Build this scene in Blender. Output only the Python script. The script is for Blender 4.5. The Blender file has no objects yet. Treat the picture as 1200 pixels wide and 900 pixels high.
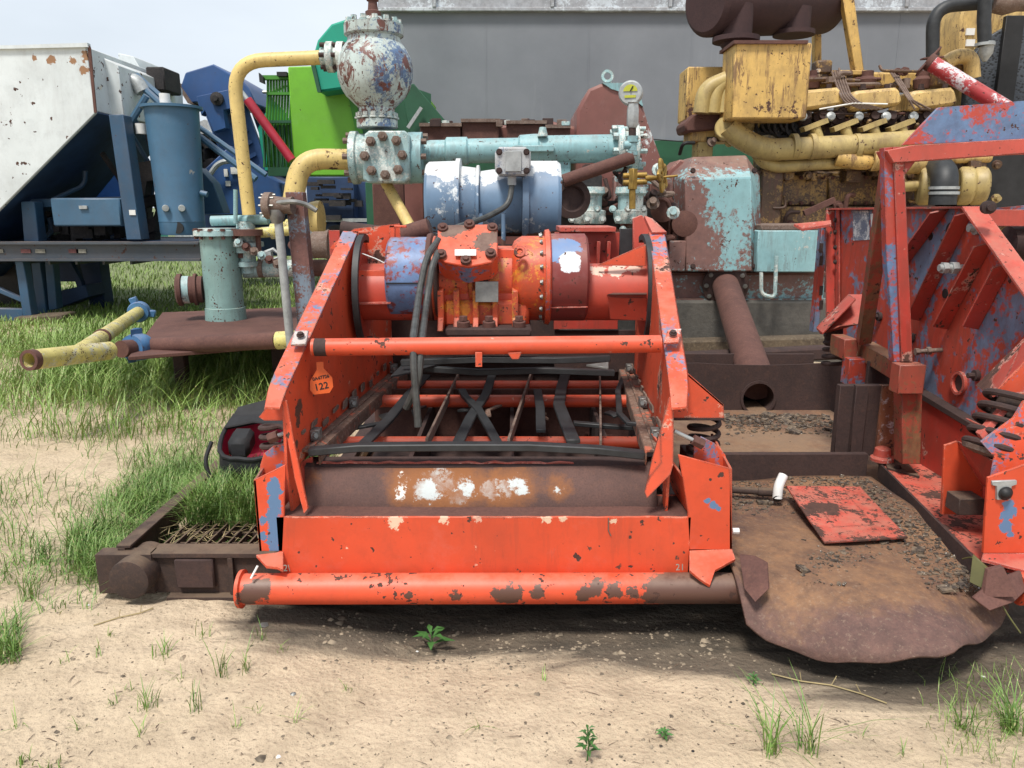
import bpy, bmesh, math, random
from mathutils import Vector, Matrix, noise
R = math.radians
rnd = random.Random(7)
S = bpy.context.scene
COL = S.collection
# ------------------------------------------------------------------ camera
PITCH = 13.0; FPX = 900.0; CAMZ = 1.6
cam_d = bpy.data.cameras.new('camera'); cam = bpy.data.objects.new('camera', cam_d); COL.objects.link(cam)
cam.location = (0, 0, CAMZ); cam.rotation_euler = (R(90-PITCH), 0, 0)
cam_d.sensor_width = 36; cam_d.lens = 36*FPX/1200; cam_d.clip_end = 2000; cam_d.clip_start = .02
S.camera = cam
# ------------------------------------------------------------------ world and sun
SUN_EL, SUN_AZ = 62, 205          # azimuth clockwise from +Y : behind the camera, to its left
w = bpy.data.worlds.new('World'); S.world = w; w.use_nodes = True
nt = w.node_tree; nt.nodes.clear()
out = nt.nodes.new('ShaderNodeOutputWorld'); bg = nt.nodes.new('ShaderNodeBackground')
sky = nt.nodes.new('ShaderNodeTexSky'); sky.sky_type = 'NISHITA'; sky.sun_disc = False
sky.sun_elevation = R(SUN_EL); sky.sun_rotation = R(SUN_AZ); sky.dust_density = 3; sky.air_density = 1.2
tc = nt.nodes.new('ShaderNodeTexCoord'); mp = nt.nodes.new('ShaderNodeMapping'); mp.inputs['Scale'].default_value = (1, 1, 3)
ns = nt.nodes.new('ShaderNodeTexNoise'); ns.inputs['Scale'].default_value = 1.6; ns.inputs['Detail'].default_value = 6
rp = nt.nodes.new('ShaderNodeValToRGB'); rp.color_ramp.elements[0].position = .3; rp.color_ramp.elements[1].position = .75
rp.color_ramp.elements[0].color = (.6, .6, .6, 1); rp.color_ramp.elements[1].color = (.95, .95, .95, 1)
mx = nt.nodes.new('ShaderNodeMix'); mx.data_type = 'RGBA'; mx.inputs[7].default_value = (9.3, 10.1, 11.0, 1)
nt.links.new(tc.outputs['Generated'], mp.inputs[0]); nt.links.new(mp.outputs[0], ns.inputs[0]); nt.links.new(ns.outputs[0], rp.inputs[0])
nt.links.new(rp.outputs[0], mx.inputs[0]); nt.links.new(sky.outputs[0], mx.inputs[6]); nt.links.new(mx.outputs[2], bg.inputs[0])
bg.inputs[1].default_value = .07; nt.links.new(bg.outputs[0], out.inputs[0])
sl = bpy.data.lights.new('sun', 'SUN'); sl.energy = 2.9; sl.angle = R(12); sl.color = (1, .95, .88)
so = bpy.data.objects.new('sun', sl); COL.objects.link(so)
so.rotation_euler = (R(90-SUN_EL), 0, R(-SUN_AZ+180))
S.view_settings.view_transform = 'Standard'; S.view_settings.look = 'None'; S.view_settings.gamma = 1
S.view_settings.use_curve_mapping = False; S.view_settings.exposure = .52
# ------------------------------------------------------------------ projection helpers (pixel of the 1200x900 photo -> place in the yard)
cp, sp = math.cos(R(PITCH)), math.sin(R(PITCH))
def ray(px, py):
    cx = (px-600)/FPX; cy = (450-py)/FPX
    return Vector((cx, cp+cy*sp, -sp+cy*cp))
def W(px, py, Y): d = ray(px, py); return Vector((0, 0, CAMZ))+d*(Y/d.y)
def Z(px, py, z): d = ray(px, py); return Vector((0, 0, CAMZ))+d*((z-CAMZ)/d.z)
def X(px, py, x): d = ray(px, py); return Vector((0, 0, CAMZ))+d*(x/d.x)
def proj(p):
    dx, dy, dz = p[0], p[1], p[2]-CAMZ
    dep = dy*cp-dz*sp; up = dy*sp+dz*cp
    return 600+FPX*dx/dep, 450-FPX*up/dep
def mpp(py, Y):            # metres per pixel at that row and distance
    p = W(600, py, Y); return (p.y*cp-(p.z-CAMZ)*sp)/FPX
# ------------------------------------------------------------------ mesh helper
class MB:
    def __init__(s): s.v = []; s.f = []
    def add(s, vs, fs):
        n = len(s.v); s.v += [Vector(v) for v in vs]; s.f += [tuple(i+n for i in f) for f in fs]; return s
    def box(s, x0, x1, y0, y1, z0, z1):
        return s.add([(x, y, z) for x in (x0, x1) for y in (y0, y1) for z in (z0, z1)],
                     [(0, 1, 3, 2), (4, 6, 7, 5), (0, 4, 5, 1), (2, 3, 7, 6), (0, 2, 6, 4), (1, 5, 7, 3)])
    def obox(s, c, a, b, d):      # centre and three half-axis vectors
        c, a, b, d = map(Vector, (c, a, b, d))
        return s.add([c+i*a+j*b+k*d for i in (-1, 1) for j in (-1, 1) for k in (-1, 1)],
                     [(0, 1, 3, 2), (4, 6, 7, 5), (0, 4, 5, 1), (2, 3, 7, 6), (0, 2, 6, 4), (1, 5, 7, 3)])
    def bar(s, p0, p1, wd, th, up=(0, 0, 1)):   # rectangular bar between two points, th along 'up'
        p0, p1 = Vector(p0), Vector(p1); d = (p1-p0); L = d.length; d.normalize()
        u = Vector(up); side = d.cross(u)
        if side.length < 1e-4: side = d.cross(Vector((0, 1, 0)))
        side.normalize(); u = side.cross(d).normalized()
        return s.obox((p0+p1)/2, d*L/2, side*wd/2, u*th/2)
    def pb(s, px0, py0, px1, py1, Y, dy):       # box whose front face fills that pixel box at distance Y
        a = W(px0, py0, Y); b = W(px1, py1, Y)
        return s.box(a.x, b.x, Y, Y+dy, b.z, a.z)
    def prism(s, pts, vec):
        vec = Vector(vec); pts = [Vector(p) for p in pts]; n = len(pts)
        return s.add(pts+[p+vec for p in pts], [tuple(range(n)), tuple(range(2*n-1, n-1, -1))]+[(i, (i+1) % n, (i+1) % n+n, i+n) for i in range(n)])
    def pp(s, pts, Y, th): return s.prism([W(x, y, Y) for x, y in pts], (0, th, 0))
    def lathe(s, o, ax, prof, n=24, caps=True):
        o = Vector(o); ax = Vector(ax).normalized(); t = Vector((0, 0, 1)) if abs(ax.z) < .9 else Vector((1, 0, 0))
        u = ax.cross(t).normalized(); v = ax.cross(u)
        vs = []; fs = []
        for (h, r) in prof:
            for k in range(n):
                a = 2*math.pi*k/n; vs.append(o+ax*h+(u*math.cos(a)+v*math.sin(a))*max(r, 1e-4))
        m = len(prof)
        for i in range(m-1):
            for k in range(n):
                fs.append((i*n+k, i*n+(k+1) % n, (i+1)*n+(k+1) % n, (i+1)*n+k))
        if caps: fs.append(tuple(range(n-1, -1, -1))); fs.append(tuple(range((m-1)*n, m*n)))
        return s.add(vs, fs)
    def cyl(s, p0, p1, r0, r1=None, n=20):
        p0, p1 = Vector(p0), Vector(p1); r1 = r0 if r1 is None else r1
        return s.lathe(p0, p1-p0, [(0, r0), ((p1-p0).length, r1)], n)
    def pipe_open(s, p0, p1, r, th, n=24):      # pipe with an open end at p0
        p0, p1 = Vector(p0), Vector(p1); L = (p1-p0).length
        return s.lathe(p0, p1-p0, [(L, r), (0, r), (0, r-th), (L*.9, r-th)], n, True)
    def tube(s, pts, r, n=10, taper=None):
        pts = [Vector(p) for p in pts]; m = len(pts); vs = []; fs = []
        d = (pts[1]-pts[0]).normalized(); t = Vector((0, 0, 1)) if abs(d.z) < .9 else Vector((1, 0, 0)); u = d.cross(t).normalized()
        for i, p in enumerate(pts):
            d = (pts[min(i+1, m-1)]-pts[max(i-1, 0)]).normalized()
            u = (u-d*u.dot(d)).normalized(); v = d.cross(u)
            rr = r if taper is None else r*taper(i/(m-1))
            for k in range(n):
                a = 2*math.pi*k/n; vs.append(p+(u*math.cos(a)+v*math.sin(a))*rr)
        for i in range(m-1):
            for k in range(n): fs.append((i*n+k, i*n+(k+1) % n, (i+1)*n+(k+1) % n, (i+1)*n+k))
        fs.append(tuple(range(n-1, -1, -1))); fs.append(tuple(range((m-1)*n, m*n)))
        return s.add(vs, fs)
    def ribbon(s, pts, wd, th, up=(0, 0, 1)):   # flat strap along points
        pts = [Vector(p) for p in pts]; m = len(pts); vs = []; fs = []
        for i, p in enumerate(pts):
            d = (pts[min(i+1, m-1)]-pts[max(i-1, 0)]).normalized(); u = Vector(up); sd = d.cross(u).normalized(); u = sd.cross(d).normalized()
            for a, b in ((-1, -1), (1, -1), (1, 1), (-1, 1)): vs.append(p+sd*a*wd/2+u*b*th/2)
        for i in range(m-1):
            for k in range(4): fs.append((i*4+k, i*4+(k+1) % 4, (i+1)*4+(k+1) % 4, (i+1)*4+k))
        fs.append((3, 2, 1, 0)); fs.append(tuple(range((m-1)*4, m*4)))
        return s.add(vs, fs)
    def helix(s, c, ax, Rr, pitch, turns, r, ph=0):
        ax = Vector(ax).normalized(); t = Vector((0, 0, 1)) if abs(ax.z) < .9 else Vector((1, 0, 0)); u = ax.cross(t).normalized(); v = ax.cross(u)
        n = int(turns*20); return s.tube([Vector(c)+ax*pitch*k/20+(u*math.cos(ph+k*math.pi/10)+v*math.sin(ph+k*math.pi/10))*Rr for k in range(n+1)], r, 8)
    def bolt(s, p, d, r, h=None):
        p = Vector(p); d = Vector(d).normalized(); h = h or r*.9
        s.cyl(p-d*.004, p+d*h*.25, r*1.35, n=14); return s.cyl(p, p+d*h, r, n=6)
    def ring(s, o, ax, r0, r1, h, n=28): 
        return s.lathe(o, ax, [(0, r0), (0, r1), (h, r1), (h, r0), (0, r0)], n, False)
def fillet(pts, rad, k=6):
    pts = [Vector(p) for p in pts]; o = [pts[0]]
    for i in range(1, len(pts)-1):
        a, b, c = pts[i-1], pts[i], pts[i+1]; d0 = (a-b); d1 = (c-b); q = min(rad, d0.length*.49, d1.length*.49)
        p0 = b+d0.normalized()*q; p1 = b+d1.normalized()*q
        for j in range(k+1):
            t = j/k; o.append(p0*(1-t)**2+b*2*t*(1-t)+p1*t*t)
    o.append(pts[-1]); return o
def thing(name, label, cat, loc=(0, 0, 0), group=None):
    o = bpy.data.objects.new(name, None); COL.objects.link(o); o.location = loc; o.empty_display_size = .1
    o['label'] = label; o['category'] = cat
    if group: o['group'] = group
    return o
def tag(o, label=None, cat=None, group=None, kind=None):
    if label: o['label'] = label
    if cat: o['category'] = cat
    if group: o['group'] = group
    if kind: o['kind'] = kind
    return o
LOC = {}
def wloc(o):
    p = Vector((0, 0, 0))
    while o is not None: p += o.location; o = o.parent
    return p
def part(mb, name, mat, parent=None, bevel=.003, label=None, origin=None, rough_edges=False):
    off = wloc(parent) if parent is not None else Vector(origin or (0, 0, 0))
    me = bpy.data.meshes.new(name); me.from_pydata([v-off for v in mb.v], [], mb.f)
    bm = bmesh.new(); bm.from_mesh(me); bmesh.ops.recalc_face_normals(bm, faces=bm.faces); bm.to_mesh(me); bm.free()
    for p in me.polygons: p.use_smooth = True
    me.set_sharp_from_angle(angle=R(35))
    me.materials.append(mat)
    o = bpy.data.objects.new(name, me); COL.objects.link(o)
    if parent is not None: o.parent = parent
    else: o.location = off
    if label: o['label'] = label
    if bevel:
        b = o.modifiers.new('bevel', 'BEVEL'); b.width = bevel; b.segments = 1; b.limit_method = 'ANGLE'; b.angle_limit = R(50)
    return o
SPLIT = {'bolts': 'bolt', 'scale_flakes': 'scale_flake', 'hoses': 'hose', 'fittings': 'fitting', 'slots': 'slot', 'mount_ribs': 'mount_rib', 'cooling_ribs': 'cooling_rib', 'fuel_lines': 'fuel_line', 'turbo_pipes': 'turbo_pipe', 'lug': 'lug', 'mesh_bar': 'mesh_bar', 'rocker_boss': 'rocker_boss', 'frame_post': 'frame_post', 'bearing_cap': 'bearing_cap', 'bolt': 'bolt', 'pump_unit': 'pump_part'}
_part = part
def part(mb, name, mat, parent=None, bevel=.003, label=None, origin=None):
    if name not in SPLIT or parent is None: return _part(mb, name, mat, parent, bevel, label, origin)
    n = len(mb.v); par = list(range(n))
    def fd(a):
        while par[a] != a: par[a] = par[par[a]]; a = par[a]
        return a
    for f in mb.f:
        for q in f[1:]: par[fd(q)] = fd(f[0])
    isl = {}
    for i in range(n): isl.setdefault(fd(i), []).append(i)
    gs = []
    for ids in isl.values():
        lo = [min(mb.v[i][k] for i in ids)-.002 for k in range(3)]; hi = [max(mb.v[i][k] for i in ids)+.002 for k in range(3)]
        gs.append([set(ids), lo, hi])
    ch = name in ('bolts', 'bolt', 'fittings', 'pump_unit')
    while ch:
        ch = False
        for a in range(len(gs)):
            for b in range(a+1, len(gs)):
                A, B = gs[a], gs[b]
                if all(A[1][k] <= B[2][k] and B[1][k] <= A[2][k] for k in range(3)):
                    gs[a] = [A[0] | B[0], [min(p, q) for p, q in zip(A[1], B[1])], [max(p, q) for p, q in zip(A[2], B[2])]]; gs.pop(b); ch = True; break
            if ch: break
    o = None
    for ids, lo, hi in gs:
        idl = sorted(ids); mp_ = {v: i for i, v in enumerate(idl)}; m = MB(); m.v = [mb.v[i] for i in idl]; m.f = [tuple(mp_[q] for q in f) for f in mb.f if f[0] in ids]
        o = _part(m, SPLIT[name], mat, parent, bevel, label)
    return o
def textpart(txt, name, mat, parent, mtx, size=.1, extrude=.0006, thick=0):
    c = bpy.data.curves.new(name, 'FONT'); c.body = txt; c.size = size; c.extrude = extrude; c.align_x = 'CENTER'; c.align_y = 'CENTER'; c.offset = thick
    t = bpy.data.objects.new(name+'_tmp', c); COL.objects.link(t)
    dg = bpy.context.evaluated_depsgraph_get(); me = bpy.data.meshes.new_from_object(t.evaluated_get(dg)); COL.objects.unlink(t); bpy.data.objects.remove(t)
    off = wloc(parent); me.transform(Matrix.Translation(-off) @ mtx); me.materials.clear(); me.materials.append(mat)
    o = bpy.data.objects.new(name, me); COL.objects.link(o); o.parent = parent; return o
# ------------------------------------------------------------------ materials
class NT:
    def __init__(s, name):
        s.m = bpy.data.materials.new(name); s.m.use_nodes = True; s.t = s.m.node_tree; s.t.nodes.clear()
        s.o = s.n('ShaderNodeOutputMaterial'); s.b = s.n('ShaderNodeBsdfPrincipled'); s.l(s.b.outputs[0], s.o.inputs[0])
        s.pos = s.n('ShaderNodeNewGeometry').outputs['Position']
    def n(s, t): return s.t.nodes.new(t)
    def l(s, a, b): s.t.links.new(a, b)
    def put(s, inp, v):
        if hasattr(v, 'default_value') or hasattr(v, 'links'): s.l(v, inp)
        else: inp.default_value = v
    def scale(s, v, sc):
        n = s.n('ShaderNodeVectorMath'); n.operation = 'MULTIPLY'; s.l(v, n.inputs[0]); n.inputs[1].default_value = sc; return n.outputs[0]
    def noise(s, sc, det=5, rough=.6, vec=None, dist=0, col=False):
        n = s.n('ShaderNodeTexNoise'); n.inputs['Scale'].default_value = sc; n.inputs['Detail'].default_value = det; n.inputs['Roughness'].default_value = rough
        n.inputs['Distortion'].default_value = dist; s.l(vec or s.pos, n.inputs['Vector']); return n.outputs[1 if col else 0]
    def vor(s, sc, vec=None, feat='F1'):
        n = s.n('ShaderNodeTexVoronoi'); n.feature = feat; n.inputs['Scale'].default_value = sc; s.l(vec or s.pos, n.inputs['Vector']); return n.outputs[0]
    def math(s, op, a, b=0, c=None):
        n = s.n('ShaderNodeMath'); n.operation = op; s.put(n.inputs[0], a); s.put(n.inputs[1], b)
        if c is not None: s.put(n.inputs[2], c)
        return n.outputs[0]
    def step(s, v, lo, hi, a=0, b=1):
        n = s.n('ShaderNodeMapRange'); n.inputs[1].default_value = lo; n.inputs[2].default_value = hi; n.inputs[3].default_value = a; n.inputs[4].default_value = b
        s.put(n.inputs[0], v); return n.outputs[0]
    def mix(s, f, a, b):
        n = s.n('ShaderNodeMix'); n.data_type = 'RGBA'; s.put(n.inputs[0], f)
        for i, v in ((6, a), (7, b)):
            if isinstance(v, tuple): n.inputs[i].default_value = (*v[:3], 1)
            else: s.l(v, n.inputs[i])
        return n.outputs[2]
    def bump(s, h, st, dist=.01):
        n = s.n('ShaderNodeBump'); n.inputs['Strength'].default_value = st; n.inputs['Distance'].default_value = dist; s.put(n.inputs['Height'], h); return n.outputs[0]
    def fin(s, col, rough, h=None, st=.4, dist=.004, metal=0):
        s.put(s.b.inputs['Base Color'], col if not isinstance(col, tuple) else (*col[:3], 1)); s.put(s.b.inputs['Roughness'], rough); s.put(s.b.inputs['Metallic'], metal)
        if h is not None: s.l(s.bump(h, st, dist), s.b.inputs['Normal'])
        return s.m
RUST_D = (.045, .022, .017); RUST = (.105, .048, .034); RUST_O = (.26, .10, .035)
def paint(name, base, alt=None, alt_a=.5, rust=.5, sc=3.0, streak=.0, rough=.5, edge=True, spots=(), alt2=None, grime=.3, altsc=None, rustc=None, speck=1.0, primer=None, bands=(), dust=.28):
    """peeling paint. rust 0..1 = share that is bare; alt = older coat showing in patches; spots = (point, radius, colour) of sprayed / bare patches"""
    t = NT(name)
    big = t.noise(sc, 8, .68); fine = t.noise(sc*9, 4, .7)
    # tone variation of the coat itself
    tone = t.noise(sc*.6, 4, .6)
    c = t.mix(t.step(tone, .3, .7), tuple(v*.82 for v in base), tuple(min(1, v*1.12+.008) for v in base))
    c = t.mix(t.math('MULTIPLY', t.step(t.noise(sc*6, 6, .75), .5, .72), .30), c, tuple(v*.55+.012 for v in base))
    c = t.mix(t.math('MULTIPLY', t.step(t.noise(sc*2.6, 8, .75), .55, .7), .22), c, tuple(min(1, v*.7+.13) for v in base))
    if alt:
        a = t.math('ADD', t.noise((altsc or sc*.5), 7, .72, dist=.4), t.math('MULTIPLY', t.math('SUBTRACT', fine, .5), .42))
        lo = .68-.33*alt_a; c = t.mix(t.math('MULTIPLY', t.step(a, lo-.01, lo+.05), .93), c, t.mix(t.step(t.noise(sc*5, 5, .7), .35, .65), tuple(v*.8 for v in alt), tuple(min(1, v*1.25) for v in alt)))
    if alt2:
        a = t.noise(sc*1.1, 7, .75, vec=t.scale(t.pos, (1.3, 1.1, .9)), dist=.6); c = t.mix(t.step(a, .55, .56), c, alt2)
    for (p, rad, colr) in spots:
        vm = t.n('ShaderNodeVectorMath'); vm.operation = 'DISTANCE'; t.l(t.pos, vm.inputs[0]); vm.inputs[1].default_value = p
        d = t.math('ADD', vm.outputs['Value'], t.math('MULTIPLY', t.math('SUBTRACT', t.noise(.9/max(rad, .012), 8, .72), .5), rad*(1.3 if colr[0] > .715 and colr[2] > .8 else 3.4)))
        c = t.mix(t.step(d, rad*.93, rad, 1, 0), c, colr)
    for (zc, colr, up) in bands:
        sx = t.n('ShaderNodeSeparateXYZ'); t.l(t.pos, sx.inputs[0])
        zz = t.math('ADD', sx.outputs[2], t.math('MULTIPLY', t.math('SUBTRACT', t.noise(sc*1.5, 8, .7), .5), .5))
        c = t.mix(t.step(zz, zc-.006, zc+.006, 0 if up else 1, 1 if up else 0), c, colr)
    # grime
    gv = t.noise(sc*1.6, 7, .7, vec=t.scale(t.pos, (1, 1, .6)))
    c = t.mix(t.math('MULTIPLY', t.step(gv, .42, .75), grime), c, (.10, .065, .045))
    if streak:
        sv = t.noise(17, 5, .75, vec=t.scale(t.pos, (1, 1, .13)), dist=.5)
        c = t.mix(t.math('MULTIPLY', t.math('MULTIPLY', t.step(sv, .52, .57), t.step(t.noise(sc*.8, 3), .36, .56)), streak), c, RUST)
    g_ = t.n('ShaderNodeNewGeometry'); sg = t.n('ShaderNodeSeparateXYZ'); t.l(g_.outputs['Normal'], sg.inputs[0])
    if dust: c = t.mix(t.math('MULTIPLY', t.math('MULTIPLY', t.step(sg.outputs[2], .35, .95), t.step(t.noise(sc*1.9, 6, .7), .38, .6)), dust), c, (.42, .30, .22))
    # rust mask
    v = t.math('ADD', big, t.math('MULTIPLY', t.math('SUBTRACT', fine, .5), .22))
    if edge:
        bv = t.n('ShaderNodeBevel'); bv.samples = 3; bv.inputs[0].default_value = .012
        dp = t.n('ShaderNodeVectorMath'); dp.operation = 'DOT_PRODUCT'; t.l(bv.outputs[0], dp.inputs[0]); t.l(t.n('ShaderNodeNewGeometry').outputs['Normal'], dp.inputs[1])
        v = t.math('ADD', v, t.math('MULTIPLY', t.step(dp.outputs['Value'], .7, .985, 1, 0), .19))
    lo = .74-.30*rust
    rm = t.step(v, lo, lo+.02)
    sk = t.math('ADD', t.noise(sc*9.3, 3, .55), t.math('MULTIPLY', t.step(t.noise(sc*1.3, 4), .40, .66), .13*speck))
    rm = t.math('MAXIMUM', rm, t.step(sk, .735, .75))
    rn = t.noise(sc*5, 6, .7); rc = rustc or (RUST_D, RUST)
    r = t.mix(t.step(rn, .3, .7), rc[0], rc[1])
    if primer:   # pale undercoat rim round the chips
        c = t.mix(t.step(v, lo-.03, lo-.012), c, primer)
    c = t.mix(rm, c, r)
    h = t.math('ADD', t.math('MULTIPLY', rm, -.6), t.math('MULTIPLY', t.noise(sc*22, 4, .7), t.step(rm, 0, 1, .10, .5)))
    return t.fin(c, t.step(rm, 0, 1, rough, .88), h, .55, .003)
def rusty(name, cols=(RUST_D, RUST, (.17, .075, .045)), sc=3, bare=None, bare_a=.3, dust=0, spots=(), rough=.85, edge=False):
    t = NT(name); a = t.noise(sc, 8, .7); b = t.noise(sc*7, 6, .75)
    c = t.mix(t.step(a, .32, .62), cols[0], cols[1]); c = t.mix(t.math('MULTIPLY', t.step(b, .5, .72), .55), c, cols[2])
    c = t.mix(t.math('MULTIPLY', t.step(t.noise(sc*30, 3, .6), .45, .7), .35), c, tuple(v*.45 for v in cols[0]))
    if bare: c = t.mix(t.step(t.noise(sc*1.3, 7, .72, dist=.5), .68-.3*bare_a, .71-.3*bare_a), c, bare)
    for (p, rad, colr) in spots:
        vm = t.n('ShaderNodeVectorMath'); vm.operation = 'DISTANCE'; t.l(t.pos, vm.inputs[0]); vm.inputs[1].default_value = p
        d = t.math('ADD', vm.outputs['Value'], t.math('MULTIPLY', t.math('SUBTRACT', t.noise(.9/max(rad, .02), 9, .78), .5), rad*3.2))
        c = t.mix(t.math('MULTIPLY', t.step(d, rad*.8, rad*1.9, 1, 0), .85), c, RUST_O); c = t.mix(t.step(d, rad*.6, rad*.78, 1, 0), c, colr)
    if dust:
        g = t.n('ShaderNodeNewGeometry'); sx = t.n('ShaderNodeSeparateXYZ'); t.l(g.outputs['Normal'], sx.inputs[0])
        f = t.math('MULTIPLY', t.step(sx.outputs[2], .5, .9), t.step(t.noise(2.2, 7, .7), .40, .56)); c = t.mix(t.math('MULTIPLY', f, dust), c, (.27, .19, .12))
    h = t.math('ADD', t.noise(sc*14, 6, .75), t.math('MULTIPLY', a, .8))
    return t.fin(c, rough, h, .5, .004)
def plain(name, col, rough=.6, metal=0, sc=8, var=.25, bump=.3):
    t = NT(name); n = t.noise(sc, 6, .65); c = t.mix(t.step(n, .3, .7), tuple(v*(1-var) for v in col), tuple(min(1, v*(1+var)) for v in col))
    return t.fin(c, rough, t.noise(sc*9, 4), bump, .002, metal)
ORA = (.66, .075, .024); ORA2 = (.52, .045, .02); BLUF = (.105, .195, .345)
def oncyl(px, py, yc, zc, r):
    d = ray(px, py); o = Vector((0, 0-yc, CAMZ-zc)); a = d.y**2+d.z**2; b = 2*(o.y*d.y+o.z*d.z); c_ = o.y**2+o.z**2-r*r
    q = b*b-4*a*c_; t_ = (-b-math.sqrt(max(q, 0)))/(2*a); return Vector((0, 0, CAMZ))+d*t_
drum_white = oncyl(668, 307, 3.98, 1.245, .222)
M = {}
M['orange'] = paint('orange_paint', ORA, rust=.32, sc=3.2, grime=.28, primer=(.62, .30, .22))
M['orange_side'] = paint('orange_side_paint', ORA, rust=.34, sc=3.2, grime=.35, primer=(.62, .30, .22), spots=[(W(x, y, Y_), r*.0034, RUST) for x, y, Y_, r in ((352, 478, 3.0, 11), (350, 495, 2.98, 7), (370, 466, 3.1, 7), (392, 450, 3.3, 6), (405, 440, 3.45, 6), (420, 428, 3.6, 5), (365, 500, 3.05, 6), (345, 520, 2.95, 6))])
M['orange_worn'] = paint('orange_paint_worn', ORA, alt=BLUF, alt_a=.44, rust=.38, sc=4.5, grime=.35, altsc=3.4, primer=(.62, .3, .22))
M['orange_pipe'] = paint('orange_pipe_paint', ORA, rust=.22, sc=4, grime=.15, speck=1.5,
    spots=[(W(x, y, 2.70), r*.0034, RUST) for x, y, r in ((860, 690, 34), (830, 686, 32), (800, 690, 30), (775, 692, 22), (720, 692, 9), (698, 688, 11), (684, 695, 9), (630, 693, 9), (600, 696, 12), (583, 697, 9), (534, 697, 7), (430, 680, 5), (305, 690, 13), (293, 696, 14), (742, 694, 8), (480, 697, 6), (565, 680, 4))])
M['orange_plate'] = paint('orange_plate_paint', ORA, rust=.12, sc=2.2, grime=.18, streak=.12, primer=(.7, .45, .33),
    spots=[(W(x, y, 2.79), r*.0026, c) for x, y, r, c in ((690, 645, 5, RUST), (726, 665, 5, RUST), (750, 651, 4, RUST), (793, 655, 5, RUST), (462, 612, 12, (.75, .55, .4)), (520, 609, 9, (.75, .55, .4)), (660, 608, 7, (.7, .5, .35)), (720, 612, 6, (.7, .5, .35)), (640, 609, 8, (.7, .5, .35)), (560, 606, 9, (.7, .4, .3)))])
M['orange_column'] = paint('orange_column_paint', ORA, rust=.16, sc=3, grime=.1,
    spots=[(W(x, y, 2.8), r*.0034, BLUF) for x, y, r in [(321+1.5*math.sin(k*1.7), 566+k*6.5, 7.5+1.5*math.sin(k*2.3)) for k in range(13)]+[(309, 610, 5), (308, 628, 5)]+[(836, 592, 5), (829, 587, 3.5), (842, 596, 3)]]
    +[(W(x, y, 2.75), r*.0034, BLUF) for x, y, r in ((1182, 592, 7), (1180, 604, 8), (1179, 616, 8), (1186, 600, 6), (1184, 626, 4))])
M['cast'] = paint('orange_cast_paint', (.62, .075, .022), alt=(.62, .22, .02), alt_a=.42, rust=.42, sc=6, grime=.6, altsc=7)
M['cover_blue'] = paint('faded_blue_cover', (.24, .035, .03), alt=(.11, .21, .40), alt_a=.66, rust=.14, sc=2.6, grime=.2, altsc=2.6)
M['cover_red'] = paint('faded_red_cover', (.22, .032, .028), rust=.12, sc=3, grime=.2,
    spots=[(oncyl(656, 290, 3.98, 1.245, .222), .07, (.12, .23, .44)), (oncyl(645, 292, 3.98, 1.245, .222), .06, (.12, .23, .44)), (oncyl(670, 286, 3.98, 1.245, .222), .05, (.12, .23, .44)), (drum_white, .055, (.72, .78, .82))])
M['drum'] = paint('drum_red', (.50, .055, .028), rust=.2, sc=3, grime=.25, spots=[(oncyl(722, 316, 3.98, 1.17, .146), .05, (.75, .52, .42)), (oncyl(700, 316, 3.98, 1.17, .146), .04, (.72, .5, .4)), (oncyl(742, 314, 3.98, 1.17, .146), .035, (.72, .5, .4))])
M['red_blue'] = paint('red_over_blue', (.47, .055, .03), alt=(.12, .20, .31), alt_a=.62, rust=.20, sc=2.6, grime=.35, altsc=1.7, streak=.25)
M['red'] = paint('red_paint', (.44, .042, .026), rust=.36, sc=3.4, grime=.42, streak=.22, primer=(.5, .25, .2))
M['red_dirty'] = paint('red_frame_dirty', (.36, .06, .035), alt=(.20, .11, .055), alt_a=.66, rust=.35, sc=4, grime=.6, streak=.3)
M['beam_blue'] = paint('beam_blue_red', (.44, .055, .035), alt=(.085, .19, .34), alt_a=.64, rust=.25, sc=3.6, grime=.2, altsc=1.5)
M['pink_flange'] = paint('sunfaded_flange', (.50, .075, .05), rust=.34, sc=5, grime=.25, primer=(.6, .4, .35), streak=.1)
M['lip'] = rusty('rusty_lip', cols=((.085, .048, .042), (.125, .066, .055), (.15, .075, .055)), sc=5,
    spots=[(W(x, y, 2.93), r*.0033, c) for x, y, r, c in ((500, 562, 20, (.50, .54, .54)), (535, 575, 20, (.50, .54, .54)), (575, 572, 16, (.50, .54, .54)), (590, 571, 16, (.50, .54, .54)), (518, 560, 27, (.50, .54, .54)), (500, 575, 22, (.50, .54, .54)), (545, 567, 18, (.50, .54, .54)), (605, 568, 19, (.50, .54, .54)), (470, 563, 16, (.74, .74, .7)), (655, 570, 12, (.50, .54, .54)), (470, 578, 12, (.74, .74, .7)), (361, 560, 10, (.8, .76, .7)))])
M['rust'] = rusty('rust_skid', cols=((.032, .021, .018), (.065, .038, .030), (.12, .065, .04)), sc=4, dust=.38)
M['rust_dark'] = rusty('rust_dark', cols=((.03, .018, .017), (.058, .032, .028), (.10, .05, .035)), sc=2.5)
M['rust_brown'] = rusty('rust_brown_red', cols=((.075, .032, .026), (.125, .055, .043), (.17, .08, .055)), sc=3)
M['rust_pan'] = rusty('rust_pan_floor', spots=[], cols=((.095, .048, .038), (.20, .105, .058), (.30, .15, .065)), sc=3.1, dust=.5)
M['rust_streaky'] = paint('rust_and_white_streaks', (.22, .085, .04), alt=(.45, .45, .48), alt_a=.35, rust=.5, sc=5, streak=.5)
PURP = (.105, .058, .050)
t = NT('pan_sheet'); a = t.noise(2.6, 8, .7); b = t.noise(17, 7, .78); 
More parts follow.
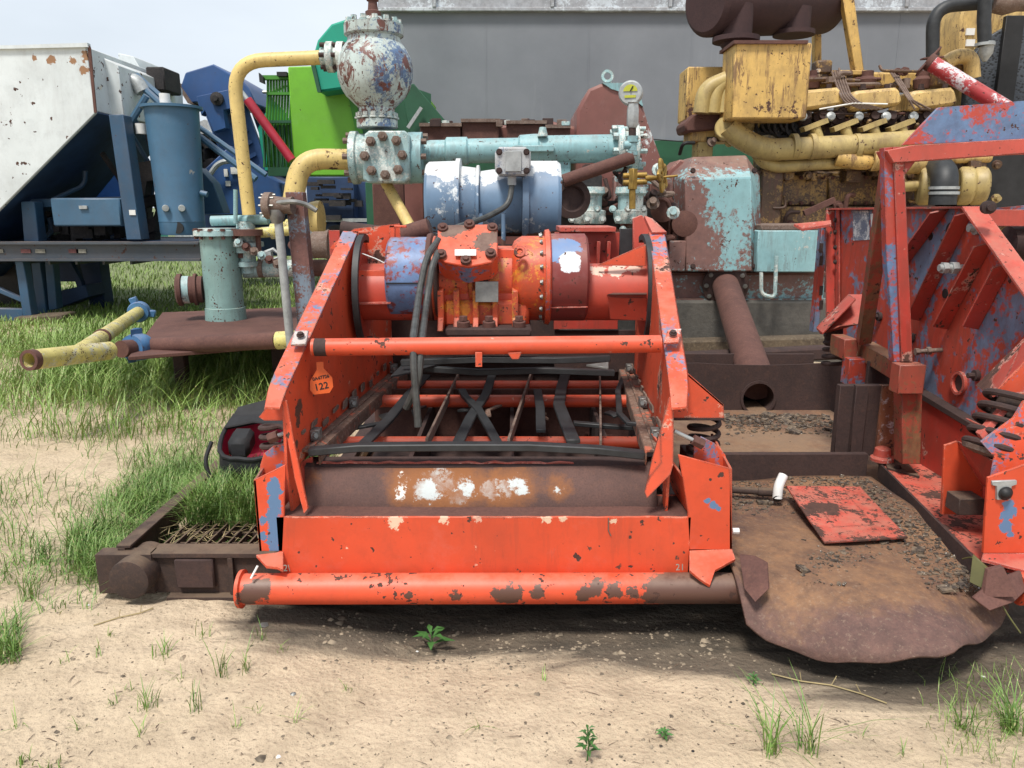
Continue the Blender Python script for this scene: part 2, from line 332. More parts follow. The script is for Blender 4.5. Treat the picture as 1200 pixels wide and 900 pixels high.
c = t.mix(t.step(a, .36, .60), (.10, .052, .038), (.225, .122, .066)); c = t.mix(t.math('MULTIPLY', t.step(b, .48, .70), .5), c, (.34, .17, .075)); c = t.mix(t.math('MULTIPLY', t.step(t.noise(8, 8, .8), .5, .66), .55), c, (.06, .034, .028))
sx = t.n('ShaderNodeSeparateXYZ'); t.l(t.pos, sx.inputs[0])
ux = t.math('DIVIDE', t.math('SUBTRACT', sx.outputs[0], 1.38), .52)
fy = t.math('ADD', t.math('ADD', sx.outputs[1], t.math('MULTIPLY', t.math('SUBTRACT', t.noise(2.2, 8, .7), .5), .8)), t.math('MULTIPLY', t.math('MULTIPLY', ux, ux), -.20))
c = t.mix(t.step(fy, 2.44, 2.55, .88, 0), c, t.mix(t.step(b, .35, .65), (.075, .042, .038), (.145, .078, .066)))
c = t.mix(t.math('MULTIPLY', t.step(t.noise(60, 4, .8), .55, .72), .4), c, (.36, .27, .19))
M['pan_sheet'] = t.fin(c, .82, t.math('ADD', b, t.noise(50, 5, .7)), .6, .006)
M['muffler'] = rusty('muffler_brown', cols=((.036, .018, .019), (.056, .027, .027), (.068, .033, .030)), sc=2)
M['chip_plate'] = paint('worn_red_plate', (.54, .09, .06), rust=.66, sc=7, grime=.5, speck=2)
M['rubber'] = plain('black_rubber', (.022, .024, .026), .55, sc=14, var=.4)
M['cable'] = plain('black_cable', (.05, .052, .05), .5, sc=30, var=.5)
M['steel'] = plain('dull_steel', (.22, .22, .21), .45, .6, sc=20)
M['steelpale'] = plain('galvanised_steel', (.36, .38, .38), .5, .3, sc=16)
M['wornsteel'] = rusty('bare_steel_rust', cols=((.10, .06, .045), (.2, .14, .11), (.36, .33, .3)), sc=9)
TUR = (.24, .44, .47)
M['turq'] = paint('turquoise_paint', TUR, rust=.22, sc=4, grime=.25, streak=.3, primer=(.5, .5, .45))
M['turq_pale'] = paint('pale_turquoise', (.33, .50, .51), alt=(.62, .66, .62), alt_a=.55, rust=.34, sc=7, grime=.3, streak=.35)
M['turq_rust'] = paint('turquoise_over_rust', TUR, alt=(.18, .072, .056), alt_a=.74, rust=.15, sc=3, grime=.2, altsc=1.5, streak=.1)
M['rust_guard'] = paint('dull_red_primer', (.20, .075, .062), alt=(.55, .6, .6), alt_a=.22, rust=.12, sc=2.5, grime=.3)
M['turq_tank'] = paint('grey_green_turquoise', (.22, .36, .34), rust=.16, sc=5, grime=.2, speck=1.4, streak=.2)
M['dampener'] = paint('dampener_paint', (.48, .57, .55), alt=(.06, .13, .27), alt_a=.47, alt2=(.15, .055, .045), rust=.40, sc=4.5, altsc=2.4, streak=.45)
M['bluemotor'] = paint('blue_motor', (.13, .22, .34), alt=(.60, .64, .66), alt_a=.25, rust=.16, sc=2.6, grime=.3, altsc=2.0, bands=[(1.80, (.62, .66, .68), True), (1.42, (.15, .07, .05), False)])
M['jbox'] = paint('pale_junction_box', (.42, .44, .45), alt=(.12, .17, .26), alt_a=.4, rust=.15, sc=12)
M['yellowpipe'] = paint('yellow_pipe_paint', (.64, .48, .17), rust=.34, sc=5, grime=.25, streak=.15)
M['yellowpipe2'] = paint('yellow_pipe_flaking', (.64, .56, .18), alt=(.45, .45, .38), alt_a=.4, rust=.32, sc=10, grime=.4, speck=1.6)
M['cat'] = paint('engine_yellow', (.64, .41, .12), rust=.42, sc=4, streak=.75, grime=.5)
M['cat_pale'] = paint('engine_yellow_pale', (.64, .44, .16), rust=.36, sc=5, streak=.5, grime=.55)
M['cat_dirty'] = paint('engine_yellow_oily', (.36, .215, .06), alt=(.06, .032, .022), alt_a=.70, rust=.34, sc=5, streak=.8, grime=.8)
M['cat_pipe'] = paint('olive_yellow_pipe', (.46, .35, .13), rust=.30, sc=3, streak=.25, grime=.55)
M['brass'] = plain('brass', (.30, .19, .045), .5, .5, sc=20, var=.4)
M['hammer_blue'] = paint('hammer_union_blue', (.05, .17, .36), rust=.2, sc=12)
M['white_hopper'] = paint('white_hopper_paint', (.62, .67, .68), rust=.24, sc=1.2, grime=.25, streak=.05, edge=False, primer=(.6, .55, .45),
    spots=[(W(x, y, 10.8), r*.012, (.30, .16, .08)) for x, y, r in ((60, 70, 5), (40, 68, 3), (98, 82, 5), (101, 66, 6), (85, 71, 4))])
M['trailer_blue'] = paint('trailer_blue', (.024, .080, .155), rust=.16, sc=1.6, grime=.35, edge=False, speck=.4)
M['tank_blue'] = paint('tank_blue', (.045, .125, .215), rust=.10, sc=1.3, grime=.25, edge=False, speck=.4)
M['dark_blue'] = plain('dark_blue_paint', (.018, .045, .11), .6, sc=2, var=.4)
M['conv_blue'] = paint('conveyor_blue', (.018, .075, .22), rust=.10, sc=1.0, grime=.2, edge=False, speck=.2)
M['bright_blue'] = plain('bright_blue_tarp', (.02, .14, .50), .6, sc=2)
M['deck_grey'] = paint('trailer_rail_grey', (.05, .065, .085), rust=.3, sc=2, edge=False)
M['black'] = plain('black_grease', (.012, .012, .013), .6, sc=6, var=.5)
M['darkstuff'] = rusty('dark_machinery', cols=((.012, .012, .014), (.035, .03, .03), (.10, .08, .07)), sc=5)
M['lime'] = paint('lime_green', (.16, .46, .018), rust=.05, sc=.9, grime=.15, edge=False, speck=.3)
M['lime_dark'] = plain('mid_green_paint', (.05, .22, .02), .6, sc=2)
M['green_dark'] = plain('dark_green_paint', (.012, .075, .035), .6, sc=2)
M['teal'] = plain('teal_green_paint', (.006, .26, .17), .5, sc=1, var=.15)
M['redcyl'] = plain('ram_red', (.36, .02, .04), .4, sc=3)
M['white'] = plain('white_label', (.72, .72, .70), .6, sc=6, var=.08)
M['dusty_white'] = plain('dusty_white_mark', (.22, .21, .18), .8, sc=14, var=.5); M['dusty_red_mark'] = plain('dusty_red_mark', (.13, .05, .05), .8, sc=14, var=.5)
M['red_mark'] = plain('reflector_red', (.45, .03, .03), .5)
M['tagorange'] = plain('tag_orange', (.68, .11, .015), .5, sc=5, var=.06)
M['ink'] = plain('ink', (.01, .01, .012), .7)
M['gauge_face'] = plain('gauge_face_yellow', (.42, .44, .04), .4, sc=10, var=.1)
M['rail_scale'] = rusty('scaly_rail', cols=((.10, .055, .04), (.20, .12, .085), (.50, .42, .36)), sc=7, bare=(.42, .12, .07), bare_a=.35)
M['olive'] = plain('olive_plastic', (.10, .095, .03), .5)
M['bag'] = plain('black_bag_cloth', (.010, .011, .013), .75, sc=20, var=.5)
M['bagred'] = plain('red_bag_lining', (.42, .014, .06), .7, sc=9, var=.2)
M['wood'] = rusty('weathered_timber', cols=((.05, .035, .025), (.13, .095, .06), (.3, .24, .16)), sc=5)
M['leaf'] = plain('weed_leaf', (.05, .14, .03), .6, sc=6, var=.4)
# radiator mesh
t = NT('radiator_mesh'); v = t.vor(26, vec=t.scale(t.pos, (1, 1, 1.6))); M['mesh'] = t.fin(t.mix(t.step(v, .25, .5), (.008, .009, .011), (.055, .065, .08)), .6, v, .5, .01)
# grey wall
t = NT('grey_wall_paint'); n1 = t.noise(.5, 6, .6); n2 = t.noise(1.2, 5, .6, vec=t.scale(t.pos, (1, 1, .15)))
c = t.mix(t.step(n1, .35, .65), (.150, .162, .182), (.20, .213, .235)); c = t.mix(t.math('MULTIPLY', t.step(n2, .5, .7), .3), c, (.17, .18, .20))
c = t.mix(t.math('MULTIPLY', t.step(t.noise(1.6, 6, .7, vec=t.scale(t.pos, (1, 1, .08))), .56, .66), .35), c, (.30, .31, .32))
M['wall'] = t.fin(c, .75, t.noise(3, 4), .2, .01)
M['wall_trim'] = paint('peeling_white_trim', (.55, .60, .64), alt=(.30, .31, .33), alt_a=.75, rust=.10, sc=2.2, altsc=1.0, edge=False, speck=.3)
# concrete
t = NT('oily_concrete'); n1 = t.noise(1.7, 8, .75); c = t.mix(t.step(n1, .35, .6), (.035, .034, .032), (.10, .092, .08)); M['concrete'] = t.fin(c, .85, t.noise(9, 6, .7), .6, .02)
# gravel
t = NT('gravel_bits'); n1 = t.noise(40, 2, .5); c = t.mix(t.step(n1, .4, .62), (.045, .034, .028), (.17, .125, .085)); c = t.mix(t.step(t.noise(70, 2), .66, .70), c, (.45, .42, .38)); M['gravel'] = t.fin(c, .9, n1, .2)
t = NT('pebble'); n1 = t.noise(17, 1, .5); c = t.mix(t.step(n1, .35, .6), (.07, .055, .04), (.30, .24, .17)); M['pebble'] = t.fin(c, .85)
# ground : pale sand, wet soil and painted shade beneath the machine, thatch under the grass
t = NT('sandy_ground')
n1 = t.noise(.9, 7, .6); n2 = t.noise(6, 8, .7); n3 = t.noise(60, 5, .75); n4 = t.noise(2.4, 6, .65, vec=t.scale(t.pos, (.6, 2.6, 1)), dist=.8)
c = t.mix(t.step(n1, .3, .7), (.51, .40, .27), (.63, .505, .36))
c = t.mix(t.math('MULTIPLY', t.step(n2, .45, .72), .5), c, (.27, .20, .135))
c = t.mix(t.math('MULTIPLY', t.step(n3, .56, .68), .55), c, (.17, .125, .085))
c = t.mix(t.math('MULTIPLY', t.step(n3, .36, .28), .5), c, (.62, .53, .40))
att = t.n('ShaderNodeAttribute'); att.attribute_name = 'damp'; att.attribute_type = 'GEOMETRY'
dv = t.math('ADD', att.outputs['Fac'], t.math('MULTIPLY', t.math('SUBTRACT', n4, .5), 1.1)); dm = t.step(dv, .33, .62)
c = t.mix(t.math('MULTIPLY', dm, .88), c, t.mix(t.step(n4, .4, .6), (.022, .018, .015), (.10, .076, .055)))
at2 = t.n('ShaderNodeAttribute'); at2.attribute_name = 'thatch'; at2.attribute_type = 'GEOMETRY'
tv = t.math('ADD', at2.outputs['Fac'], t.math('MULTIPLY', t.math('SUBTRACT', n2, .5), .8)); c = t.mix(t.math('MULTIPLY', t.step(tv, .4, .7), .85), c, t.mix(t.step(n3, .4, .6), (.045, .09, .02), (.12, .18, .05)))
h = t.math('ADD', t.math('MULTIPLY', n3, .35), t.math('ADD', t.math('MULTIPLY', n2, .9), t.math('MULTIPLY', t.vor(45), .25)))
c = t.mix(t.math('MULTIPLY', t.step(t.noise(150, 3, .7), .60, .72), .6), c, (.12, .09, .065))
M['ground'] = t.fin(c, .92, h, .8, .035)
def grassmat(name, a, b, d):
    t = NT(name); oi = t.noise(7, 2, .5); c = t.mix(t.step(oi, .35, .65), a, b)
    c = t.mix(t.step(t.noise(60, 1, .5), .62, .66), c, d)
    t.b.inputs['Transmission Weight'].default_value = 0
    return t.fin(c, .5)
M['grass'] = grassmat('grass_blades', (.09, .18, .032), (.18, .30, .065), (.39, .37, .17))
M['grass_y'] = grassmat('grass_blades_light', (.13, .225, .04), (.23, .35, .075), (.42, .38, .18))
M['straw'] = plain('dry_stalk', (.33, .26, .13), .7)
# ------------------------------------------------------------------ ground
def dens(px, py):
    """how grassy the yard is at that place (by photo position of the ground point)"""
    if px > 1075 and 770 < py < 900: return .12*min(1, (px-1075)/80)
    d = 0
    if py < 455 and px < 345: d = 1
    if 455 <= py < 480: d = .55*(1-(py-455)/35)
    if 480 <= py < 540 and px < 330: d = .07
    if py < 540 and px < 60: d = min(d, .2)
    e = 1-math.hypot((px-238)/128, (py-598)/88)-.25*(clump(*Z(px, py, 0)[:2], 1.7)-.3)
    if e > 0 and px < 340: d = max(d, min(.85, 2.2*e))
    e = 1-math.hypot((px-125)/55, (py-650)/55)
    if e > 0: d = max(d, 1.1*e)
    if px < 120 and 560 < py < 720: d = max(d, .07)
    if px < 25 and 720 < py < 780: d = max(d, .3)
    if px >= 345 and py < 430 and px < 640: d = 1
    if px > 740 and py < 415: d = .25
    return d
def sig(v): return 1/(1+math.exp(max(-50, min(50, -v))))
def clump(x, y, s=1.0): return noise.noise(Vector((x*2.6*s, y*2.6*s, 9)))*.5+.5
def gz(x, y):
    h = 0.03*noise.noise(Vector((x*.7, y*.7, 3)))+.012*noise.noise(Vector((x*3, y*3, 1)))+.006*noise.noise(Vector((x*9, y*9, 5)))
    h += .012*noise.noise(Vector((x*1.9, y*2.3, 7)))+.005*abs(noise.noise(Vector((x*14, y*14, 2))))
    h += -.10*math.exp(-((y-3.0)/.62)**2)*sig((x+.75)*7)*sig((2.6-x)*4)
    h += .022*noise.noise(Vector((x*1.6+y*2.5, y*9-x*2, 2)))*math.exp(-((y-2.7)/.5)**2)
    h += .010*abs(noise.noise(Vector((x*5.5, y*6.5, 11))))
    if y > 12: h *= max(0, 1-(y-12)/10)
    return h
def axis(lo, hi, fine, a, b, g=1.16):
    o = []; x = lo
    while x < hi: o.append(x); x += fine
    st = fine; x = lo
    L = []
    while x > a: st *= g; x -= st; L.append(x)
    st = fine; x = o[-1]; U = []
    while x < b: st *= g; x += st; U.append(x)
    return L[::-1]+o+U
xs = axis(-3.2, 3.0, .026, -500, 500); ys = axis(1.5, 4.6, .024, -60, 900, 1.07)
vs = []; fs = []; damp_shade = []; th = []
for y in ys:
    for x in xs:
        vs.append((x, y, gz(x, y)))
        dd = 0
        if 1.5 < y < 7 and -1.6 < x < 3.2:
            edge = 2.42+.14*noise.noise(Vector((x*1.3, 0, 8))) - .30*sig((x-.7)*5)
            dd = max(0, min(1, (y-edge)/.42+.1))*max(0, min(1, (x+1.35)/.5))  # wet soil plus the machine's shade, painted into the ground colour
        damp_shade.append(dd)
        if y > .8: px, py = proj((x, y, 0)); th.append(dens(px, py))
        else: th.append(0)
nx = len(xs)
for j in range(len(ys)-1):
    for i in range(nx-1): fs.append((j*nx+i, j*nx+i+1, (j+1)*nx+i+1, (j+1)*nx+i))
me = bpy.data.meshes.new('ground'); me.from_pydata(vs, [], fs)
for nm, arr in (('damp', damp_shade), ('thatch', th)):
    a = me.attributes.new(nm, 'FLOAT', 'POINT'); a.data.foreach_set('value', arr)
for p in me.polygons: p.use_smooth = True
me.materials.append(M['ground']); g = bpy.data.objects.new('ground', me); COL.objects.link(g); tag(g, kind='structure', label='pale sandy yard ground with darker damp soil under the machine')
# ------------------------------------------------------------------ backdrop : grey wall
def wallthing():
    Y = 16; T = thing('grey_wall', 'large grey painted wall with peeling white top trim behind the machinery', 'wall', (4, Y, 0))
    a = W(446, 0, Y).x
    part(MB().box(a, 22, Y, Y+5, 1.2, 5.24), 'wall_panel', M['wall'], T, 0)
    part(MB().box(a, 22, Y-.06, Y+5.1, 0, 2.88), 'green_base', M['green_dark'], T, 0, label='dark green base band')
    m = MB().box(a-.05, 22, Y-.12, Y+5.1, 5.24, 5.31); part(m, 'ledge', M['wall_trim'], T, .01)
    m = MB().box(a-.05, 22, Y-.03, Y+5.1, 5.31, 6.2); part(m, 'upper_panel', M['wall_trim'], T, .01)
    for k in range(8):
        x = a+1.0+k*2.25; part(MB().box(x, x+.07, Y-.14, Y-.03, 5.31, 6.2), 'clip', M['wall_trim'], T, .005)
    for k in range(10):
        x = a+1.25*(k+1)*1.6; part(MB().box(x, x+.025, Y-.006, Y+.01, 2.9, 5.23), 'seam', M['wall'], T, 0)
    # cable sagging along the wall
    p = [W(445+q*38, 138+q*3.2+2*math.sin(q*.5), Y-.25) for q in range(11)]
    part(MB().tube(p, .012, 6), 'cable', M['ink'], T, 0)
wallthing()
# ------------------------------------------------------------------ white hopper trailer, far left
def trailer():
    Y = 10.8; T = thing('hopper_trailer', 'white hopper trailer with blue frame standing in the grass', 'trailer', (W(60, 380, Y).x, Y, 0))
    hp = part(MB().pp([(-260, 66), (100, 52), (112, 132), (-90, 336), (-260, 336)], Y, .06), 'hopper', M['white_hopper'], T, .01)
    part(MB().pp([(-260, 66), (100, 54), (111, 130), (-260, 130)], Y+.06, 2.5), 'hopper_top', M['white_hopper'], hp, .01)
    part(MB().pp([(-260, 53), (12, 53), (102, 50), (103, 55), (12, 57), (-260, 60)], Y-.04, .08), 'rim', M['white_hopper'], hp, 0)
    part(MB().pp([(106, 60), (138, 76), (146, 138), (113, 134)], Y+.5, 1.8), 'side_bin', M['white_hopper'], T, .01)
    part(MB().pp([(138, 62), (156, 66), (170, 90), (172, 134), (146, 134)], Y+2.8, 1.5), 'rear_bin', M['white_hopper'], T, .01)
    part(MB().pp([(102, 50), (106, 56), (113, 132), (110, 132)], Y-.012, .02), 'rust_seam', M['rust_brown'], hp, 0)
    # columns
    part(MB().pp([(127, 134), (144, 134), (166, 281), (148, 281)], Y+.05, .25), 'column', M['trailer_blue'], T, .01)
    part(MB().pp([(24, 236), (40, 236), (46, 285), (28, 285)], Y+.3, .2), 'column', M['trailer_blue'], T, .01)
    part(MB().pp([(-60, 236), (150, 230), (152, 240), (-60, 246)], Y+.55, .15), 'cross_rail', M['trailer_blue'], T, .01)
    # dark blue sloping underside of the hopper, its shade painted in, and frame behind
    part(MB().prism([W(112, 132, Y+.062), W(112, 132, Y+.062)+Vector((0, 2.5, 0)), W(-90, 336, Y+.062)+Vector((0, 2.5, 0)), W(-90, 336, Y+.062)], (-.05, 0, .05)), 'hopper_underside', M['dark_blue'], T, 0)
    part(MB().pp([(-80, 140), (158, 140), (172, 284), (-80, 284)], Y+2.7, .3), 'back_panel', M['dark_blue'], T, 0)
    part(MB().pp([(105, 240), (138, 200), (160, 228), (160, 245)], Y+1.2, .4), 'tarp', M['bright_blue'], T, .01)
    part(MB().cyl(W(105, 158, Y+1.5), W(122, 172, Y+1.5), .07), 'pipe_stub', M['turq_tank'], T, 0)
    b = part(MB().pb(58, 232, 143, 265, Y+.15, .5), 'tool_box', M['tank_blue'], T, .02); part(MB().pb(92, 241, 102, 245, Y+.12, .03), 'latch', M['steelpale'], b)
    m = MB()
    for k in range(9):
        x = 50+rnd.random()*110; y = 250+rnd.random()*30; p = W(x, y, Y+1+rnd.random()); m.tube([p+Vector((rnd.uniform(-.3, .3), 0, rnd.uniform(-.25, .25)))*q/3+Vector((0, 0, .06*math.sin(q))) for q in range(4)], .03, 6)
    for k in range(14):
        p = W(65+rnd.random()*95, 266+rnd.random()*16, Y+.6+rnd.random()); m.obox(p, (.12*rnd.random()+.03, 0, 0), (0, .1, 0), (0, 0, .05+.04*rnd.random()))
    part(m, 'hoses', M['darkstuff'], T, 0)
    m = MB()
    for k in range(12):
        p = W(158+rnd.random()*24, 190+rnd.random()*90, Y+.9+rnd.random()*.5)
        m.obox(p, (.14*rnd.random()+.05, 0, .03), (0, .1, 0), (.03, 0, .08+.1*rnd.random()))
        q = Vector((rnd.uniform(-.3, .3), rnd.uniform(-.1, .1), rnd.uniform(-.4, .4))); m.tube([p, p+q*.5+Vector((.1, 0, 0)), p+q], .035, 8)
    part(m, 'pump_unit', M['darkstuff'], T, 0)
    # deck beam with reflectors
    d = part(MB().box(W(-260, 0, Y).x, W(236, 290, Y).x, Y-.03, Y+.17, W(100, 304, Y).z, W(100, 284, Y).z), 'deck_beam', M['deck_grey'], T, .01)
    part(MB().box(W(-260, 0, Y).x, W(236, 290, Y).x, Y-.10, Y+.2, W(100, 286, Y).z, W(100, 283.5, Y).z), 'beam_flange', M['deck_grey'], d, 0)
    part(MB().box(W(-260, 0, Y).x, W(236, 290, Y).x, Y-.10, Y+.2, W(100, 305.5, Y).z, W(100, 303, Y).z), 'beam_flange', M['deck_grey'], d, 0)
    for x, c in ((24, 'red_mark'), (41, 'white'), (80, 'red_mark'), (89, 'white'), (-8, 'white')):
        part(MB().pb(x, 292, x+12, 296.5, Y-.045, .01), 'reflector', M['dusty_'+c], d, 0)
    part(MB().pb(151, 246, 159, 252, Y+.035, .01), 'sticker', M['white'], T, 0)
    part(MB().box(W(-260, 0, Y).x, W(236, 290, Y).x, Y+1.9, Y+2.1, W(100, 304, Y).z, W(100, 284, Y).z), 'deck_beam', M['deck_grey'], T, .01)
    part(MB().box(W(-260, 0, Y).x, W(236, 290, Y).x, Y+.2, Y+1.9, W(100, 287, Y).z, W(100, 285, Y).z), 'deck', M['dark_blue'], T, .0)
    # legs and cross members under the deck
    for pts, dy in (([(17, 306), (27, 306), (38, 372), (27, 374)], 0), ([(36, 306), (47, 306), (55, 368), (43, 370)], .5), ([(52, 306), (62, 306), (67, 362), (57, 364)], .5)):
        part(MB().pp(pts, Y+.05+dy, .16), 'leg', M['trailer_blue'], T, .01)
    part(MB().pp([(92, 304), (116, 304), (124, 366), (108, 368)], Y+1.6, .3), 'leg', M['dark_blue'], T, .01)
    part(MB().pp([(66, 304), (84, 304), (88, 330), (70, 330)], Y+1.6, .3), 'leg', M['dark_blue'], T, .01)
    part(MB().pp([(-60, 360), (26, 362), (28, 376), (-60, 378)], Y+.07, .1), 'foot_rail', M['trailer_blue'], T, .01)
    part(MB().pp([(-40, 318), (0, 338), (26, 350), (26, 355), (0, 344), (-40, 326)], Y+.07, .08), 'brace', M['trailer_blue'], T, .01)
    part(MB().pp([(64, 342), (100, 334), (104, 348), (66, 362)], Y+1.0, .5), 'axle_frame', M['dark_blue'], T, .01)
    part(MB().pp([(-100, 306), (17, 306), (24, 356), (-100, 360)], Y+1.8, .5), 'underbody', M['black'], T, 0)
    part(MB().pp([(82, 306), (95, 330), (98, 342), (93, 342), (80, 312)], Y+1.3, .1), 'brace', M['dark_blue'], T, 0)
    for a_, b_, r_ in (((0, 270), (24, 240), .03), ((70, 268), (76, 246), .03), ((46, 284), (58, 255), .04), ((150, 150), (176, 240), .035), ((158, 140), (180, 190), .03), ((120, 180), (150, 235), .04), ((60, 235), (100, 200), .035), ((172, 150), (176, 280), .05), ((148, 200), (180, 215), .03)):
        p, q = W(*a_, Y+.8), W(*b_, Y+1.1); part(MB().tube(fillet([p, (p+q)/2+Vector((rnd.uniform(-.15, .15), .2, rnd.uniform(-.2, .1))), q], .2), r_, 8), 'hose', M['darkstuff'] if rnd.random() < .6 else M['trailer_blue'], T, 0)
    for k in range(7): part(MB().pb(-40+k*32, 306, -37+k*32, 310, Y+.1, 1.6), 'cross_member', M['deck_grey'], T, 0)
    # upper bits
    e = part(MB().pb(170, 78, 194, 106, Y+1.6, .6), 'air_box', M['darkstuff'], T, .02)
    part(MB().tube(fillet([W(138, 95, Y+.9), W(160, 94, Y+.9), W(168, 108, Y+.9)], .3), .10, 12), 'elbow_pipe', M['steelpale'], T, 0)
    part(MB().tube([W(147, 83, Y+1.0), W(210, 142, Y+.7), W(300, 210, Y+.6)], .05, 8), 'hand_rail', M['tank_blue'], T, 0)
    part(MB().tube([W(160, 88, Y+1.0), W(215, 136, Y+.9), W(312, 205, Y+.8)], .04, 8), 'hand_rail', M['tank_blue'], T, 0)
    part(MB().tube([W(152, 145, Y+.6), W(172, 112, Y+.6)], .05, 8), 'strut', M['tank_blue'], T, 0)
    part(MB().pp([(232, 196), (250, 215), (262, 250), (240, 250)], Y+1, .3), 'end_gusset', M['trailer_blue'], T, .01)
    part(MB().cyl(W(165, 145, Y+.4), W(166, 157, Y+.4), .075), 'filter', M['white'], T, 0)
    # timber block under the landing leg
    bk = part(MB().obox(W(55, 377, Y+.1)-Vector((0, 0, 0)), (.34, 0, .02), (0, .2, 0), (-.01, 0, .11)), 'timber_block', M['wood'], None, .02, origin=(W(55, 380, Y+.1).x, Y+.1, 0))
    tag(bk, 'weathered timber block under the blue trailer leg', 'wood block')
    # blue tank
    Tk = thing('blue_tank', 'upright blue steel tank with a flat lid on the trailer deck', 'tank', (W(212, 280, Y+.3).x, Y+.3, 1.1))
    z1 = W(200, 124, Y).z; z0 = W(210, 276, Y).z; x = W(212, 280, Y+.25).x-.0; r = .355
    ax = Vector((0.0, 0, 1))
    tb = part(MB().lathe((x, Y+.35, z0), (0, 0, 1), [(0, r*.82), (.03, r*.85), (.18, r*.86), (.185, r*.875), (.2, r*.86), (z1-z0, r*1.0)], 36), 'shell', M['tank_blue'], Tk, 0)
    lid = part(MB().lathe((x, Y+.35, z1), (0, 0, 1), [(0, r*1.14), (.035, r*1.14), (.04, r*.9), (.06, r*.3)], 36), 'lid', M['tank_blue'], Tk, 0)
    part(MB().cyl((x-.08, Y+.35, z1+.03), (x-.08, Y+.35, z1+.2), .07), 'cap', M['white'], lid, 0)
    for px in (194, 213): part(MB().cyl(W(px, 244, Y-.02), W(px, 244, Y+.2), .045), 'plug', M['steelpale'], Tk, .004)
    hh = W(208, 267, Y+.05); part(MB().lathe(hh, (0, 1, 0), [(0, .08), (.05, .08)], 20), 'port', M['black'], Tk, 0)
    part(MB().cyl(W(235, 226, Y+.3), W(243, 228, Y+.3), .04), 'nozzle', M['tank_blue'], Tk, 0)
    def script(txt, px, py, s):
        p = W(px, py, Y-.03); textpart(txt, 'chalk_writing', M['dusty_white'], Tk, Matrix.Translation(p) @ Matrix.Rotation(R(90), 4, 'X') @ Matrix.Rotation(R(-8), 4, 'Z'), s)
    script('Pr', 225, 202, .08)
trailer()
# ------------------------------------------------------------------ blue conveyor unit
def conveyor():
    Y = 15.5; T = thing('blue_conveyor', 'tall dark blue conveyor with boxed head and slanting mast', 'conveyor', (W(280, 290, Y).x, Y, 0))
    hd = part(MB().pp([(211, 103), (217, 85), (250, 75), (262, 82), (285, 95), (292, 104), (300, 122), (228, 120), (222, 121)], Y, 1.6), 'head', M['conv_blue'], T, .02)
    part(MB().pp([(204, 95), (207, 96), (224, 121), (220, 121)], Y-.1, 1.8), 'lip', M['wornsteel'], hd, 0)
    part(MB().pp([(230, 113), (272, 104), (276, 126), (262, 129), (265, 150), (250, 155), (240, 130), (236, 136)], Y-.25, .2), 'plate', M['conv_blue'], T, .01)
    part(MB().lathe(W(255, 116, Y-.27), (0, -1, 0), [(0, .12), (.06, .12), (.08, .05), (.14, .05)], 20), 'bearing', M['darkstuff'], T, 0)
    part(MB().pp([(240, 134), (262, 130), (310, 245), (285, 250)], Y+.1, .5), 'mast', M['conv_blue'], T, .02)
    part(MB().pp([(268, 125), (283, 110), (330, 240), (318, 250)], Y+.3, .12), 'rail', M['conv_blue'], T, .01)
    m = MB()
    for k in range(9):
        a = W(264+k*5.6, 135+k*13, Y+.2); b = W(280+k*5, 122+k*14.5, Y+.25); m.bar(a, b, .07, .07)
    part(m, 'lattice', M['conv_blue'], T, 0)
    part(MB().pp([(290, 120), (300, 112), (345, 230), (335, 245)], Y+.9, .3), 'mast', M['dark_blue'], T, .02)
    bd = part(MB().pp([(232, 205), (270, 170), (285, 190), (330, 215), (332, 252), (236, 252)], Y-.2, 1.2), 'body', M['conv_blue'], T, .02)
    for x, y, w_, h_ in ((262, 198, 5, 9), (270, 196, 11, 8), (264, 212, 6, 6), (289, 201, 6, 8)):
        part(MB().pb(x, y, x+w_, y+h_, Y-.24, .03), 'panel', M['white'], bd, 0)
    part(MB().tube(fillet([W(245, 206, Y-.4), W(256, 190, Y-.4), W(275, 188, Y-.4)], .2), .05, 8), 'hose', M['steelpale'], T, 0)
    m = MB(); m.lathe(W(244, 180, Y+.6), (0, -1, 0), [(0, .36), (.3, .36), (.3, .25), (.2, .2), (.2, .05)], 24)
    for k in range(6):
        p = W(236+rnd.random()*16, 165+rnd.random()*30, Y+.2); m.obox(p, (.1, 0, .02), (0, .2, 0), (0, 0, .08))
    m.tube([W(228, 158, Y+.4), W(238, 170, Y+.4), W(248, 195, Y+.4)], .1, 8)
    part(m, 'drive', M['darkstuff'], T, 0)
    part(MB().pb(226, 250, 345, 300, Y+.3, 1.0), 'base', M['dark_blue'], T, .02)
    part(MB().tube([W(308, 108, Y-.1)+Vector((0, 0, 0)), W(317, 108, Y-.1), W(328, 104, Y-.1), W(336, 100, Y-.1)], .03, 6), 'chain', M['steel'], T, 0)
    p0, p1 = W(290, 117, Y-2.6), W(342, 188, Y-2.6)
    c = part(MB().cyl(p0, p1, .075), 'hydraulic_ram', M['redcyl'], T, 0); part(MB().cyl(W(283, 108, Y-2.6), p0, .04), 'rod', M['steelpale'], c, 0)
    # distant sheet roofs seen between
    far = part(MB().pp([(220, 148), (240, 140), (262, 150), (262, 300), (205, 300), (205, 150)], 40, 6), 'distant_shed', M['wall_trim'], None, 0, origin=(W(230, 290, 40).x, 40, 0)); tag(far, 'pale distant shed glimpsed left of the blue conveyor', 'shed')
conveyor()
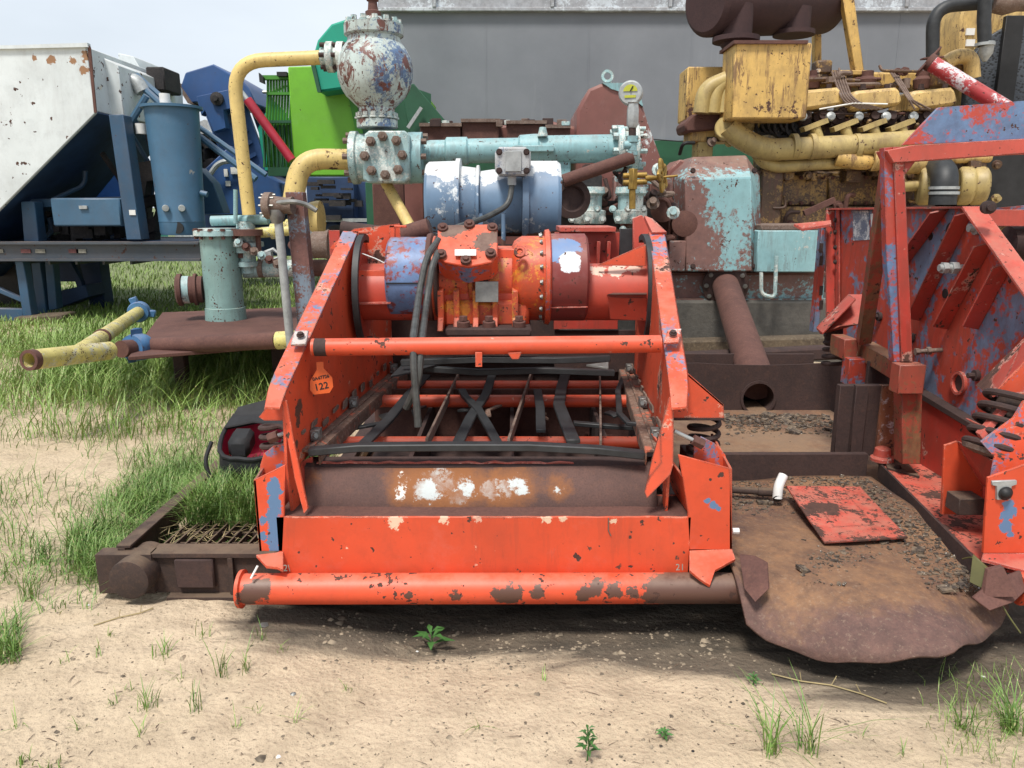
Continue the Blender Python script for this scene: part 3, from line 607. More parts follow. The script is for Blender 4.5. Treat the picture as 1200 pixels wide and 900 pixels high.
# ------------------------------------------------------------------ green machine
def green():
    Y = 13.2; T = thing('green_shredder', 'lime green machine with teal hopper and slatted side rack', 'machine', (W(400, 290, Y).x, Y, 0))
    part(MB().pp([(337, 78), (410, 76), (500, 110), (500, 206), (345, 206)], Y, 1.6), 'side_panel', M['lime'], T, .02)
    part(MB().pp([(400, 76), (408, 76), (436, 206), (428, 206)], Y-.06, .05), 'panel_edge', M['lime_dark'], T, 0)
    part(MB().pp([(407, 76), (410, 76), (505, 110), (505, 206), (436, 206)], Y-.03, .02), 'front_panel', M['green_dark'], T, 0)
    part(MB().pp([(364, 75), (372, 47), (388, 28), (406, 22), (425, 24), (440, 35), (440, 102), (401, 104), (372, 108)], Y-.5, 1.2), 'hopper', M['teal'], T, .03)
    part(MB().pp([(372, 108), (364, 75), (369, 76), (376, 108)], Y-.56, .06), 'hopper_lip', M['green_dark'], T, 0)
    m = MB()
    for k in range(9):
        x = 314+k*3.4; m.tube([W(x, 90, Y+.2), W(x, 112, Y+.2), W(x-2, 150, Y+.25), W(x-4+k*.7, 196, Y+.3)], .022, 6)
    m.pb(306, 88, 342, 93, Y+.1, .12); m.pb(312, 108, 342, 111, Y+.1, .1)
    part(m, 'rack', M['lime_dark'], T, 0)
    m = MB(); m.pb(306, 141, 344, 144, Y+.1, .1)
    for k in range(7): m.pb(308+k*5, 146, 310+k*5, 196, Y+.2, .05)
    part(m, 'lower_rack', M['green_dark'], T, 0)
    part(MB().pp([(303, 85), (308, 90), (309, 98), (304, 96)], Y, .1), 'lamp', M['black'], T, 0); part(MB().pb(324, 84, 336, 89, Y, .1), 'lamp', M['black'], T, 0)
    part(MB().pp([(302, 150), (318, 118), (330, 130), (345, 160), (345, 200), (310, 200)], Y+2.5, .3), 'guard', M['teal'], T, .01)
    part(MB().pb(310, 145, 345, 206, Y+1.6, .4), 'back_frame', M['green_dark'], T, 0)
    part(MB().pp([(470, 100), (485, 98), (525, 145), (525, 158), (480, 158)], Y-.8, .4), 'chute', M['green_dark'], T, .01)
    part(MB().bar(W(478, 150, Y-.9), W(494, 126, Y-.9), .05, .05), 'strut', M['steelpale'], T, 0)
    # blue lower chassis
    c = thing('dark_blue_chassis', 'dark blue wheeled chassis below the lime green panel', 'chassis', (W(400, 300, 12.2).x, 12.2, 0))
    part(MB().pb(358, 207, 416, 262, 12.2, 1), 'hull', M['dark_blue'], c, .02)
    part(MB().pb(416, 212, 475, 262, 12.5, 1), 'hull', M['dark_blue'], c, .02)
    part(MB().pp([(350, 268), (366, 256), (462, 256), (462, 260), (368, 260), (354, 272)], 11.9, .1), 'tow_frame', M['steelpale'], c, 0)
    part(MB().pb(340, 262, 480, 270, 12.0, 1), 'bed', M['dark_blue'], c, .01)
    for x in (365, 400, 440, 470):
        part(MB().lathe(W(x, 283, 12.1), (0, -1, 0), [(0, .26), (.2, .26), (.2, .15), (.17, .1)], 24), 'wheel', M['black'], c, 0)
    m = MB()
    for k in range(26):
        p = W(362+rnd.random()*95, 213+rnd.random()*50, 12.1); m.obox(p+Vector((0, -k*.011, 0)), (.05+.1*rnd.random(), 0, 0), (0, .05, 0), (0, 0, .015+.03*rnd.random()))
    part(m, 'fittings', M['darkstuff'], c, 0)
    gp = part(MB().box(W(425, 0, 12).x-.0, W(452, 0, 12).x, 11.6, 11.8, .9, 1.95), 'green_post', M['green_dark'], None, .01, origin=(W(440, 280, 11.6).x, 11.6, 0)); tag(gp, 'dark green steel post behind the yellow elbow pipe', 'post')
    # low green flatbed far behind
    f = thing('green_flatbed', 'low bright green flatbed edge far behind the trailer legs', 'flatbed', (W(145, 300, 24).x, 24, 0))
    part(MB().box(W(100, 300, 24).x, W(166, 300, 24).x, 24, 26, .55, .75), 'bed', M['teal'], f, 0)
    for x in (128, 146): part(MB().box(W(x, 300, 24).x, W(x+9, 300, 24).x, 23.96, 24, .30, .52), 'reflector', M['white'], f, 0)
    part(MB().box(W(100, 300, 24).x, W(160, 300, 24).x, 24, 24.3, .1, .54), 'chassis', M['rust_brown'], f, 0)
green()
# ------------------------------------------------------------------ mud pump group (Y about 8)
def pump():
    Y = 8.2
    T = thing('mud_pump', 'rusty and turquoise mud pump body on a long steel skid', 'pump', (W(760, 395, Y).x, Y, 0))
    x0 = W(470, 300, Y).x
    part(MB().pb(440, 318, 965, 350, Y-.1, 1.6), 'skid_beam', M['turq_rust'], T, .01)
    part(MB().box(x0, W(965, 318, Y).x, Y-.16, Y, W(700, 321, Y).z, W(700, 318, Y).z), 'skid_flange', M['rust_brown'], T, .0)
    part(MB().box(x0, W(965, 318, Y).x, Y-.16, Y, W(700, 352, Y).z, W(700, 348, Y).z), 'skid_flange', M['turq_rust'], T, .0)
    part(MB().pb(470, 205, 800, 318, Y+.7, 1.0), 'body', M['rust_guard'], T, .02)
    # gear case
    part(MB().pp([(676, 130), (690, 104), (704, 98), (745, 98), (760, 145), (780, 200), (786, 240), (786, 318), (676, 318)], Y+.2, .9), 'gear_case', M['rust_guard'], T, .03)
    part(MB().pp([(706, 97), (746, 97), (754, 125), (735, 110), (716, 104)], Y+.18, .93), 'gear_case_lid', M['turq'], T, .0)
    part(MB().pb(720, 205, 786, 290, Y, .2), 'side_box', M['turq_rust'], T, .02)
    part(MB().ring(W(712, 89, Y+.3), (0, 1, 0), .035, .065, .03, 20), 'lifting_eye', M['turq_pale'], T, 0)
    part(MB().pb(708, 95, 717, 100, Y+.38, .08), 'eye_base', M['turq_pale'], T, 0)
    part(MB().pp([(640, 140), (680, 150), (690, 180), (560, 180), (560, 150)], Y+.6, .7), 'hood', M['rust_guard'], T, .03)
    # rusty boxes and perforated covers
    for a, b, c, d in ((492, 146, 540, 165), (541, 141, 585, 166), (594, 143, 640, 160), (640, 148, 668, 165)):
        part(MB().pb(a, b, c, d+14, Y+.25, .35), 'cover_box', M['rust_brown'], T, .01)
        part(MB().pb(a-1, b-2, c+1, b+2, Y+.2, .45), 'cover_rim', M['wornsteel'], T, 0)
    # valve pots
    for x in (690, 738):
        q = part(MB().lathe(W(x, 262, Y-.7), (0, 0, 1), [(0, .14), (.05, .16), (.12, .16), (.13, .12), (.26, .12), (.28, .15), (.34, .14)], 20), 'valve_pot', M['turq_pale'], T, 0)
    m = MB()
    for k in range(16): m.bolt(W(664+k*6, 245+(k % 3)*12, Y-.9), (0, -1, .2), .025)
    part(m, 'bolts', M['turq_pale'], T, 0)
    part(MB().pb(655, 235, 770, 300, Y-.3, .6), 'fluid_end', M['darkstuff'], T, .02)
    for x in (800, 775): part(MB().lathe(W(x, 262 if x == 800 else 245, Y-.2), (0, -1, 0), [(0, .13), (.1, .13), (.12, .05)], 18), 'bearing_cap', M['rust_brown'], T, 0)
    part(MB().pb(785, 282, 803, 318, Y-.3, .3), 'step_box', M['turq_rust'], T, .01)
    part(MB().pb(762, 215, 783, 270, Y-.1, .2), 'rust_door', M['rust_brown'], T, .01)
    g = random.Random(5)
    for k in range(46):
        px = g.uniform(655, 790); py = g.uniform(196, 300); p = W(px, py, Y-g.uniform(.1, .6)); mt = M[g.choice(['turq_pale', 'turq', 'rust_brown', 'rust_dark', 'wornsteel'])]
        if g.random() < .5: part(MB().lathe(p, (g.uniform(-.3, .3), -1, g.uniform(0, .8)), [(0, .06), (.03, .065), (.035, .035), (.1, .035)], 10), 'cap', mt, T, 0)
        else: part(MB().tube(fillet([p, p+Vector((g.uniform(-.2, .2), -.05, 0)), p+Vector((g.uniform(-.25, .25), 0, g.uniform(-.3, .2)))], .06), .022, 8), 'line', mt, T, 0)
    for k in range(18):
        p = W(498+g.random()*175, 143+g.random()*6, Y+.2); part(MB().obox(p+Vector((0, k*.013, k*.0017)), (.03+.03*g.random(), 0, 0), (0, .03, 0), (0, 0, .02+.02*g.random())), 'cover_clip', M[g.choice(['wornsteel', 'turq_pale', 'rust_dark'])], T, .003)
    # drive guard
    G = thing('chain_guard', 'big chamfered chain guard, turquoise paint worn to rust, left of the yellow engine', 'machine guard', (W(840, 320, Y).x, Y, 0))
    fr = [W(803, 210, Y-.3), W(880, 208, Y-.3), W(882, 318, Y-.3), W(803, 318, Y-.3)]
    bk = [W(812, 184, Y+.05), W(874, 182, Y+.05), W(890, 206, Y+.0), W(893, 318, Y+.0), W(791, 318, Y+.0), W(790, 206, Y+.0)]
    rr_ = [p+Vector((0, .6, 0)) for p in bk]
    part(MB().add(fr+bk+rr_, [(0, 1, 2, 3), (0, 1, 5, 4), (1, 2, 7, 6), (1, 6, 5), (0, 3, 8, 9), (0, 9, 4), (2, 3, 8, 7), (4, 5, 11, 10), (5, 6, 12, 11), (6, 7, 13, 12), (7, 8, 14, 13), (8, 9, 15, 14), (9, 4, 10, 15), (10, 11, 12, 13, 14, 15)]), 'shell', M['turq_rust'], G, .012)
    part(MB().pp([(783, 200), (797, 186), (806, 190), (806, 318), (783, 318)], Y+.3, .5), 'rear_shell', M['rust_guard'], G, .02)
    m = MB()
    for x in (812, 884): 
        for y in (200, 312): m.bolt(W(x, y, Y-.3), (0, -1, 0), .02)
    part(m, 'bolt', M['rust_dark'], G, 0)
    B = thing('turquoise_box', 'small turquoise steel box with rusty grating top beside the chain guard', 'box', (W(920, 320, Y).x, Y, W(920, 320, Y).z))
    part(MB().pb(889, 270, 962, 319, Y-.35, .6), 'shell', M['turq'], B, .01); part(MB().pb(892, 263, 965, 270, Y-.33, .62), 'grating_top', M['wornsteel'], B, .01)
    part(MB().tube(fillet([W(892, 319, Y-.4), W(892, 345, Y-.4), W(908, 349, Y-.4), W(910, 300, Y-.4)], .06), .02, 8), 'drain_pipe', M['turq_pale'], B, 0)
    # dark mottled concrete plinth below
    c = MB(); c.box(W(560, 395, 8).x, W(1000, 395, 8).x, 8.0, 9.6, -.05, W(800, 352, 8.0).z)
    o = part(c, 'concrete_plinth', M['concrete'], None, .03, origin=(W(830, 395, 8).x, 8, 0)); tag(o, 'dark oil stained concrete plinth under the pump skid', 'plinth')
    # timber in front
    o = part(MB().bar(W(690, 408, 7.6), W(985, 400, 7.7), .2, .13), 'timber_beam', M['wood'], None, .02, origin=(W(850, 410, 7.6).x, 7.6, 0)); tag(o, 'weathered grey timber lying in front of the concrete plinth', 'timber')
    o = part(MB().bar(W(740, 424, 6.6), W(985, 412, 6.8), .15, .12).bar(W(880, 416, 6.75), W(990, 410, 6.9), .1, .1), 'rusty_rail', M['rust_dark'], None, .02, origin=(W(850, 430, 6.6).x, 6.6, 0)); tag(o, 'dark rusty rail lying behind the trough', 'rail')
    # suction pipe with flange
    P = thing('flanged_pipe', 'rusty inclined flanged pipe running down into the trough', 'pipe', W(850, 330, 7.8))
    a = W(850, 334, 8.0); b = W(888, 450, 5.75); dr = (b-a).normalized()
    part(MB().cyl(a, b, .135, n=28), 'pipe', M['rust_brown'], P, 0)
    fl = part(MB().lathe(a-dr*.02, dr, [(0, .235), (.05, .235)], 30), 'flange', M['rust_dark'], P, .004)
    m = MB(); u = dr.cross(Vector((0, 0, 1))).normalized(); v = dr.cross(u)
    for k in range(10): m.bolt(a+dr*.03+(u*math.cos(k*.628)+v*math.sin(k*.628))*.195, dr, .018)
    part(m, 'bolts', M['steel'], fl, 0)
    # dampener
    D = thing('pulsation_dampener', 'round pulsation dampener with flaking white, blue and rust paint', 'dampener', W(440, 150, 7.6))
    Yd = 7.6; sc = mpp(90, Yd)
    zz = lambda y: W(440, y, Yd).z; o = Vector((W(440, 90, Yd).x, Yd, 0))
    prof = [(150, 24), (141, 24), (140, 21), (127, 21), (120, 28), (113, 35), (104, 40), (92, 43.5), (80, 44), (68, 42), (58, 37), (52, 33), (50, 31), (44, 30), (42, 34), (30, 34), (28, 22), (24, 12), (20, 10)]
    body = part(MB().lathe(o, (0, 0, 1), [(zz(y), r*sc) for y, r in prof], 48), 'body', M['dampener'], D, 0)
    nk = part(MB().lathe(o, (0, 0, 1), [(zz(24), 9*sc), (zz(14), 9*sc), (zz(12), 6*sc), (zz(2), 5*sc), (zz(1), 7*sc), (zz(-8), 6*sc), (zz(-10), 3*sc)], 20), 'charging_valve', M['rust_brown'], D, 0)
    m = MB()
    for k in range(14):
        a = k*2*math.pi/14; m.bolt(o+Vector((math.cos(a)*29*sc, math.sin(a)*29*sc, zz(30))), (0, 0, 1), .028, .05)
        a += .2; m.bolt(o+Vector((math.cos(a)*22*sc, math.sin(a)*22*sc, zz(139))), (0, 0, 1), .024, .05)
    part(m, 'bolts', M['turq_pale'], body, 0)
    # block
    Bk = thing('valve_block', 'pale turquoise bolted valve block below the round dampener', 'valve block', W(450, 215, 7.4))
    Yb = 7.35; s = mpp(185, Yb)
    bl = part(MB().pp([(427, 157), (432, 153), (474, 153), (480, 158), (480, 209), (474, 214), (430, 214), (425, 209)], Yb, .55), 'block', M['turq_pale'], Bk, .015)
    xl = W(406, 185, Yb).x; xr = W(492, 185, Yb).x; ce = W(450, 185, Yb+.27)
    part(MB().lathe((xl, ce.y, ce.z), (1, 0, 0), [(0, 31*s), (.06, 31*s), (.07, 28*s), (.16, 28*s)], 32), 'left_flange', M['turq_pale'], Bk, 0)
    part(MB().lathe((xr-.13, ce.y, ce.z), (1, 0, 0), [(0, 30*s), (.13, 30*s), (.135, 26*s)], 32), 'right_flange', M['turq'], Bk, 0)
    m = MB()
    for x, y in ((449, 160), (465, 165), (472, 182), (467, 199), (452, 205), (436, 200), (428, 183), (435, 166)):
        p = W(x, y, Yb-.005); m.cyl(p, p+Vector((0, -.06, 0)), .046, n=6); m.cyl(p+Vector((0, -.06, 0)), p+Vector((0, -.085, 0)), .026, n=10)
    part(m, 'bolts', M['wornsteel'], bl, .004)
    m = MB()
    for k in range(8):
        a = k*math.pi/4; p = Vector((xl, ce.y+math.cos(a)*26*s, ce.z+math.sin(a)*26*s)); m.cyl(p, p-Vector((.05, 0, 0)), .03, n=6)
        p = Vector((xr, ce.y+math.cos(a)*25*s, ce.z+math.sin(a)*25*s)); m.cyl(p, p+Vector((.05, 0, 0)), .03, n=6)
    part(m, 'bolts', M['wornsteel'], Bk, 0)
    # discharge pipe
    Dp = thing('discharge_pipe', 'turquoise horizontal discharge pipe ending in a bolted flange', 'pipe', W(620, 190, 7.7))
    c0 = W(492, 178, 7.65); c1 = W(722, 174, 7.65); ss = mpp(176, 7.65)
    dv = Vector((1, 0, 0)); L = c1.x-c0.x
    part(MB().lathe(c0, c1-c0, [(0, 13*ss), (L*.13, 13*ss), (L*.14, 16*ss), (L*.24, 16*ss), (L*.25, 14*ss), (L*.5, 14*ss), (L*.51, 17*ss), (L*.58, 18*ss), (L*.6, 18*ss), (L*.61, 16*ss), (L, 16*ss)], 28), 'pipe', M['turq'], Dp, 0)
    fl = part(MB().lathe(c1, (1, 0, 0), [(0, 18*ss), (0, 26*ss), (.06, 26*ss), (.08, 20*ss), (.12, 20*ss), (.14, 26*ss), (.20, 26*ss), (.2, 8*ss)], 32), 'flange', M['turq_pale'], Dp, 0)
    m = MB()
    for k in range(8):
        a = k*math.pi/4+.2; p = c1+Vector((-.05, math.cos(a)*22*ss, math.sin(a)*22*ss)); m.cyl(p, p+Vector((.32, 0, 0)), .022, n=8); m.cyl(p, p+Vector((.05, 0, 0)), .036, n=6)
    part(m, 'bolts', M['turq_pale'], fl, 0)
    part(MB().pb(600, 170, 650, 178, 7.45, .3), 'saddle', M['turq'], Dp, .01); part(MB().pb(636, 186, 668, 232, 7.6, .3), 'bracket', M['turq'], Dp, .01)
    part(MB().cyl(W(636, 160, 7.55), W(636, 149, 7.55), .05, .03), 'vent_cap', M['turq_pale'], Dp, 0)
    part(MB().pb(655, 205, 705, 240, 7.6, .2), 'valve_body', M['darkstuff'], Dp, .01)
    # brown pipe with round flange
    Bp = thing('rusty_lever_pipe', 'brown pipe slanting up from a round bolted flange to the gauge stem', 'pipe', W(665, 215, 6.9))
    part(MB().cyl(W(660, 212, 6.9), W(742, 184, 6.9), 7.5*mpp(200, 6.9)), 'pipe', M['rust_brown'], Bp, .003)
    f = part(MB().lathe(W(668, 233, 7.0), (.25, -1, 0), [(0, 21*ss), (.06, 21*ss), (.07, 14*ss), (.03, 12*ss)], 28), 'flange', M['rust_dark'], Bp, 0)
    # gauge
    G = thing('pressure_gauge', 'round pressure gauge with yellow dial on a steel stem', 'gauge', W(741, 205, 6.9)); Yg = 6.9; s = mpp(110, Yg)
    gc = W(739, 109, Yg); fd = Vector((-.25, -1, .0)).normalized()
    part(MB().lathe(gc-fd*.06, fd, [(0, 12*s), (.02, 14*s), (.07, 14*s), (.085, 12.5*s), (.085, 11*s)], 32), 'case', M['steelpale'], G, .002)
    u = Vector((fd.y, -fd.x, 0))*-1
    face = []
    for k in range(13): a = math.pi*k/12; face.append(gc+fd*.028+u*math.cos(a)*8.2*s+Vector((0, 0, math.sin(a)*7.5*s+1.5*s)))
    part(MB().prism(face, fd*.004), 'dial', M['gauge_face'], G, 0)
    part(MB().obox(gc+fd*.03-Vector((0, 0, 4.3*s)), u*6.5*s, fd*.003, (0, 0, 1.4*s)), 'window', M['gauge_face'], G, 0)
    part(MB().bar(gc+fd*.036+Vector((0, 0, 1.6*s)), gc+fd*.036+Vector((0, 0, 7*s))+u*3*s, .008, .008), 'needle', M['ink'], G, 0)
    part(MB().lathe(W(741, 150, Yg), (0, 0, 1), [(0, 5.5*s), (4*s, 7.5*s), (20*s, 7.5*s), (27*s, 6.5*s), (29*s, 8*s)], 6), 'hex_body', M['steelpale'], G, .003)
    part(MB().cyl(W(741, 160, Yg), W(741, 148, Yg), 4.5*s), 'stem', M['rust_dark'], G, 0)
    part(MB().lathe(W(741, 182, Yg), (0, 0, 1), [(0, 6.5*s), (5*s, 6.5*s), (5*s, 5*s), (14*s, 5*s), (15*s, 6.5*s), (22*s, 6.5*s)], 16).cyl(W(741, 170, Yg), W(731, 170, Yg), 5*s), 'tee', M['turq'], G, 0)
    V = thing('brass_valve', 'small brass valve with spoked hand wheel under the gauge', 'valve', W(741, 232, 6.9))
    part(MB().lathe(W(741, 222, Yg), (0, 0, 1), [(0, 6*s), (24*s, 6*s)], 6).cyl(W(741, 222, Yg), W(741, 245, Yg), 4*s).cyl(W(730, 206, Yg), W(758, 205, Yg), 3.4*s).cyl(W(730, 214, Yg), W(758, 213, Yg), 3.4*s), 'body', M['brass'], V, .003)
    part(MB().cyl(W(756, 209, Yg), W(776, 208, Yg), 4*s, 2*s).cyl(W(774, 208, Yg), W(794, 206, Yg), 1.4*s), 'spindle', M['brass'], V, 0)
    hw = MB(); hc = W(776, 206, Yg); hn = Vector((1, -.45, .1)).normalized(); hu = hn.cross(Vector((0, 0, 1))).normalized(); hv = hn.cross(hu)
    rim = []
    for k in range(41):
        a = k*2*math.pi/40; rr = (15+4*math.cos(5*a))*s; rim.append(hc+(hu*math.cos(a)+hv*math.sin(a))*rr)
    hw.tube(rim, .018, 6)
    for k in range(5): a = k*2*math.pi/5; hw.tube([hc, hc+(hu*math.cos(a)+hv*math.sin(a))*19*s], .012, 6)
    part(hw, 'hand_wheel', M['brass'], V, 0)
    # yellow high pressure lines
    yp = MB().tube(fillet([W(385, 67, 7.6), W(272, 72, 7.6), W(292, 252, 7.6)], .3, 8), 8*mpp(80, 7.6), 18)
    Yp = thing('yellow_pressure_pipe', 'tall yellow pipe bending over from the dampener down to the manifold', 'pipe', W(291, 252, 7.6)); part(yp, 'pipe', M['yellowpipe'], Yp, 0)
    part(MB().lathe(W(376, 67, 7.6), (1, 0, 0), [(0, 10*sc), (.05, 10*sc), (.06, 17*sc), (.12, 17*sc), (.13, 12*sc), (.15, 12*sc), (.16, 17*sc), (.22, 17*sc)], 24), 'flange', M['turq_pale'], Yp, 0)
    m = MB()
    for k in range(6):
        a = k*math.pi/3; p = W(377, 67, 7.6)+Vector((0, math.cos(a)*14*sc, math.sin(a)*14*sc)); m.cyl(p, p+Vector((.24, 0, 0)), .022, n=6)
    part(m, 'bolts', M['rust_dark'], Yp, 0)
    Ye = thing('yellow_elbow_pipe', 'thick yellow elbow pipe leaving the left of the valve block', 'pipe', W(342, 230, 7.4))
    e = MB().tube(fillet([W(408, 187, 7.6), W(352, 186, 7.5), W(341, 250, 7.4)], .33, 9), 12*mpp(190, 7.5), 24); part(e, 'pipe', M['yellowpipe'], Ye, 0)
    part(MB().ring(W(372, 188, 7.53), (1, 0, 0), 11*s, 12.6*s, .02), 'weld_seam', M['yellowpipe'], Ye, 0)
    o = part(MB().cyl(W(452, 214, 7.7), W(484, 272, 7.2), 6.5*mpp(230, 7.5)), 'yellow_strut', M['yellowpipe'], None, .004, origin=W(484, 272, 7.2)); tag(o, 'straight yellow strut slanting down below the valve block', 'strut')
    m = MB()
    for x in (470, 497, 508): m.box(W(x, 250, 8.6).x, W(x+5, 250, 8.6).x, 8.5, 8.6, .6, W(x, 170, 8.6).z)
    part(m, 'frame_post', M['rust_brown'], T, 0)
    part(MB().pb(436, 215, 470, 285, 8.9, .3), 'end_plate', M['rust_brown'], T, .01)
pump()
# ------------------------------------------------------------------ blue vibrator motor behind
def bluemotor():
    Y = 5.5; T = thing('blue_vibrator_motor', 'weathered blue vibrator motor with round end covers behind the orange basket', 'motor', W(578, 290, Y)); s = mpp(235, Y)
    c = W(578, 238, Y+.0); xx = lambda px: W(px, 238, Y).x
    o = Vector((0, Y+.25, c.z))
    part(MB().lathe(Vector((xx(497), 0, 0))+o, (1, 0, 0), [(0, 46*s), (.02, 49*s), (xx(533)-xx(497), 50*s)], 40), 'end_cover', M['bluemotor'], T, 0)
    part(MB().lathe(Vector((xx(620), 0, 0))+o, (1, 0, 0), [(0, 50*s), (xx(654)-xx(620), 50*s), (xx(658)-xx(620), 47*s)], 40), 'end_cover', M['bluemotor'], T, 0)
    part(MB().lathe(Vector((xx(533), 0, 0))+o, (1, 0, 0), [(0, 53*s), (.03, 53*s), (.035, 44*s), (.14, 42*s), (.145, 45*s), (.165, 45*s), (.17, 38*s), (.26, 40*s), (xx(612)-xx(533), 40*s), (xx(612)-xx(533)+.003, 53*s), (xx(620)-xx(533), 53*s)], 40), 'body', M['bluemotor'], T, 0)
    bx = part(MB().pp([(580, 178), (585, 172), (616, 172), (622, 178), (622, 200), (616, 206), (585, 206), (580, 200)], Y-.12, .2), 'junction_box', M['jbox'], T, .012)
    part(MB().pp([(592, 177), (611, 177), (611, 201), (592, 201)], Y-.132, .012), 'box_plate', M['steelpale'], bx, .002)
    m = MB()
    for x in (585, 617):
        for y in (178, 200): m.bolt(W(x, y, Y-.12), (0, -1, 0), .016)
    part(m, 'bolts', M['rust_dark'], bx, 0)
    part(MB().cyl(W(600, 206, Y-.05), W(600, 217, Y-.05), .03), 'gland', M['steelpale'], T, 0)
    part(MB().tube(fillet([W(600, 215, Y-.05), W(597, 240, Y-.1), W(570, 255, Y-.2), W(530, 268, Y-.6), W(512, 278, 4.4)], .2, 6), .02, 10), 'cable', M['cable'], T, 0)
    part(MB().pb(510, 290, 650, 420, Y+.05, .5), 'pedestal', M['rust_dark'], T, .02)
    part(MB().cyl(W(590, 250, Y-.02), W(590, 290, Y-.02), .015).pb(560, 250, 566, 292, Y, .1), 'mount_ribs', M['bluemotor'], T, 0)
bluemotor()
# ------------------------------------------------------------------ yellow engine
def engine():
    Y = 9.3; T = thing('yellow_diesel_engine', 'large rusty yellow diesel engine with olive exhaust manifold', 'engine', (W(1000, 320, Y).x, Y, .9))
    part(MB().pb(892, 200, 1230, 330, Y+.3, 1.6), 'block', M['cat_dirty'], T, .03)
    part(MB().pb(930, 132, 1230, 200, Y+.35, 1.5), 'cylinder_bank', M['cat_dirty'], T, .03)
    for a in (909, 972, 1036, 1100):
        d = part(MB().pp([(a+3, 206), (a+57, 204), (a+60, 207), (a+60, 236), (a+56, 240), (a+4, 241), (a, 238), (a, 209)], Y+.22, .08), 'crankcase_door', M['cat_dirty'], T, .01)
        m = MB()
        for q in range(5):
            m.bolt(W(a+4+q*13, 208, Y+.2), (0, -1, 0), .018); m.bolt(W(a+4+q*13, 238, Y+.2), (0, -1, 0), .018)
        part(m, 'bolts', M['rust_brown'], d, 0)
    part(MB().pb(892, 242, 1200, 262, Y+.1, .3), 'sump_rail', M['cat_dirty'], T, .01)
    part(MB().pb(895, 180, 912, 300, Y, .4), 'front_housing', M['cat_dirty'], T, .02)
    part(MB().pb(810, 150, 860, 166, Y+.1, .4), 'shelf', M['cat'], T, .01); part(MB().pb(818, 166, 835, 184, Y+.1, .3), 'shelf_leg', M['cat_pipe'], T, .01)
    part(MB().pp([(802, 145), (812, 134), (862, 127), (872, 136), (862, 150), (804, 155)], Y, .5), 'pulley_bracket', M['rust_brown'], T, .02)
    # manifold
    s = mpp(165, Y)
    e = part(MB().tube(fillet([W(853, 148, Y-.15), W(862, 158, Y-.15), W(893, 176, Y-.15), W(1000, 171, Y-.15), W(1140, 160, Y-.15)], .35, 8), 12.5*s, 20), 'exhaust_manifold', M['cat_pipe'], T, 0)
    part(MB().lathe(W(851, 150, Y-.15), (-.2, -1, .1), [(-.1, 13*s), (.03, 13*s)], 20), 'manifold_end', M['cat_pipe'], e, .01)
    for x in (927, 948, 1000): part(MB().ring(W(x, 172, Y-.15), (1, -.0, .04), 11*s, 14.5*s, .06), 'clamp', M['cat_pipe'], e, 0)
    for x in (960, 995, 1028, 1061):
        part(MB().cyl(W(x, 165, Y-.1), W(x-5, 150, Y-.1), .06).obox(W(x-6, 147, Y-.1), (.13, 0, .05), (0, .07, 0), (-.01, 0, .025)), 'manifold_port', M['cat_pipe'], e, 0)
    part(MB().tube(fillet([W(885, 176, Y-.05), W(893, 190, Y-.05), W(910, 196, Y-.05), W(960, 192, Y-.05), W(1100, 186, Y-.05)], .2, 5), 7*s, 14), 'water_pipe', M['cat_pipe'], T, 0)
    part(MB().tube(fillet([W(980, 185, Y-.15), W(1005, 190, Y-.2), W(1030, 190, Y-.1)], .2, 5), 9*s, 14), 'water_elbow', M['cat'], T, 0)
    part(MB().ring(W(1021, 188, Y-.18), (1, 0, 0), 8*s, 12*s, .08), 'collar', M['cat_pale'], T, 0)
    # valve covers
    for a, b in ((935, 988), (1003, 1057), (1071, 1122)):
        vc = part(MB().pp([(a+2, 106), (b-6, 102), (b-2, 106), (b+1, 117), (b, 123), (a-4, 131), (a-6, 128), (a-3, 110)], Y, .55), 'valve_cover', M['cat_pale'], T, .04)
        m = MB()
        for q in (8, 36): m.bolt(W(a+q, 105, Y+.08), (0, 0, 1), .03, .06)
        part(m, 'bolt', M['rust_dark'], vc, 0)
    m = MB()
    for k in range(9):
        x = 940+k*20; m.lathe(W(x, 140, Y+.18), (0, -1, .3), [(0, .09), (.06, .09), (.1, .05), (.13, .05)], 10)
    part(m, 'rocker_boss', M['rust_dark'], T, 0)
    for x in (940, 973, 1006, 1038, 1070): part(MB().lathe(W(x, 137, Y+.02), (0, -1, .4), [(0, .055), (.03, .05), (.05, .01)], 12), 'core_plug', M['steelpale'], T, 0)
    # intake rail + pipes behind covers
    part(MB().pb(930, 84, 1100, 102, Y+.7, .5), 'intake_rail', M['cat'], T, .03)
    for x in (951, 1015, 1080): part(MB().lathe(W(x, 104, Y+.55), (0, 0, 1), [(0, .09), (.1, .11), (.14, .07), (.2, .07)], 12), 'neck', M['rust_brown'], T, 0)
    m = MB()
    for k in range(5): m.tube(fillet([W(975+k*3, 84, Y+.5), W(985+k*3, 112, Y-.05), W(990+k*4, 120, Y-.08), W(1010+k*6, 128, Y-.05)], .15, 4), .012, 6)
    for k in range(3): m.tube([W(1042+k*3, 82, Y+.5), W(1066+k*2, 118, Y-.06), W(1072+k*9, 128, Y-.05)], .012, 6)
    part(m, 'fuel_lines', M['wornsteel'], T, 0)
    m = MB()
    m.tube([W(960, 128, Y-.08), W(1000, 121, Y-.08), W(1040, 122, Y-.08)], .009, 5); part(m, 'wire', M['white'], T, 0)
    # belts and hoses under the box
    m = MB()
    for k in range(8): p = W(893+k*7, 140+rnd.random()*20, Y+.2); m.ring(p, (.2, -1, 0), .10, .13, .08, 16)
    part(m, 'hoses', M['darkstuff'], T, 0)
    part(MB().tube(fillet([W(860, 155, Y+.2), W(890, 140, Y+.2), W(900, 130, Y+.2)], .15), .09, 12), 'hose_pipe', M['cat_pipe'], T, 0)
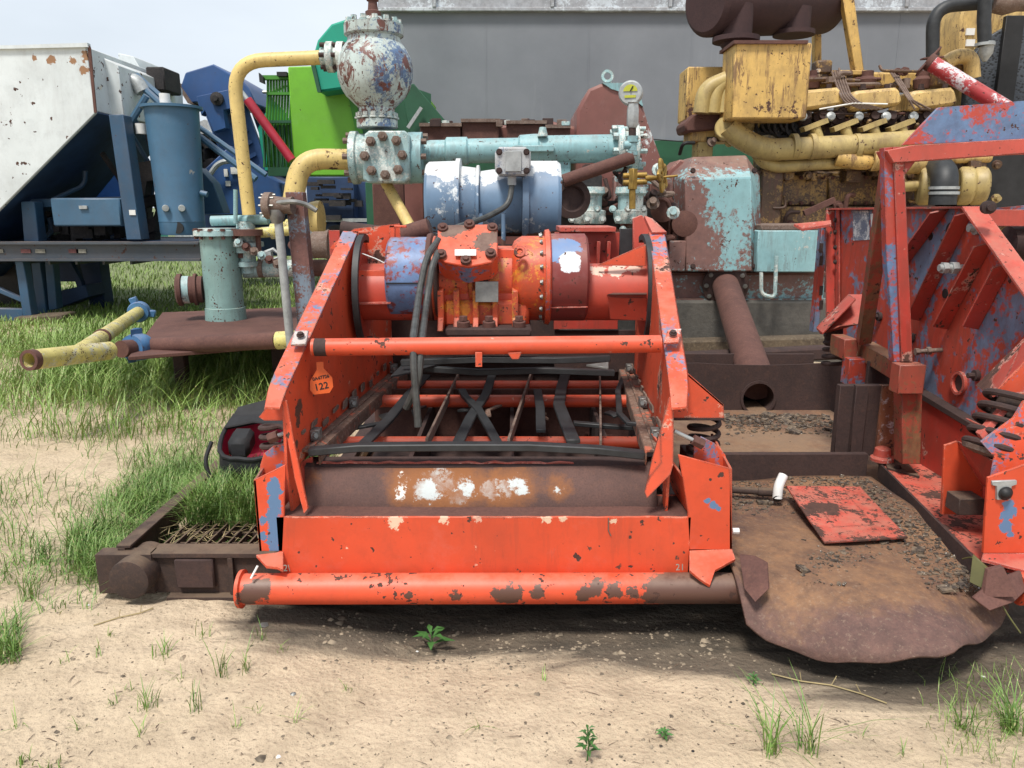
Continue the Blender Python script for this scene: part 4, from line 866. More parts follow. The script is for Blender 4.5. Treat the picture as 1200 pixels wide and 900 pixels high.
    # boxes
    f = part(MB().pb(862, 50, 945, 139, Y-.5, .5), 'air_cleaner_box', M['cat'], T, .015)
    part(MB().pb(860, 47, 947, 51, Y-.54, .58), 'box_rim', M['rust_brown'], f, 0)
    part(MB().pb(806, 78, 864, 141, Y+.25, .45), 'air_cleaner_box', M['cat'], T, .015, label='shorter yellow box behind the tall one')
    # coiled pipes between
    m = MB()
    for k in range(3): m.tube(fillet([W(822+k*13, 133, Y-.1), W(826+k*13, 104, Y-.1), W(860, 90, Y-.1)], .5, 8), .095, 14)
    part(m, 'turbo_pipes', M['cat_pipe'], T, 0)
    # exhaust stack and muffler
    ex = part(MB().lathe(W(862, 100, Y), (0, 0, 1), [(0, .1), (.1, .14), (.2, .1), (.3, .14), (.4, .12)], 20), 'bellows', M['rust_brown'], T, 0)
    z = W(862, 54, Y)
    part(MB().lathe(z+Vector((0, 0, -.08)), (0, 0, 1), [(0, .10), (.1, .18), (.12, .26), (.17, .26), (.175, .17), (.5, .17)], 28), 'stack', M['muffler'], T, 0)
    mc0 = W(826, 3, Y-.0); mc1 = W(985, 3, Y+1.2)
    mu = part(MB().lathe(mc0, mc1-mc0, [(0, .18), (0, .3), (.03, .34), (.06, .36), (2.0, .36), (2.1, .3)], 40), 'muffler', M['muffler'], T, 0)
    part(MB().lathe(W(930, 42, Y+.5), (0, 0, 1), [(0, .24), (.05, .24), (.06, .18), (.3, .18)], 24), 'muffler_outlet', M['muffler'], mu, 0)
    # yellow support frame
    part(MB().pp([(985, -20), (999, -20), (1013, 84), (1002, 86)], Y+.6, .12), 'support_post', M['cat'], T, .01)
    part(MB().pp([(955, 20), (963, 20), (963, 88), (955, 88)], Y+1.2, .12), 'support_post', M['cat'], T, .01)
    part(MB().pb(972, 82, 1022, 88, Y+.55, .3), 'support_foot', M['cat'], T, .01)
    part(MB().pb(958, 70, 975, 86, Y+.5, .2), 'governor', M['cat_dirty'], T, .02)
    # front end pipes near the radiator
    part(MB().tube(fillet([W(1107, 75, Y+.2), W(1120, 66, Y+.2), W(1138, 66, Y+.2), W(1140, 92, Y+.2)], .15, 5), .085, 14), 'coolant_pipe', M['cat_pale'], T, 0)
    part(MB().pb(1100, 74, 1135, 100, Y+.3, .3), 'thermostat_housing', M['cat_dirty'], T, .02)
    hs = part(MB().tube(fillet([W(1093, 66, Y-.1), W(1093, 8, Y-.1), W(1160, 3, Y-.1)], .42, 8), 7*s, 18), 'coolant_hose', M['rubber'], T, 0)
    hs = part(MB().tube([W(1155, -20, Y-.3), W(1153, 25, Y-.3), W(1154, 54, Y-.3)], 7*s, 18), 'coolant_hose', M['rubber'], T, 0)
    part(MB().lathe(W(1154, 72, Y-.3), (0, 0, 1), [(0, .02), (.08, .07), (.2, .075)], 14).ring(W(1154, 54, Y-.3), (0, 0, 1), .06, .1, .03), 'hose_end', M['steelpale'], T, 0)
    part(MB().lathe(W(1162, 3, Y-.1), (1, 0, 0), [(0, .1), (.15, .13), (.3, .09), (.6, .09)], 14), 'fitting', M['wornsteel'], T, 0)
    # below the red beam : pumps and pipes
    part(MB().tube(fillet([W(1040, 200, Y-.4), W(1060, 190, Y-.4), W(1085, 192, Y-.4)], .15, 5), .12, 14), 'elbow', M['cat_pale'], T, 0)
    part(MB().tube([W(1090, 186, Y-.4), W(1160, 184, Y-.4)], .06, 12), 'pipe', M['cat_pale'], T, 0)
    part(MB().cyl(W(1052, 219, Y-.4), W(1095, 216, Y-.4), .06).lathe(W(1050, 219, Y-.4), (1, 0, 0), [(0, .09), (.04, .09)], 14), 'pipe', M['cat_pipe'], T, 0)
    part(MB().lathe(W(1138, 222, Y-.3), (0, 0, 1), [(0, .12), (.5, .12), (.52, .16), (.6, .16)], 16), 'water_pump', M['cat_dirty'], T, 0)
    for x in (1085, 1131, 1147): part(MB().lathe(W(x, 218, Y-.45), (1, -.3, 0), [(-.08, .19), (-.05, .21), (.05, .21), (.08, .17)], 20), 'pump_flange', M['cat_pipe'], T, .01)
    part(MB().tube(fillet([W(1104, 240, Y-.9), W(1108, 205, Y-.9), W(1100, 195, Y-.5)], .2, 6), .135, 18), 'black_hose', M['rubber'], T, 0)
    for y in (222, 228): part(MB().ring(W(1106, y, Y-.9), (0, 0, 1), .13, .148, .03), 'hose_clamp', M['steelpale'], T, 0)
    part(MB().bar(W(942, 250, Y-.5), W(978, 234, Y-.5), .06, .06), 'lever', M['rust_brown'], T, 0)
    m = MB()
    for k in range(40): m.obox(W(892+rnd.random()*280, 186+rnd.random()*22, Y+.15), (rnd.random()*.08+.02, 0, 0), (0, .1, 0), (0, 0, rnd.random()*.06+.02))
    part(m, 'fittings', M['cat_dirty'], T, .01)
    g = random.Random(3)
    def clutter(n, x0, x1, y0, y1, Y0, Y1, mats, sc_=1):
        for k in range(n):
            p = W(g.uniform(x0, x1), g.uniform(y0, y1), g.uniform(Y0, Y1)); q = g.random(); mt = M[g.choice(mats)]; nm = 'fitting_piece'
            if q < .35: m = MB().lathe(p, (g.uniform(-.4, .4), -1, g.uniform(-.3, .6)), [(0, .05*sc_), (.03, .055*sc_), (.035, .03*sc_), (.09, .03*sc_)], 10); nm = 'cap'
            elif q < .6: m = MB().obox(p, (.07*sc_*g.uniform(.4, 1.2), 0, 0), (0, .05, 0), (0, 0, .05*sc_*g.uniform(.4, 1.2))); nm = 'bracket'
            else:
                e = p+Vector((g.uniform(-.5, .5), g.uniform(-.05, .1), g.uniform(-.3, .2)))*sc_; m = MB().tube(fillet([p, Vector((e.x, p.y-.05, p.z)), e], .1), .018*sc_*g.uniform(.6, 1.6), 8); nm = 'line'
            part(m, nm, mt, T, .002)
    clutter(40, 935, 1160, 128, 152, Y+.05, Y+.3, ['rust_brown', 'rust_dark', 'cat_dirty', 'cat_dirty'])
    clutter(28, 935, 1130, 82, 104, Y+.3, Y+.7, ['cat', 'rust_brown', 'cat_dirty', 'wornsteel'])
    clutter(30, 880, 1180, 195, 300, Y-.05, Y+.2, ['cat_dirty', 'rust_brown', 'cat_pipe', 'rust_dark'])
    clutter(16, 812, 905, 120, 170, Y-.1, Y+.2, ['cat_pipe', 'rust_brown', 'wornsteel', 'black'])
    clutter(18, 1050, 1190, 186, 236, Y-.5, Y-.1, ['cat_pipe', 'cat_dirty', 'rust_brown', 'rubber'])
    # skid beneath
    part(MB().box(W(890, 300, Y).x, W(1300, 300, Y).x, Y-.1, Y+2, .35, W(950, 300, Y).z), 'engine_skid', M['rust_dark'], T, .02)
    # radiator
    Rd = thing('engine_radiator', 'tall black mesh radiator in a yellow housing at the right edge', 'radiator', (W(1200, 240, Y).x, Y-.1, .4))
    part(MB().pp([(1132, 0), (1320, 0), (1320, 250), (1130, 250), (1125, 80), (1126, 20)], Y+.45, .8), 'housing', M['cat_pale'], Rd, .03)
    part(MB().pp([(1136, 72), (1155, 45), (1190, 25), (1320, 12), (1320, 150), (1128, 150)], Y+.36, .1), 'core', M['mesh'], Rd, .01)
    for x in (1180, 1240): part(MB().pb(x, 18, x+5, 140, Y+.30, .07), 'mesh_bar', M['black'], Rd, .005)
    part(MB().pb(1150, 160, 1320, 260, Y-.15, .9), 'fan_shroud', M['black'], Rd, .02)
    for y in (33, 46): part(MB().pb(1133, y, 1142, y+8, Y+.43, .02), 'label_plate', M['white'], Rd, 0)
engine()
# ------------------------------------------------------------------ left middle ground : plate, pipes, cylinder, post
def leftmid():
    zt = .50
    pts = [Z(150, 418, zt), Z(345, 402, zt), Z(440, 356, zt), Z(190, 366, zt)]
    Pl = thing('rusty_platform', 'flat rusty steel platform carrying the turquoise cylinder', 'platform', (-2.5, 7, 0))
    part(MB().prism(pts, (0, 0, -.03)), 'top_plate', M['rust_brown'], Pl, .005)
    for p in (Z(210, 402, .46), Z(325, 398, .46), Z(400, 365, .46), Z(215, 372, .46)): part(MB().box(p.x-.05, p.x+.05, p.y-.05, p.y+.05, -.1, .469), 'leg', M['rust_dark'], Pl, .01)
    # turquoise cylinder
    s = mpp(330, 7.9)
    p = Z(265, 374, zt); T = thing('turquoise_cylinder', 'upright grey green cylinder with a bolted rusty top flange', 'cylinder', p)
    top = W(258, 276, p.y).z; h = top-p.z
    part(MB().lathe(p, (0, 0, 1), [(0, 22.5*s), (.12, 22*s), (.125, 21*s), (h, 21*s)], 36), 'shell', M['turq_tank'], T, 0)
    f = part(MB().lathe(p+Vector((0, 0, h)), (0, 0, 1), [(0, 27*s), (.05, 27*s), (.055, 22*s), (.07, 22*s)], 36), 'flange', M['turq_pale'], T, 0)
    m = MB()
    for k in range(12): a = k*math.pi/6; m.bolt(p+Vector((math.cos(a)*24.5*s, math.sin(a)*24.5*s, h+.05)), (0, 0, 1), .022); m.cyl(p+Vector((math.cos(a)*24.5*s, math.sin(a)*24.5*s, h-.03)), p+Vector((math.cos(a)*24.5*s, math.sin(a)*24.5*s, h)), .018, n=6)
    part(m, 'bolts', M['rust_brown'], f, 0)
    nz = W(238, 339, p.y-.02)
    part(MB().lathe(nz, (-1, -.25, 0), [(0, 15*s), (6*s, 15*s), (6*s, 18*s), (9*s, 18*s), (9*s, 15*s), (22*s, 15*s), (22*s, 18*s), (26*s, 18*s), (28*s, 15*s), (28*s, 9*s)], 26), 'side_nozzle', M['rust_brown'], T, 0)
    part(MB().lathe(nz+Vector((-.12, -.03, 0)), (-1, -.25, 0), [(0, 15.4*s), (7*s, 15.4*s)], 26, False), 'nozzle_band', M['turq_pale'], T, 0)
    # valve tree between
    V = thing('turquoise_valve_tree', 'turquoise tee and valve assembly beside the cylinder, pipe flaking white', 'valve', W(300, 300, 7.7)); Y = 7.7; q = mpp(290, Y)
    part(MB().tube([W(248, 259, Y), W(315, 257, Y)], 6*q, 14), 'top_pipe', M['turq'], V, 0)
    part(MB().tube([W(276, 262, Y-.1), W(276, 222, Y-.1)], 2.5*q, 8), 'valve_handle', M['turq'], V, 0)
    part(MB().lathe(W(292, 320, Y), (0, 0, 1), [(0, 8*q), (8*q, 8*q), (8*q, 13*q), (13*q, 13*q), (14*q, 9*q), (24*q, 9*q), (24*q, 15*q), (30*q, 15*q), (31*q, 19*q), (36*q, 19*q), (37*q, 12*q), (48*q, 11*q), (60*q, 10*q)], 24), 'stack', M['turq_pale'], V, 0)
    part(MB().cyl(W(286, 316, Y+.05), W(345, 314, Y+.05), 10*q, n=22), 'low_pipe', M['turq_pale'], V, 0)
    part(MB().lathe(W(344, 314, Y+.05), (1, 0, 0), [(0, 10*q), (.5, 10*q), (.52, 12*q), (1.0, 12*q)], 20), 'low_pipe_end', M['rust_brown'], V, 0)
    part(MB().lathe(W(322, 266, Y), (1, 0, 0), [(0, 6*q), (.1, 6*q), (.12, 9*q), (.2, 9*q)], 16), 'union', M['yellowpipe2'], V, 0)
    part(MB().cyl(W(300, 273, Y-.05), W(340, 270, Y-.05), 6*q, n=16).lathe(W(318, 271, Y-.05), (1, 0, 0), [(0, 9*q), (.06, 9*q)], 18), 'yellow_stub', M['yellowpipe2'], V, 0)
    part(MB().lathe(W(291, 276, Y-.1), (0, 0, 1), [(0, 17*q), (.06, 17*q)], 22).lathe(W(283, 302, Y-.05), (0, 0, 1), [(0, 4*q), (30*q, 4*q)], 12).lathe(W(304, 300, Y-.1), (0, 0, 1), [(0, 3*q), (26*q, 3*q)], 12), 'rusty_flange', M['rust_brown'], V, 0)
    part(MB().ring(W(304, 314, Y+.05), (1, 0, 0), 9*q, 11.5*q, .05).ring(W(330, 314, Y+.05), (1, 0, 0), 9*q, 11*q, .04), 'band', M['wornsteel'], V, 0)
    for k in range(9): part(MB().lathe(W(280+k*9, 285+(k*37) % 32, Y-.16), (.2, -1, .3), [(0, .04), (.03, .045), (.035, .025), (.08, .025)], 8), 'nut', M[('turq_pale', 'rust_brown', 'wornsteel')[k % 3]], V, 0)
    m = MB(); m.tube([W(310, 296, Y-.1), W(320, 292, Y-.1), W(330, 300, Y-.1), W(318, 305, Y-.1), W(310, 298, Y-.1)], .02, 6); m.obox(W(313, 300, Y-.1), (.05, 0, 0), (0, .04, 0), (0, 0, .04)); part(m, 'clamp', M['steelpale'], V, 0)
    part(MB().lathe(W(366, 287, Y-.3), (1, 0, 0), [(0, 13*q), (.02, 15*q), (14*q, 15*q), (18*q, 17*q), (20*q, 17*q), (20*q, 7*q), (.45, 6*q)], 24), 'filter_cup', M['wornsteel'], V, 0)
    part(MB().lathe(W(366, 284, Y-.1), (0, 0, 1), [(0, 5*q), (20*q, 6*q)], 12), 'stub', M['turq_pale'], V, 0)
    part(MB().lathe(W(372, 258, Y-.0), (1, 0, 0), [(-.07, 20*q), (.0, 22*q), (.04, 22*q), (.06, 12*q)], 24), 'yellow_cap', M['yellowpipe'], V, 0)
    # rust post with valve head and grey rod
    Yp = 5.3; P = thing('rusty_post', 'rusty square post with flaking pale blue paint and a valve head', 'post', (W(358, 400, Yp).x, Yp+.05, 0)); s = mpp(300, Yp)
    a0 = W(335, 225, Yp); a1 = W(368, 400, Yp)
    m = MB(); x0 = W(334, 225, Yp).x; x1 = W(354, 225, Yp).x
    b0, b1 = W(350, 400, Yp).x, W(371, 400, Yp).x
    zb = 0.0; zt = a0.z
    m.prism([(x0, Yp, zt), (x1, Yp, zt), (b1, Yp, a1.z), (b1+.03, Yp, 0), (b0+.03, Yp, 0), (b0, Yp, a1.z)], (0, .11, 0)); part(m, 'post', paint('post_paint', (.19, .25, .32), alt=(.16, .06, .045), alt_a=.74, rust=.25, sc=6, altsc=3, streak=.3), P, .004)
    hp = W(320, 241, Yp-.05)
    v = part(MB().lathe(hp+Vector((-.06, 0, 0)), (1, -.1, 0), [(0, 11*s), (.015, 15*s), (.06, 15*s), (.065, 11*s), (.16, 9*s), (.2, 10*s)], 26), 'valve_head', M['wornsteel'], P, 0)
    m = MB()
    for k in range(8): a = k*math.pi/4; m.cyl(hp+Vector((-.075, math.cos(a)*12*s, math.sin(a)*12*s)), hp+Vector((.02, math.cos(a)*12*s, math.sin(a)*12*s)), .008, n=6)
    part(m, 'bolts', M['steel'], v, 0)
    part(MB().tube(fillet([W(325, 238, Yp-.1), W(345, 236, Yp-.12), W(360, 240, Yp-.08), W(371, 247, Yp-.08)], .05), 3*s, 10), 'handle', M['steel'], P, 0)
    part(MB().lathe(W(325, 262, Yp-.07), (0, 0, 1), [(0, 6*s), (.05, 9*s), (.09, 9*s)], 16), 'rod_socket', M['steel'], P, 0)
    part(MB().cyl(W(326, 256, Yp-.07), W(341, 408, Yp-.07), 5*s, n=18), 'rod', M['steelpale'], P, 0)
    # yellow Y pipe with hammer unions
    z = .52
    A = Z(28, 424, z); T = thing('yellow_y_pipe', 'flaking yellow Y shaped pipe with blue hammer unions lying above the grass', 'pipe', A)
    A = W(35, 422, 4.95); B = W(152, 408, 5.9); C = W(470, 398, 5.75); E = W(162, 366, 8.0)
    r = 10.5*mpp(415, 5.6)
    dA = (B-A).normalized()
    part(MB().pipe_open(A, A+dA*.75, r*1.02, .022, 28), 'open_end', M['yellowpipe2'], T, 0)
    part(MB().lathe(A-dA*.012, dA, [(0, r*.72), (0, r*1.04), (.05, r*1.04), (.05, r)], 28, False), 'end_ring', M['rust_brown'], T, 0)
    part(MB().lathe(B-dA*.1, dA, [(0, r), (.1, r*1.0), (.16, r*.95)], 22), 'neck', M['rust_brown'], T, 0)
    un = part(MB().lathe(B+dA*.02, dA, [(0, r*1.05), (0, r*1.5), (.03, r*1.62), (.12, r*1.62), (.15, r*1.5), (.15, r*1.05)], 26), 'hammer_union', M['hammer_blue'], T, 0)
    m = MB()
    for k in range(3): 
        a = k*2.094+1.57; m.obox(B+dA*.1+Vector((0, math.cos(a)*r*1.8, math.sin(a)*r*1.8)), dA*.05, Vector((0, math.cos(a), math.sin(a)))*.035, Vector((0, -math.sin(a), math.cos(a)))*.035)
    part(m, 'lug', M['hammer_blue'], un, .008)
    D2 = W(325, 399, 5.75)
    part(MB().cyl(B+dA*.17, D2, r*.98, n=26), 'pipe', M['rust_brown'], T, 0)
    part(MB().cyl(D2, D2+(D2-B).normalized()*.3, r*1.02, n=26), 'pipe_band', M['yellowpipe2'], T, 0)
    A2 = A+dA*.42; 
    part(MB().tube([A2, A2+(E-A2)*.25, E], r*.95, 20, taper=lambda t: 1-.05*t), 'branch_pipe', M['yellowpipe2'], T, 0)
    part(MB().ring(A2+(E-A2)*.30, E-A2, r*.7, r*1.06, .05), 'weld_ring', M['rust_brown'], T, 0)
    dE = (E-A2).normalized()
    un = part(MB().lathe(E-dE*.02, dE, [(0, r*1.0), (0, r*1.5), (.03, r*1.65), (.12, r*1.65), (.15, r*1.5), (.15, r)], 26), 'hammer_union', M['hammer_blue'], T, 0)
    m = MB()
    for k in range(3):
        a = k*2.094+1.9; u = dE.cross(Vector((0, 0, 1))).normalized(); vv = u.cross(dE); m.obox(E+dE*.06+(u*math.cos(a)+vv*math.sin(a))*r*1.8, dE*.05, (u*math.cos(a)+vv*math.sin(a))*.04, (vv*math.cos(a)-u*math.sin(a))*.035)
    part(m, 'lug', M['hammer_blue'], un, .008)
leftmid()
# ------------------------------------------------------------------ skid
def skid():
    T = thing('rusty_skid', 'long dark rusty steel skid with grating, carrying the orange shaker', 'skid', (-.5, 2.95, 0))
    Y = 2.93; zt = .205
    x0 = W(150, 680, Y).x
    # front channel
    part(MB().box(x0+.1, .84, Y+.022, Y+.04, .018, zt-.02), 'front_web', M['rust'], T, .002)
    part(MB().box(x0+.42, x0+.44, Y-.0, Y+.03, .02, zt-.021), 'web_stiffener', M['rust'], T, .002)
    m = MB().box(x0+.1, .84, Y, Y+.1, zt-.02, zt); m.box(x0+.16, .84, Y-.02, Y+.1, .0, .018); part(m, 'front_flange', M['rust'], T, .002)
    part(MB().box(x0+.2, x0+.36, Y-.005, Y+.05, .05, zt-.025), 'lug_block', M['rust_dark'], T, .006)
    # bull-nose pipe
    c = W(150, 681, 2.85)
    pr = part(MB().lathe(c, (0.05, 1, 0), [(0, .074), (.004, .082), (.01, .083), (.2, .083)], 28), 'end_pipe', M['rust'], T, 0)
    part(MB().box(x0-.12, x0+.11, Y-.01, Y+.06, .03, zt), 'corner_plate', M['rust'], T, .002)
    # left side channel
    L0 = Vector((x0-.03, Y+.03, zt-.055)); L1 = Vector((-1.60, 7.5, zt-.03))
    part(MB().bar(L0, L1, .03, .13).bar(L0+Vector((.01, 0, .071)), L1+Vector((.01, 0, .071)), .06, .012), 'side_channel', M['rust'], T, .002)
    # grating bars
    m = MB(); k = 0
    while k < 26:
        x = x0+.13+k*.045; m.obox((x, Y+.45, zt-.022), (.0035, 0, 0), (0.02, .34, 0), (0, 0, .014)); k += 1
    for j in range(6): m.box(x0+.1, x0+1.3, Y+.15+j*.11, Y+.156+j*.11, zt-.035, zt-.02)
    part(m, 'grating', M['rust'], T, 0)
    # soil tray the grass grows in
    part(MB().box(x0+.03, -.9, Y+.42, 7.3, .08, .165), 'soil_bed', M['ground'], T, .02)
    # main longitudinals and back floor
    for x in (-.95, .80): part(MB().box(x-.04, x+.04, Y+.08, 7.4, .02, zt-.01), 'longitudinal', M['rust_dark'], T, .003)
    part(MB().box(-.9, .76, Y+.1, 7.2, .04, .06), 'under_tray', M['rust_pan'], T, 0)
    part(MB().box(.85, 2.4, 3.93, 5.9, .06, .105), 'rear_floor', M['rust_pan'], T, 0)
    # dark cross ledge behind the pan
    part(MB().box(.90, 1.88, 3.86, 3.90, .16, .33), 'cross_ledge', M['rust_dark'], T, .004)
    # trough with hole
    Yt = 5.6; tr = MB()
    top = [(795, 425), (850, 430), (885, 433), (930, 428), (990, 418)]; 
    n = 28; hc = (889, 467); rr = 18.5
    # build the plate as a fan of quads between outline and the hole
    outl = []
    def outline(a):
        dx, dy = math.cos(a), math.sin(a)
        tx = (990-hc[0])/dx if dx > 1e-6 else ((795-hc[0])/dx if dx < -1e-6 else 1e9)
        yt = 489-hc[1] if dy > 0 else (426-hc[1]); ty = yt/dy if abs(dy) > 1e-6 else 1e9
        q = min(tx, ty); x, y = hc[0]+dx*q, hc[1]+dy*q
        if dy < 0 and ty <= tx: y += 4*math.sin((x-795)/195*math.pi)-2
        return x, y
    angs = sorted([2*math.pi*k/36 for k in range(36)]+[math.atan2(y-hc[1], x-hc[0]) % (2*math.pi) for x, y in ((990, 489), (795, 489), (795, 426), (990, 426))])
    A = [W(*outline(a), Yt) for a in angs]; B = [W(hc[0]+rr*math.cos(a), hc[1]+rr*math.sin(a), Yt) for a in angs]; N = len(angs)
    vs = A+B+[p+Vector((0, .012, 0)) for p in A+B]; fs = []
    for i in range(N):
        j = (i+1) % N; fs += [(i, j, N+j, N+i), (2*N+i, 3*N+i, 3*N+j, 2*N+j), (i, 2*N+i, 2*N+j, j), (N+i, N+j, 3*N+j, 3*N+i)]
    part(MB().add(vs, fs), 'trough_wall', M['rust_dark'], T, 0)
    s = mpp(467, Yt); part(MB().ring(W(889, 467, Yt-.012), (0, 1, 0), 18*s, 21*s, .02), 'hole_rim', M['rust_dark'], T, 0)
    part(MB().lathe(W(889, 467, Yt+.001), (0, 1, 0), [(0, 18.3*s), (.5, 18.3*s), (.5, .001)], 28, False), 'drain_pipe', M['rust_dark'], T, 0)
    part(MB().box(W(795, 440, Yt).x, W(990, 440, Yt).x, 6.2, 6.23, .1, .42), 'trough_back', M['rust_dark'], T, 0)
    part(MB().pb(985, 452, 1036, 534, 4.0, .05), 'web_plate', M['rust_dark'], T, .003); part(MB().pb(1004, 452, 1010, 534, 3.97, .04), 'web_rib', M['rust_dark'], T, .003)
    part(MB().pb(1034, 452, 1058, 534, 3.99, .04), 'web_end', M['rust_streaky'], T, .002)
skid()
# ------------------------------------------------------------------ rusty pan between the shakers
def pan():
    T = thing('rusty_walk_pan', 'bent rusty steel floor pan between the two shakers', 'steel pan', (1.4, 3, 0))
    z = .2; NX, NY = 34, 44; vs = []; fs = []
    # left and right edges, front edge curls down
    for j in range(NY+1):
        t = j/NY; y = 2.32+t*(3.86-2.32)
        for i in range(NX+1):
            u = i/NX; x = .86+u*(1.90-.86)+.06*(1-t)*0
            # front outline bulges towards the viewer
            yf = 2.34+.012*noise.noise(Vector((u*9, 1, 1)))+.20*(2*u-1)**2+(.12*max(0, u-.62)/.38)+.05*math.sin(u*9)*.3
            yy = yf+(3.86-yf)*t
            drop = max(0, (.20-t)/.20)
            zz = z-.12*drop**1.5*(1+.2*math.sin(u*7))+.035*drop*noise.noise(Vector((u*7, 3, t*6)))+.014*math.sin(x*5+yy*3)+.012*noise.noise(Vector((x*4, yy*4, 0)))+.045*math.exp(-((u-.0)/.035)**2)*(1-t)**.5+.06*math.exp(-((u-1)/.035)**2)*max(0, 1-t*2.2)
            vs.append((x, yy, zz))
    for j in range(NY):
        for i in range(NX): a = j*(NX+1)+i; fs.append((a, a+1, a+NX+2, a+NX+1))
    me = bpy.data.meshes.new('floor_sheet'); me.from_pydata([Vector(v)-T.location for v in vs], [], fs); me.materials.append(M['pan_sheet'])
    for p in me.polygons: p.use_smooth = True
    o = bpy.data.objects.new('floor_sheet', me); COL.objects.link(o); o.parent = T; sm = o.modifiers.new('thick', 'SOLIDIFY'); sm.thickness = .012; sm.offset = -1
    # folded left lip and torn corner
    part(MB().prism([W(866, 650, 2.72), W(884, 652, 2.70), W(899, 660, 2.66), W(901, 690, 2.58), W(885, 706, 2.55), W(872, 690, 2.62)], (.006, .008, 0)), 'folded_lip', M['rust_brown'], T, .002)
    # right bent edge
    part(MB().prism([W(1140, 700, 2.56), W(1165, 680, 2.60), W(1196, 668, 2.62), W(1205, 690, 2.58), W(1188, 706, 2.54), W(1160, 716, 2.51)], (0, .012, -.006)), 'bent_edge', M['rust_brown'], T, .003)
    o = part(MB().prism([W(1140, 650, 2.66), W(1160, 668, 2.62), W(1152, 690, 2.60), W(1136, 682, 2.64)], (.006, .006, 0)), 'olive_flap', M['olive'], None, .001, origin=W(1145, 690, 2.62)); tag(o, 'olive plastic flap folded at the right corner of the pan', 'flap')
    o = part(MB().prism([W(1158, 668, 2.60), W(1176, 664, 2.58), W(1186, 685, 2.54), W(1194, 700, 2.52), W(1152, 700, 2.56)], (.0, .02, 0)), 'bent_plate', M['rust_brown'], None, .002, origin=W(1170, 700, 2.56)); tag(o, 'small bent rusty plate leaning beside the olive flap', 'plate')
    # side kerb channel of the pan
    a0 = Z(1150, 668, .25); a1 = Z(1031, 544, .25)
    part(MB().bar(a0-Vector((.0, .1, .035)), a1-Vector((0, 0, .035)), .012, .085), 'right_edge_angle', M['rust_dark'], T, .001)
    # loose red plate
    z2 = .222; pts = [Z(966, 635, z2), Z(1064, 629, z2), Z(1008, 570, z2+.01), Z(921, 569, z2+.05)]
    o = part(MB().prism(pts, (0, 0, -.01)), 'loose_red_plate', M['chip_plate'], None, .002, origin=(pts[0]+pts[2])/2); tag(o, 'loose steel plate with worn red paint lying on the pan', 'plate')
    # white capped tube
    o = thing('white_pipe_offcut', 'short curved white pipe offcut standing beside the loose red plate', 'pipe piece', Z(911, 583, z2))
    part(MB().tube(fillet([Z(911, 584, .228), W(912, 570, 3.50), W(918, 557, 3.53)], .06, 5), .023, 16), 'pipe', M['white'], o, 0); part(MB().lathe(Z(911, 584, .23), (0, -.5, -.3), [(0, .0225), (.004, .0225)], 16), 'dark_mouth', M['black'], o, 0)
    o = part(MB().cyl(Z(858, 574, .235), Z(905, 577, .235), .017, n=14).cyl(Z(888, 576, .235), Z(905, 577, .235), .022, n=14), 'rusty_pipe_piece', M['rust'], None, .001, origin=Z(880, 576, .23)); tag(o, 'thin rusty pipe lying on the pan behind the white offcut', 'pipe piece')
    # debris
    m = MB()
    def bit(p, s):
        a = rnd.random()*6.28; c, sn = math.cos(a), math.sin(a); w2 = s*(.5+rnd.random()); l = s*(.6+rnd.random()*1.2); h = s*.35
        m.obox(p+Vector((0, 0, h)), (c*l, sn*l, rnd.uniform(-.3, .3)*l), (-sn*w2, c*w2, rnd.uniform(-.3, .3)*w2), (0, 0, h))
    def pz(x, y): return .2+.014*math.sin(x*5+y*3)+.012*noise.noise(Vector((x*4, y*4, 0)))
    n = 0
    while n < 8000:
        px = rnd.uniform(850, 1150); py = rnd.uniform(540, 690)
        p = Z(px, py, .2)
        if not (.88 < p.x < 1.88 and 2.5 < p.y < 3.84): continue
        dens_ = max(0, 1-abs(p.x-1.86)/.30)+max(0, (p.y-3.45)/.4)+(.25 if px < 905 and py < 600 else 0)
        dens_ += .35*max(0, noise.noise(Vector((p.x*3, p.y*3, 4))))
        e1 = math.hypot((px-985)/60, (py-655-(px-985)*-.25)/20); dens_ += max(0, .5-e1*.5)
        if rnd.random() > dens_: 
            n += .25; continue
        bit(Vector((p.x, p.y, pz(p.x, p.y))), .0017*math.exp(rnd.gauss(0, .75))); n += 1
    for k in range(1500):
        p = Z(rnd.uniform(850, 988), 487+abs(rnd.gauss(0, 9)), .105)
        if .86 < p.x < 2.3: bit(p, .0045*math.exp(rnd.gauss(0, .6)))
    o = part(m, 'gravel_debris', M['gravel'], None, 0, origin=(1.4, 3.2, .2)); tag(o, 'dark gravel and rust flakes strewn over the pan', 'debris', kind='stuff')
pan()
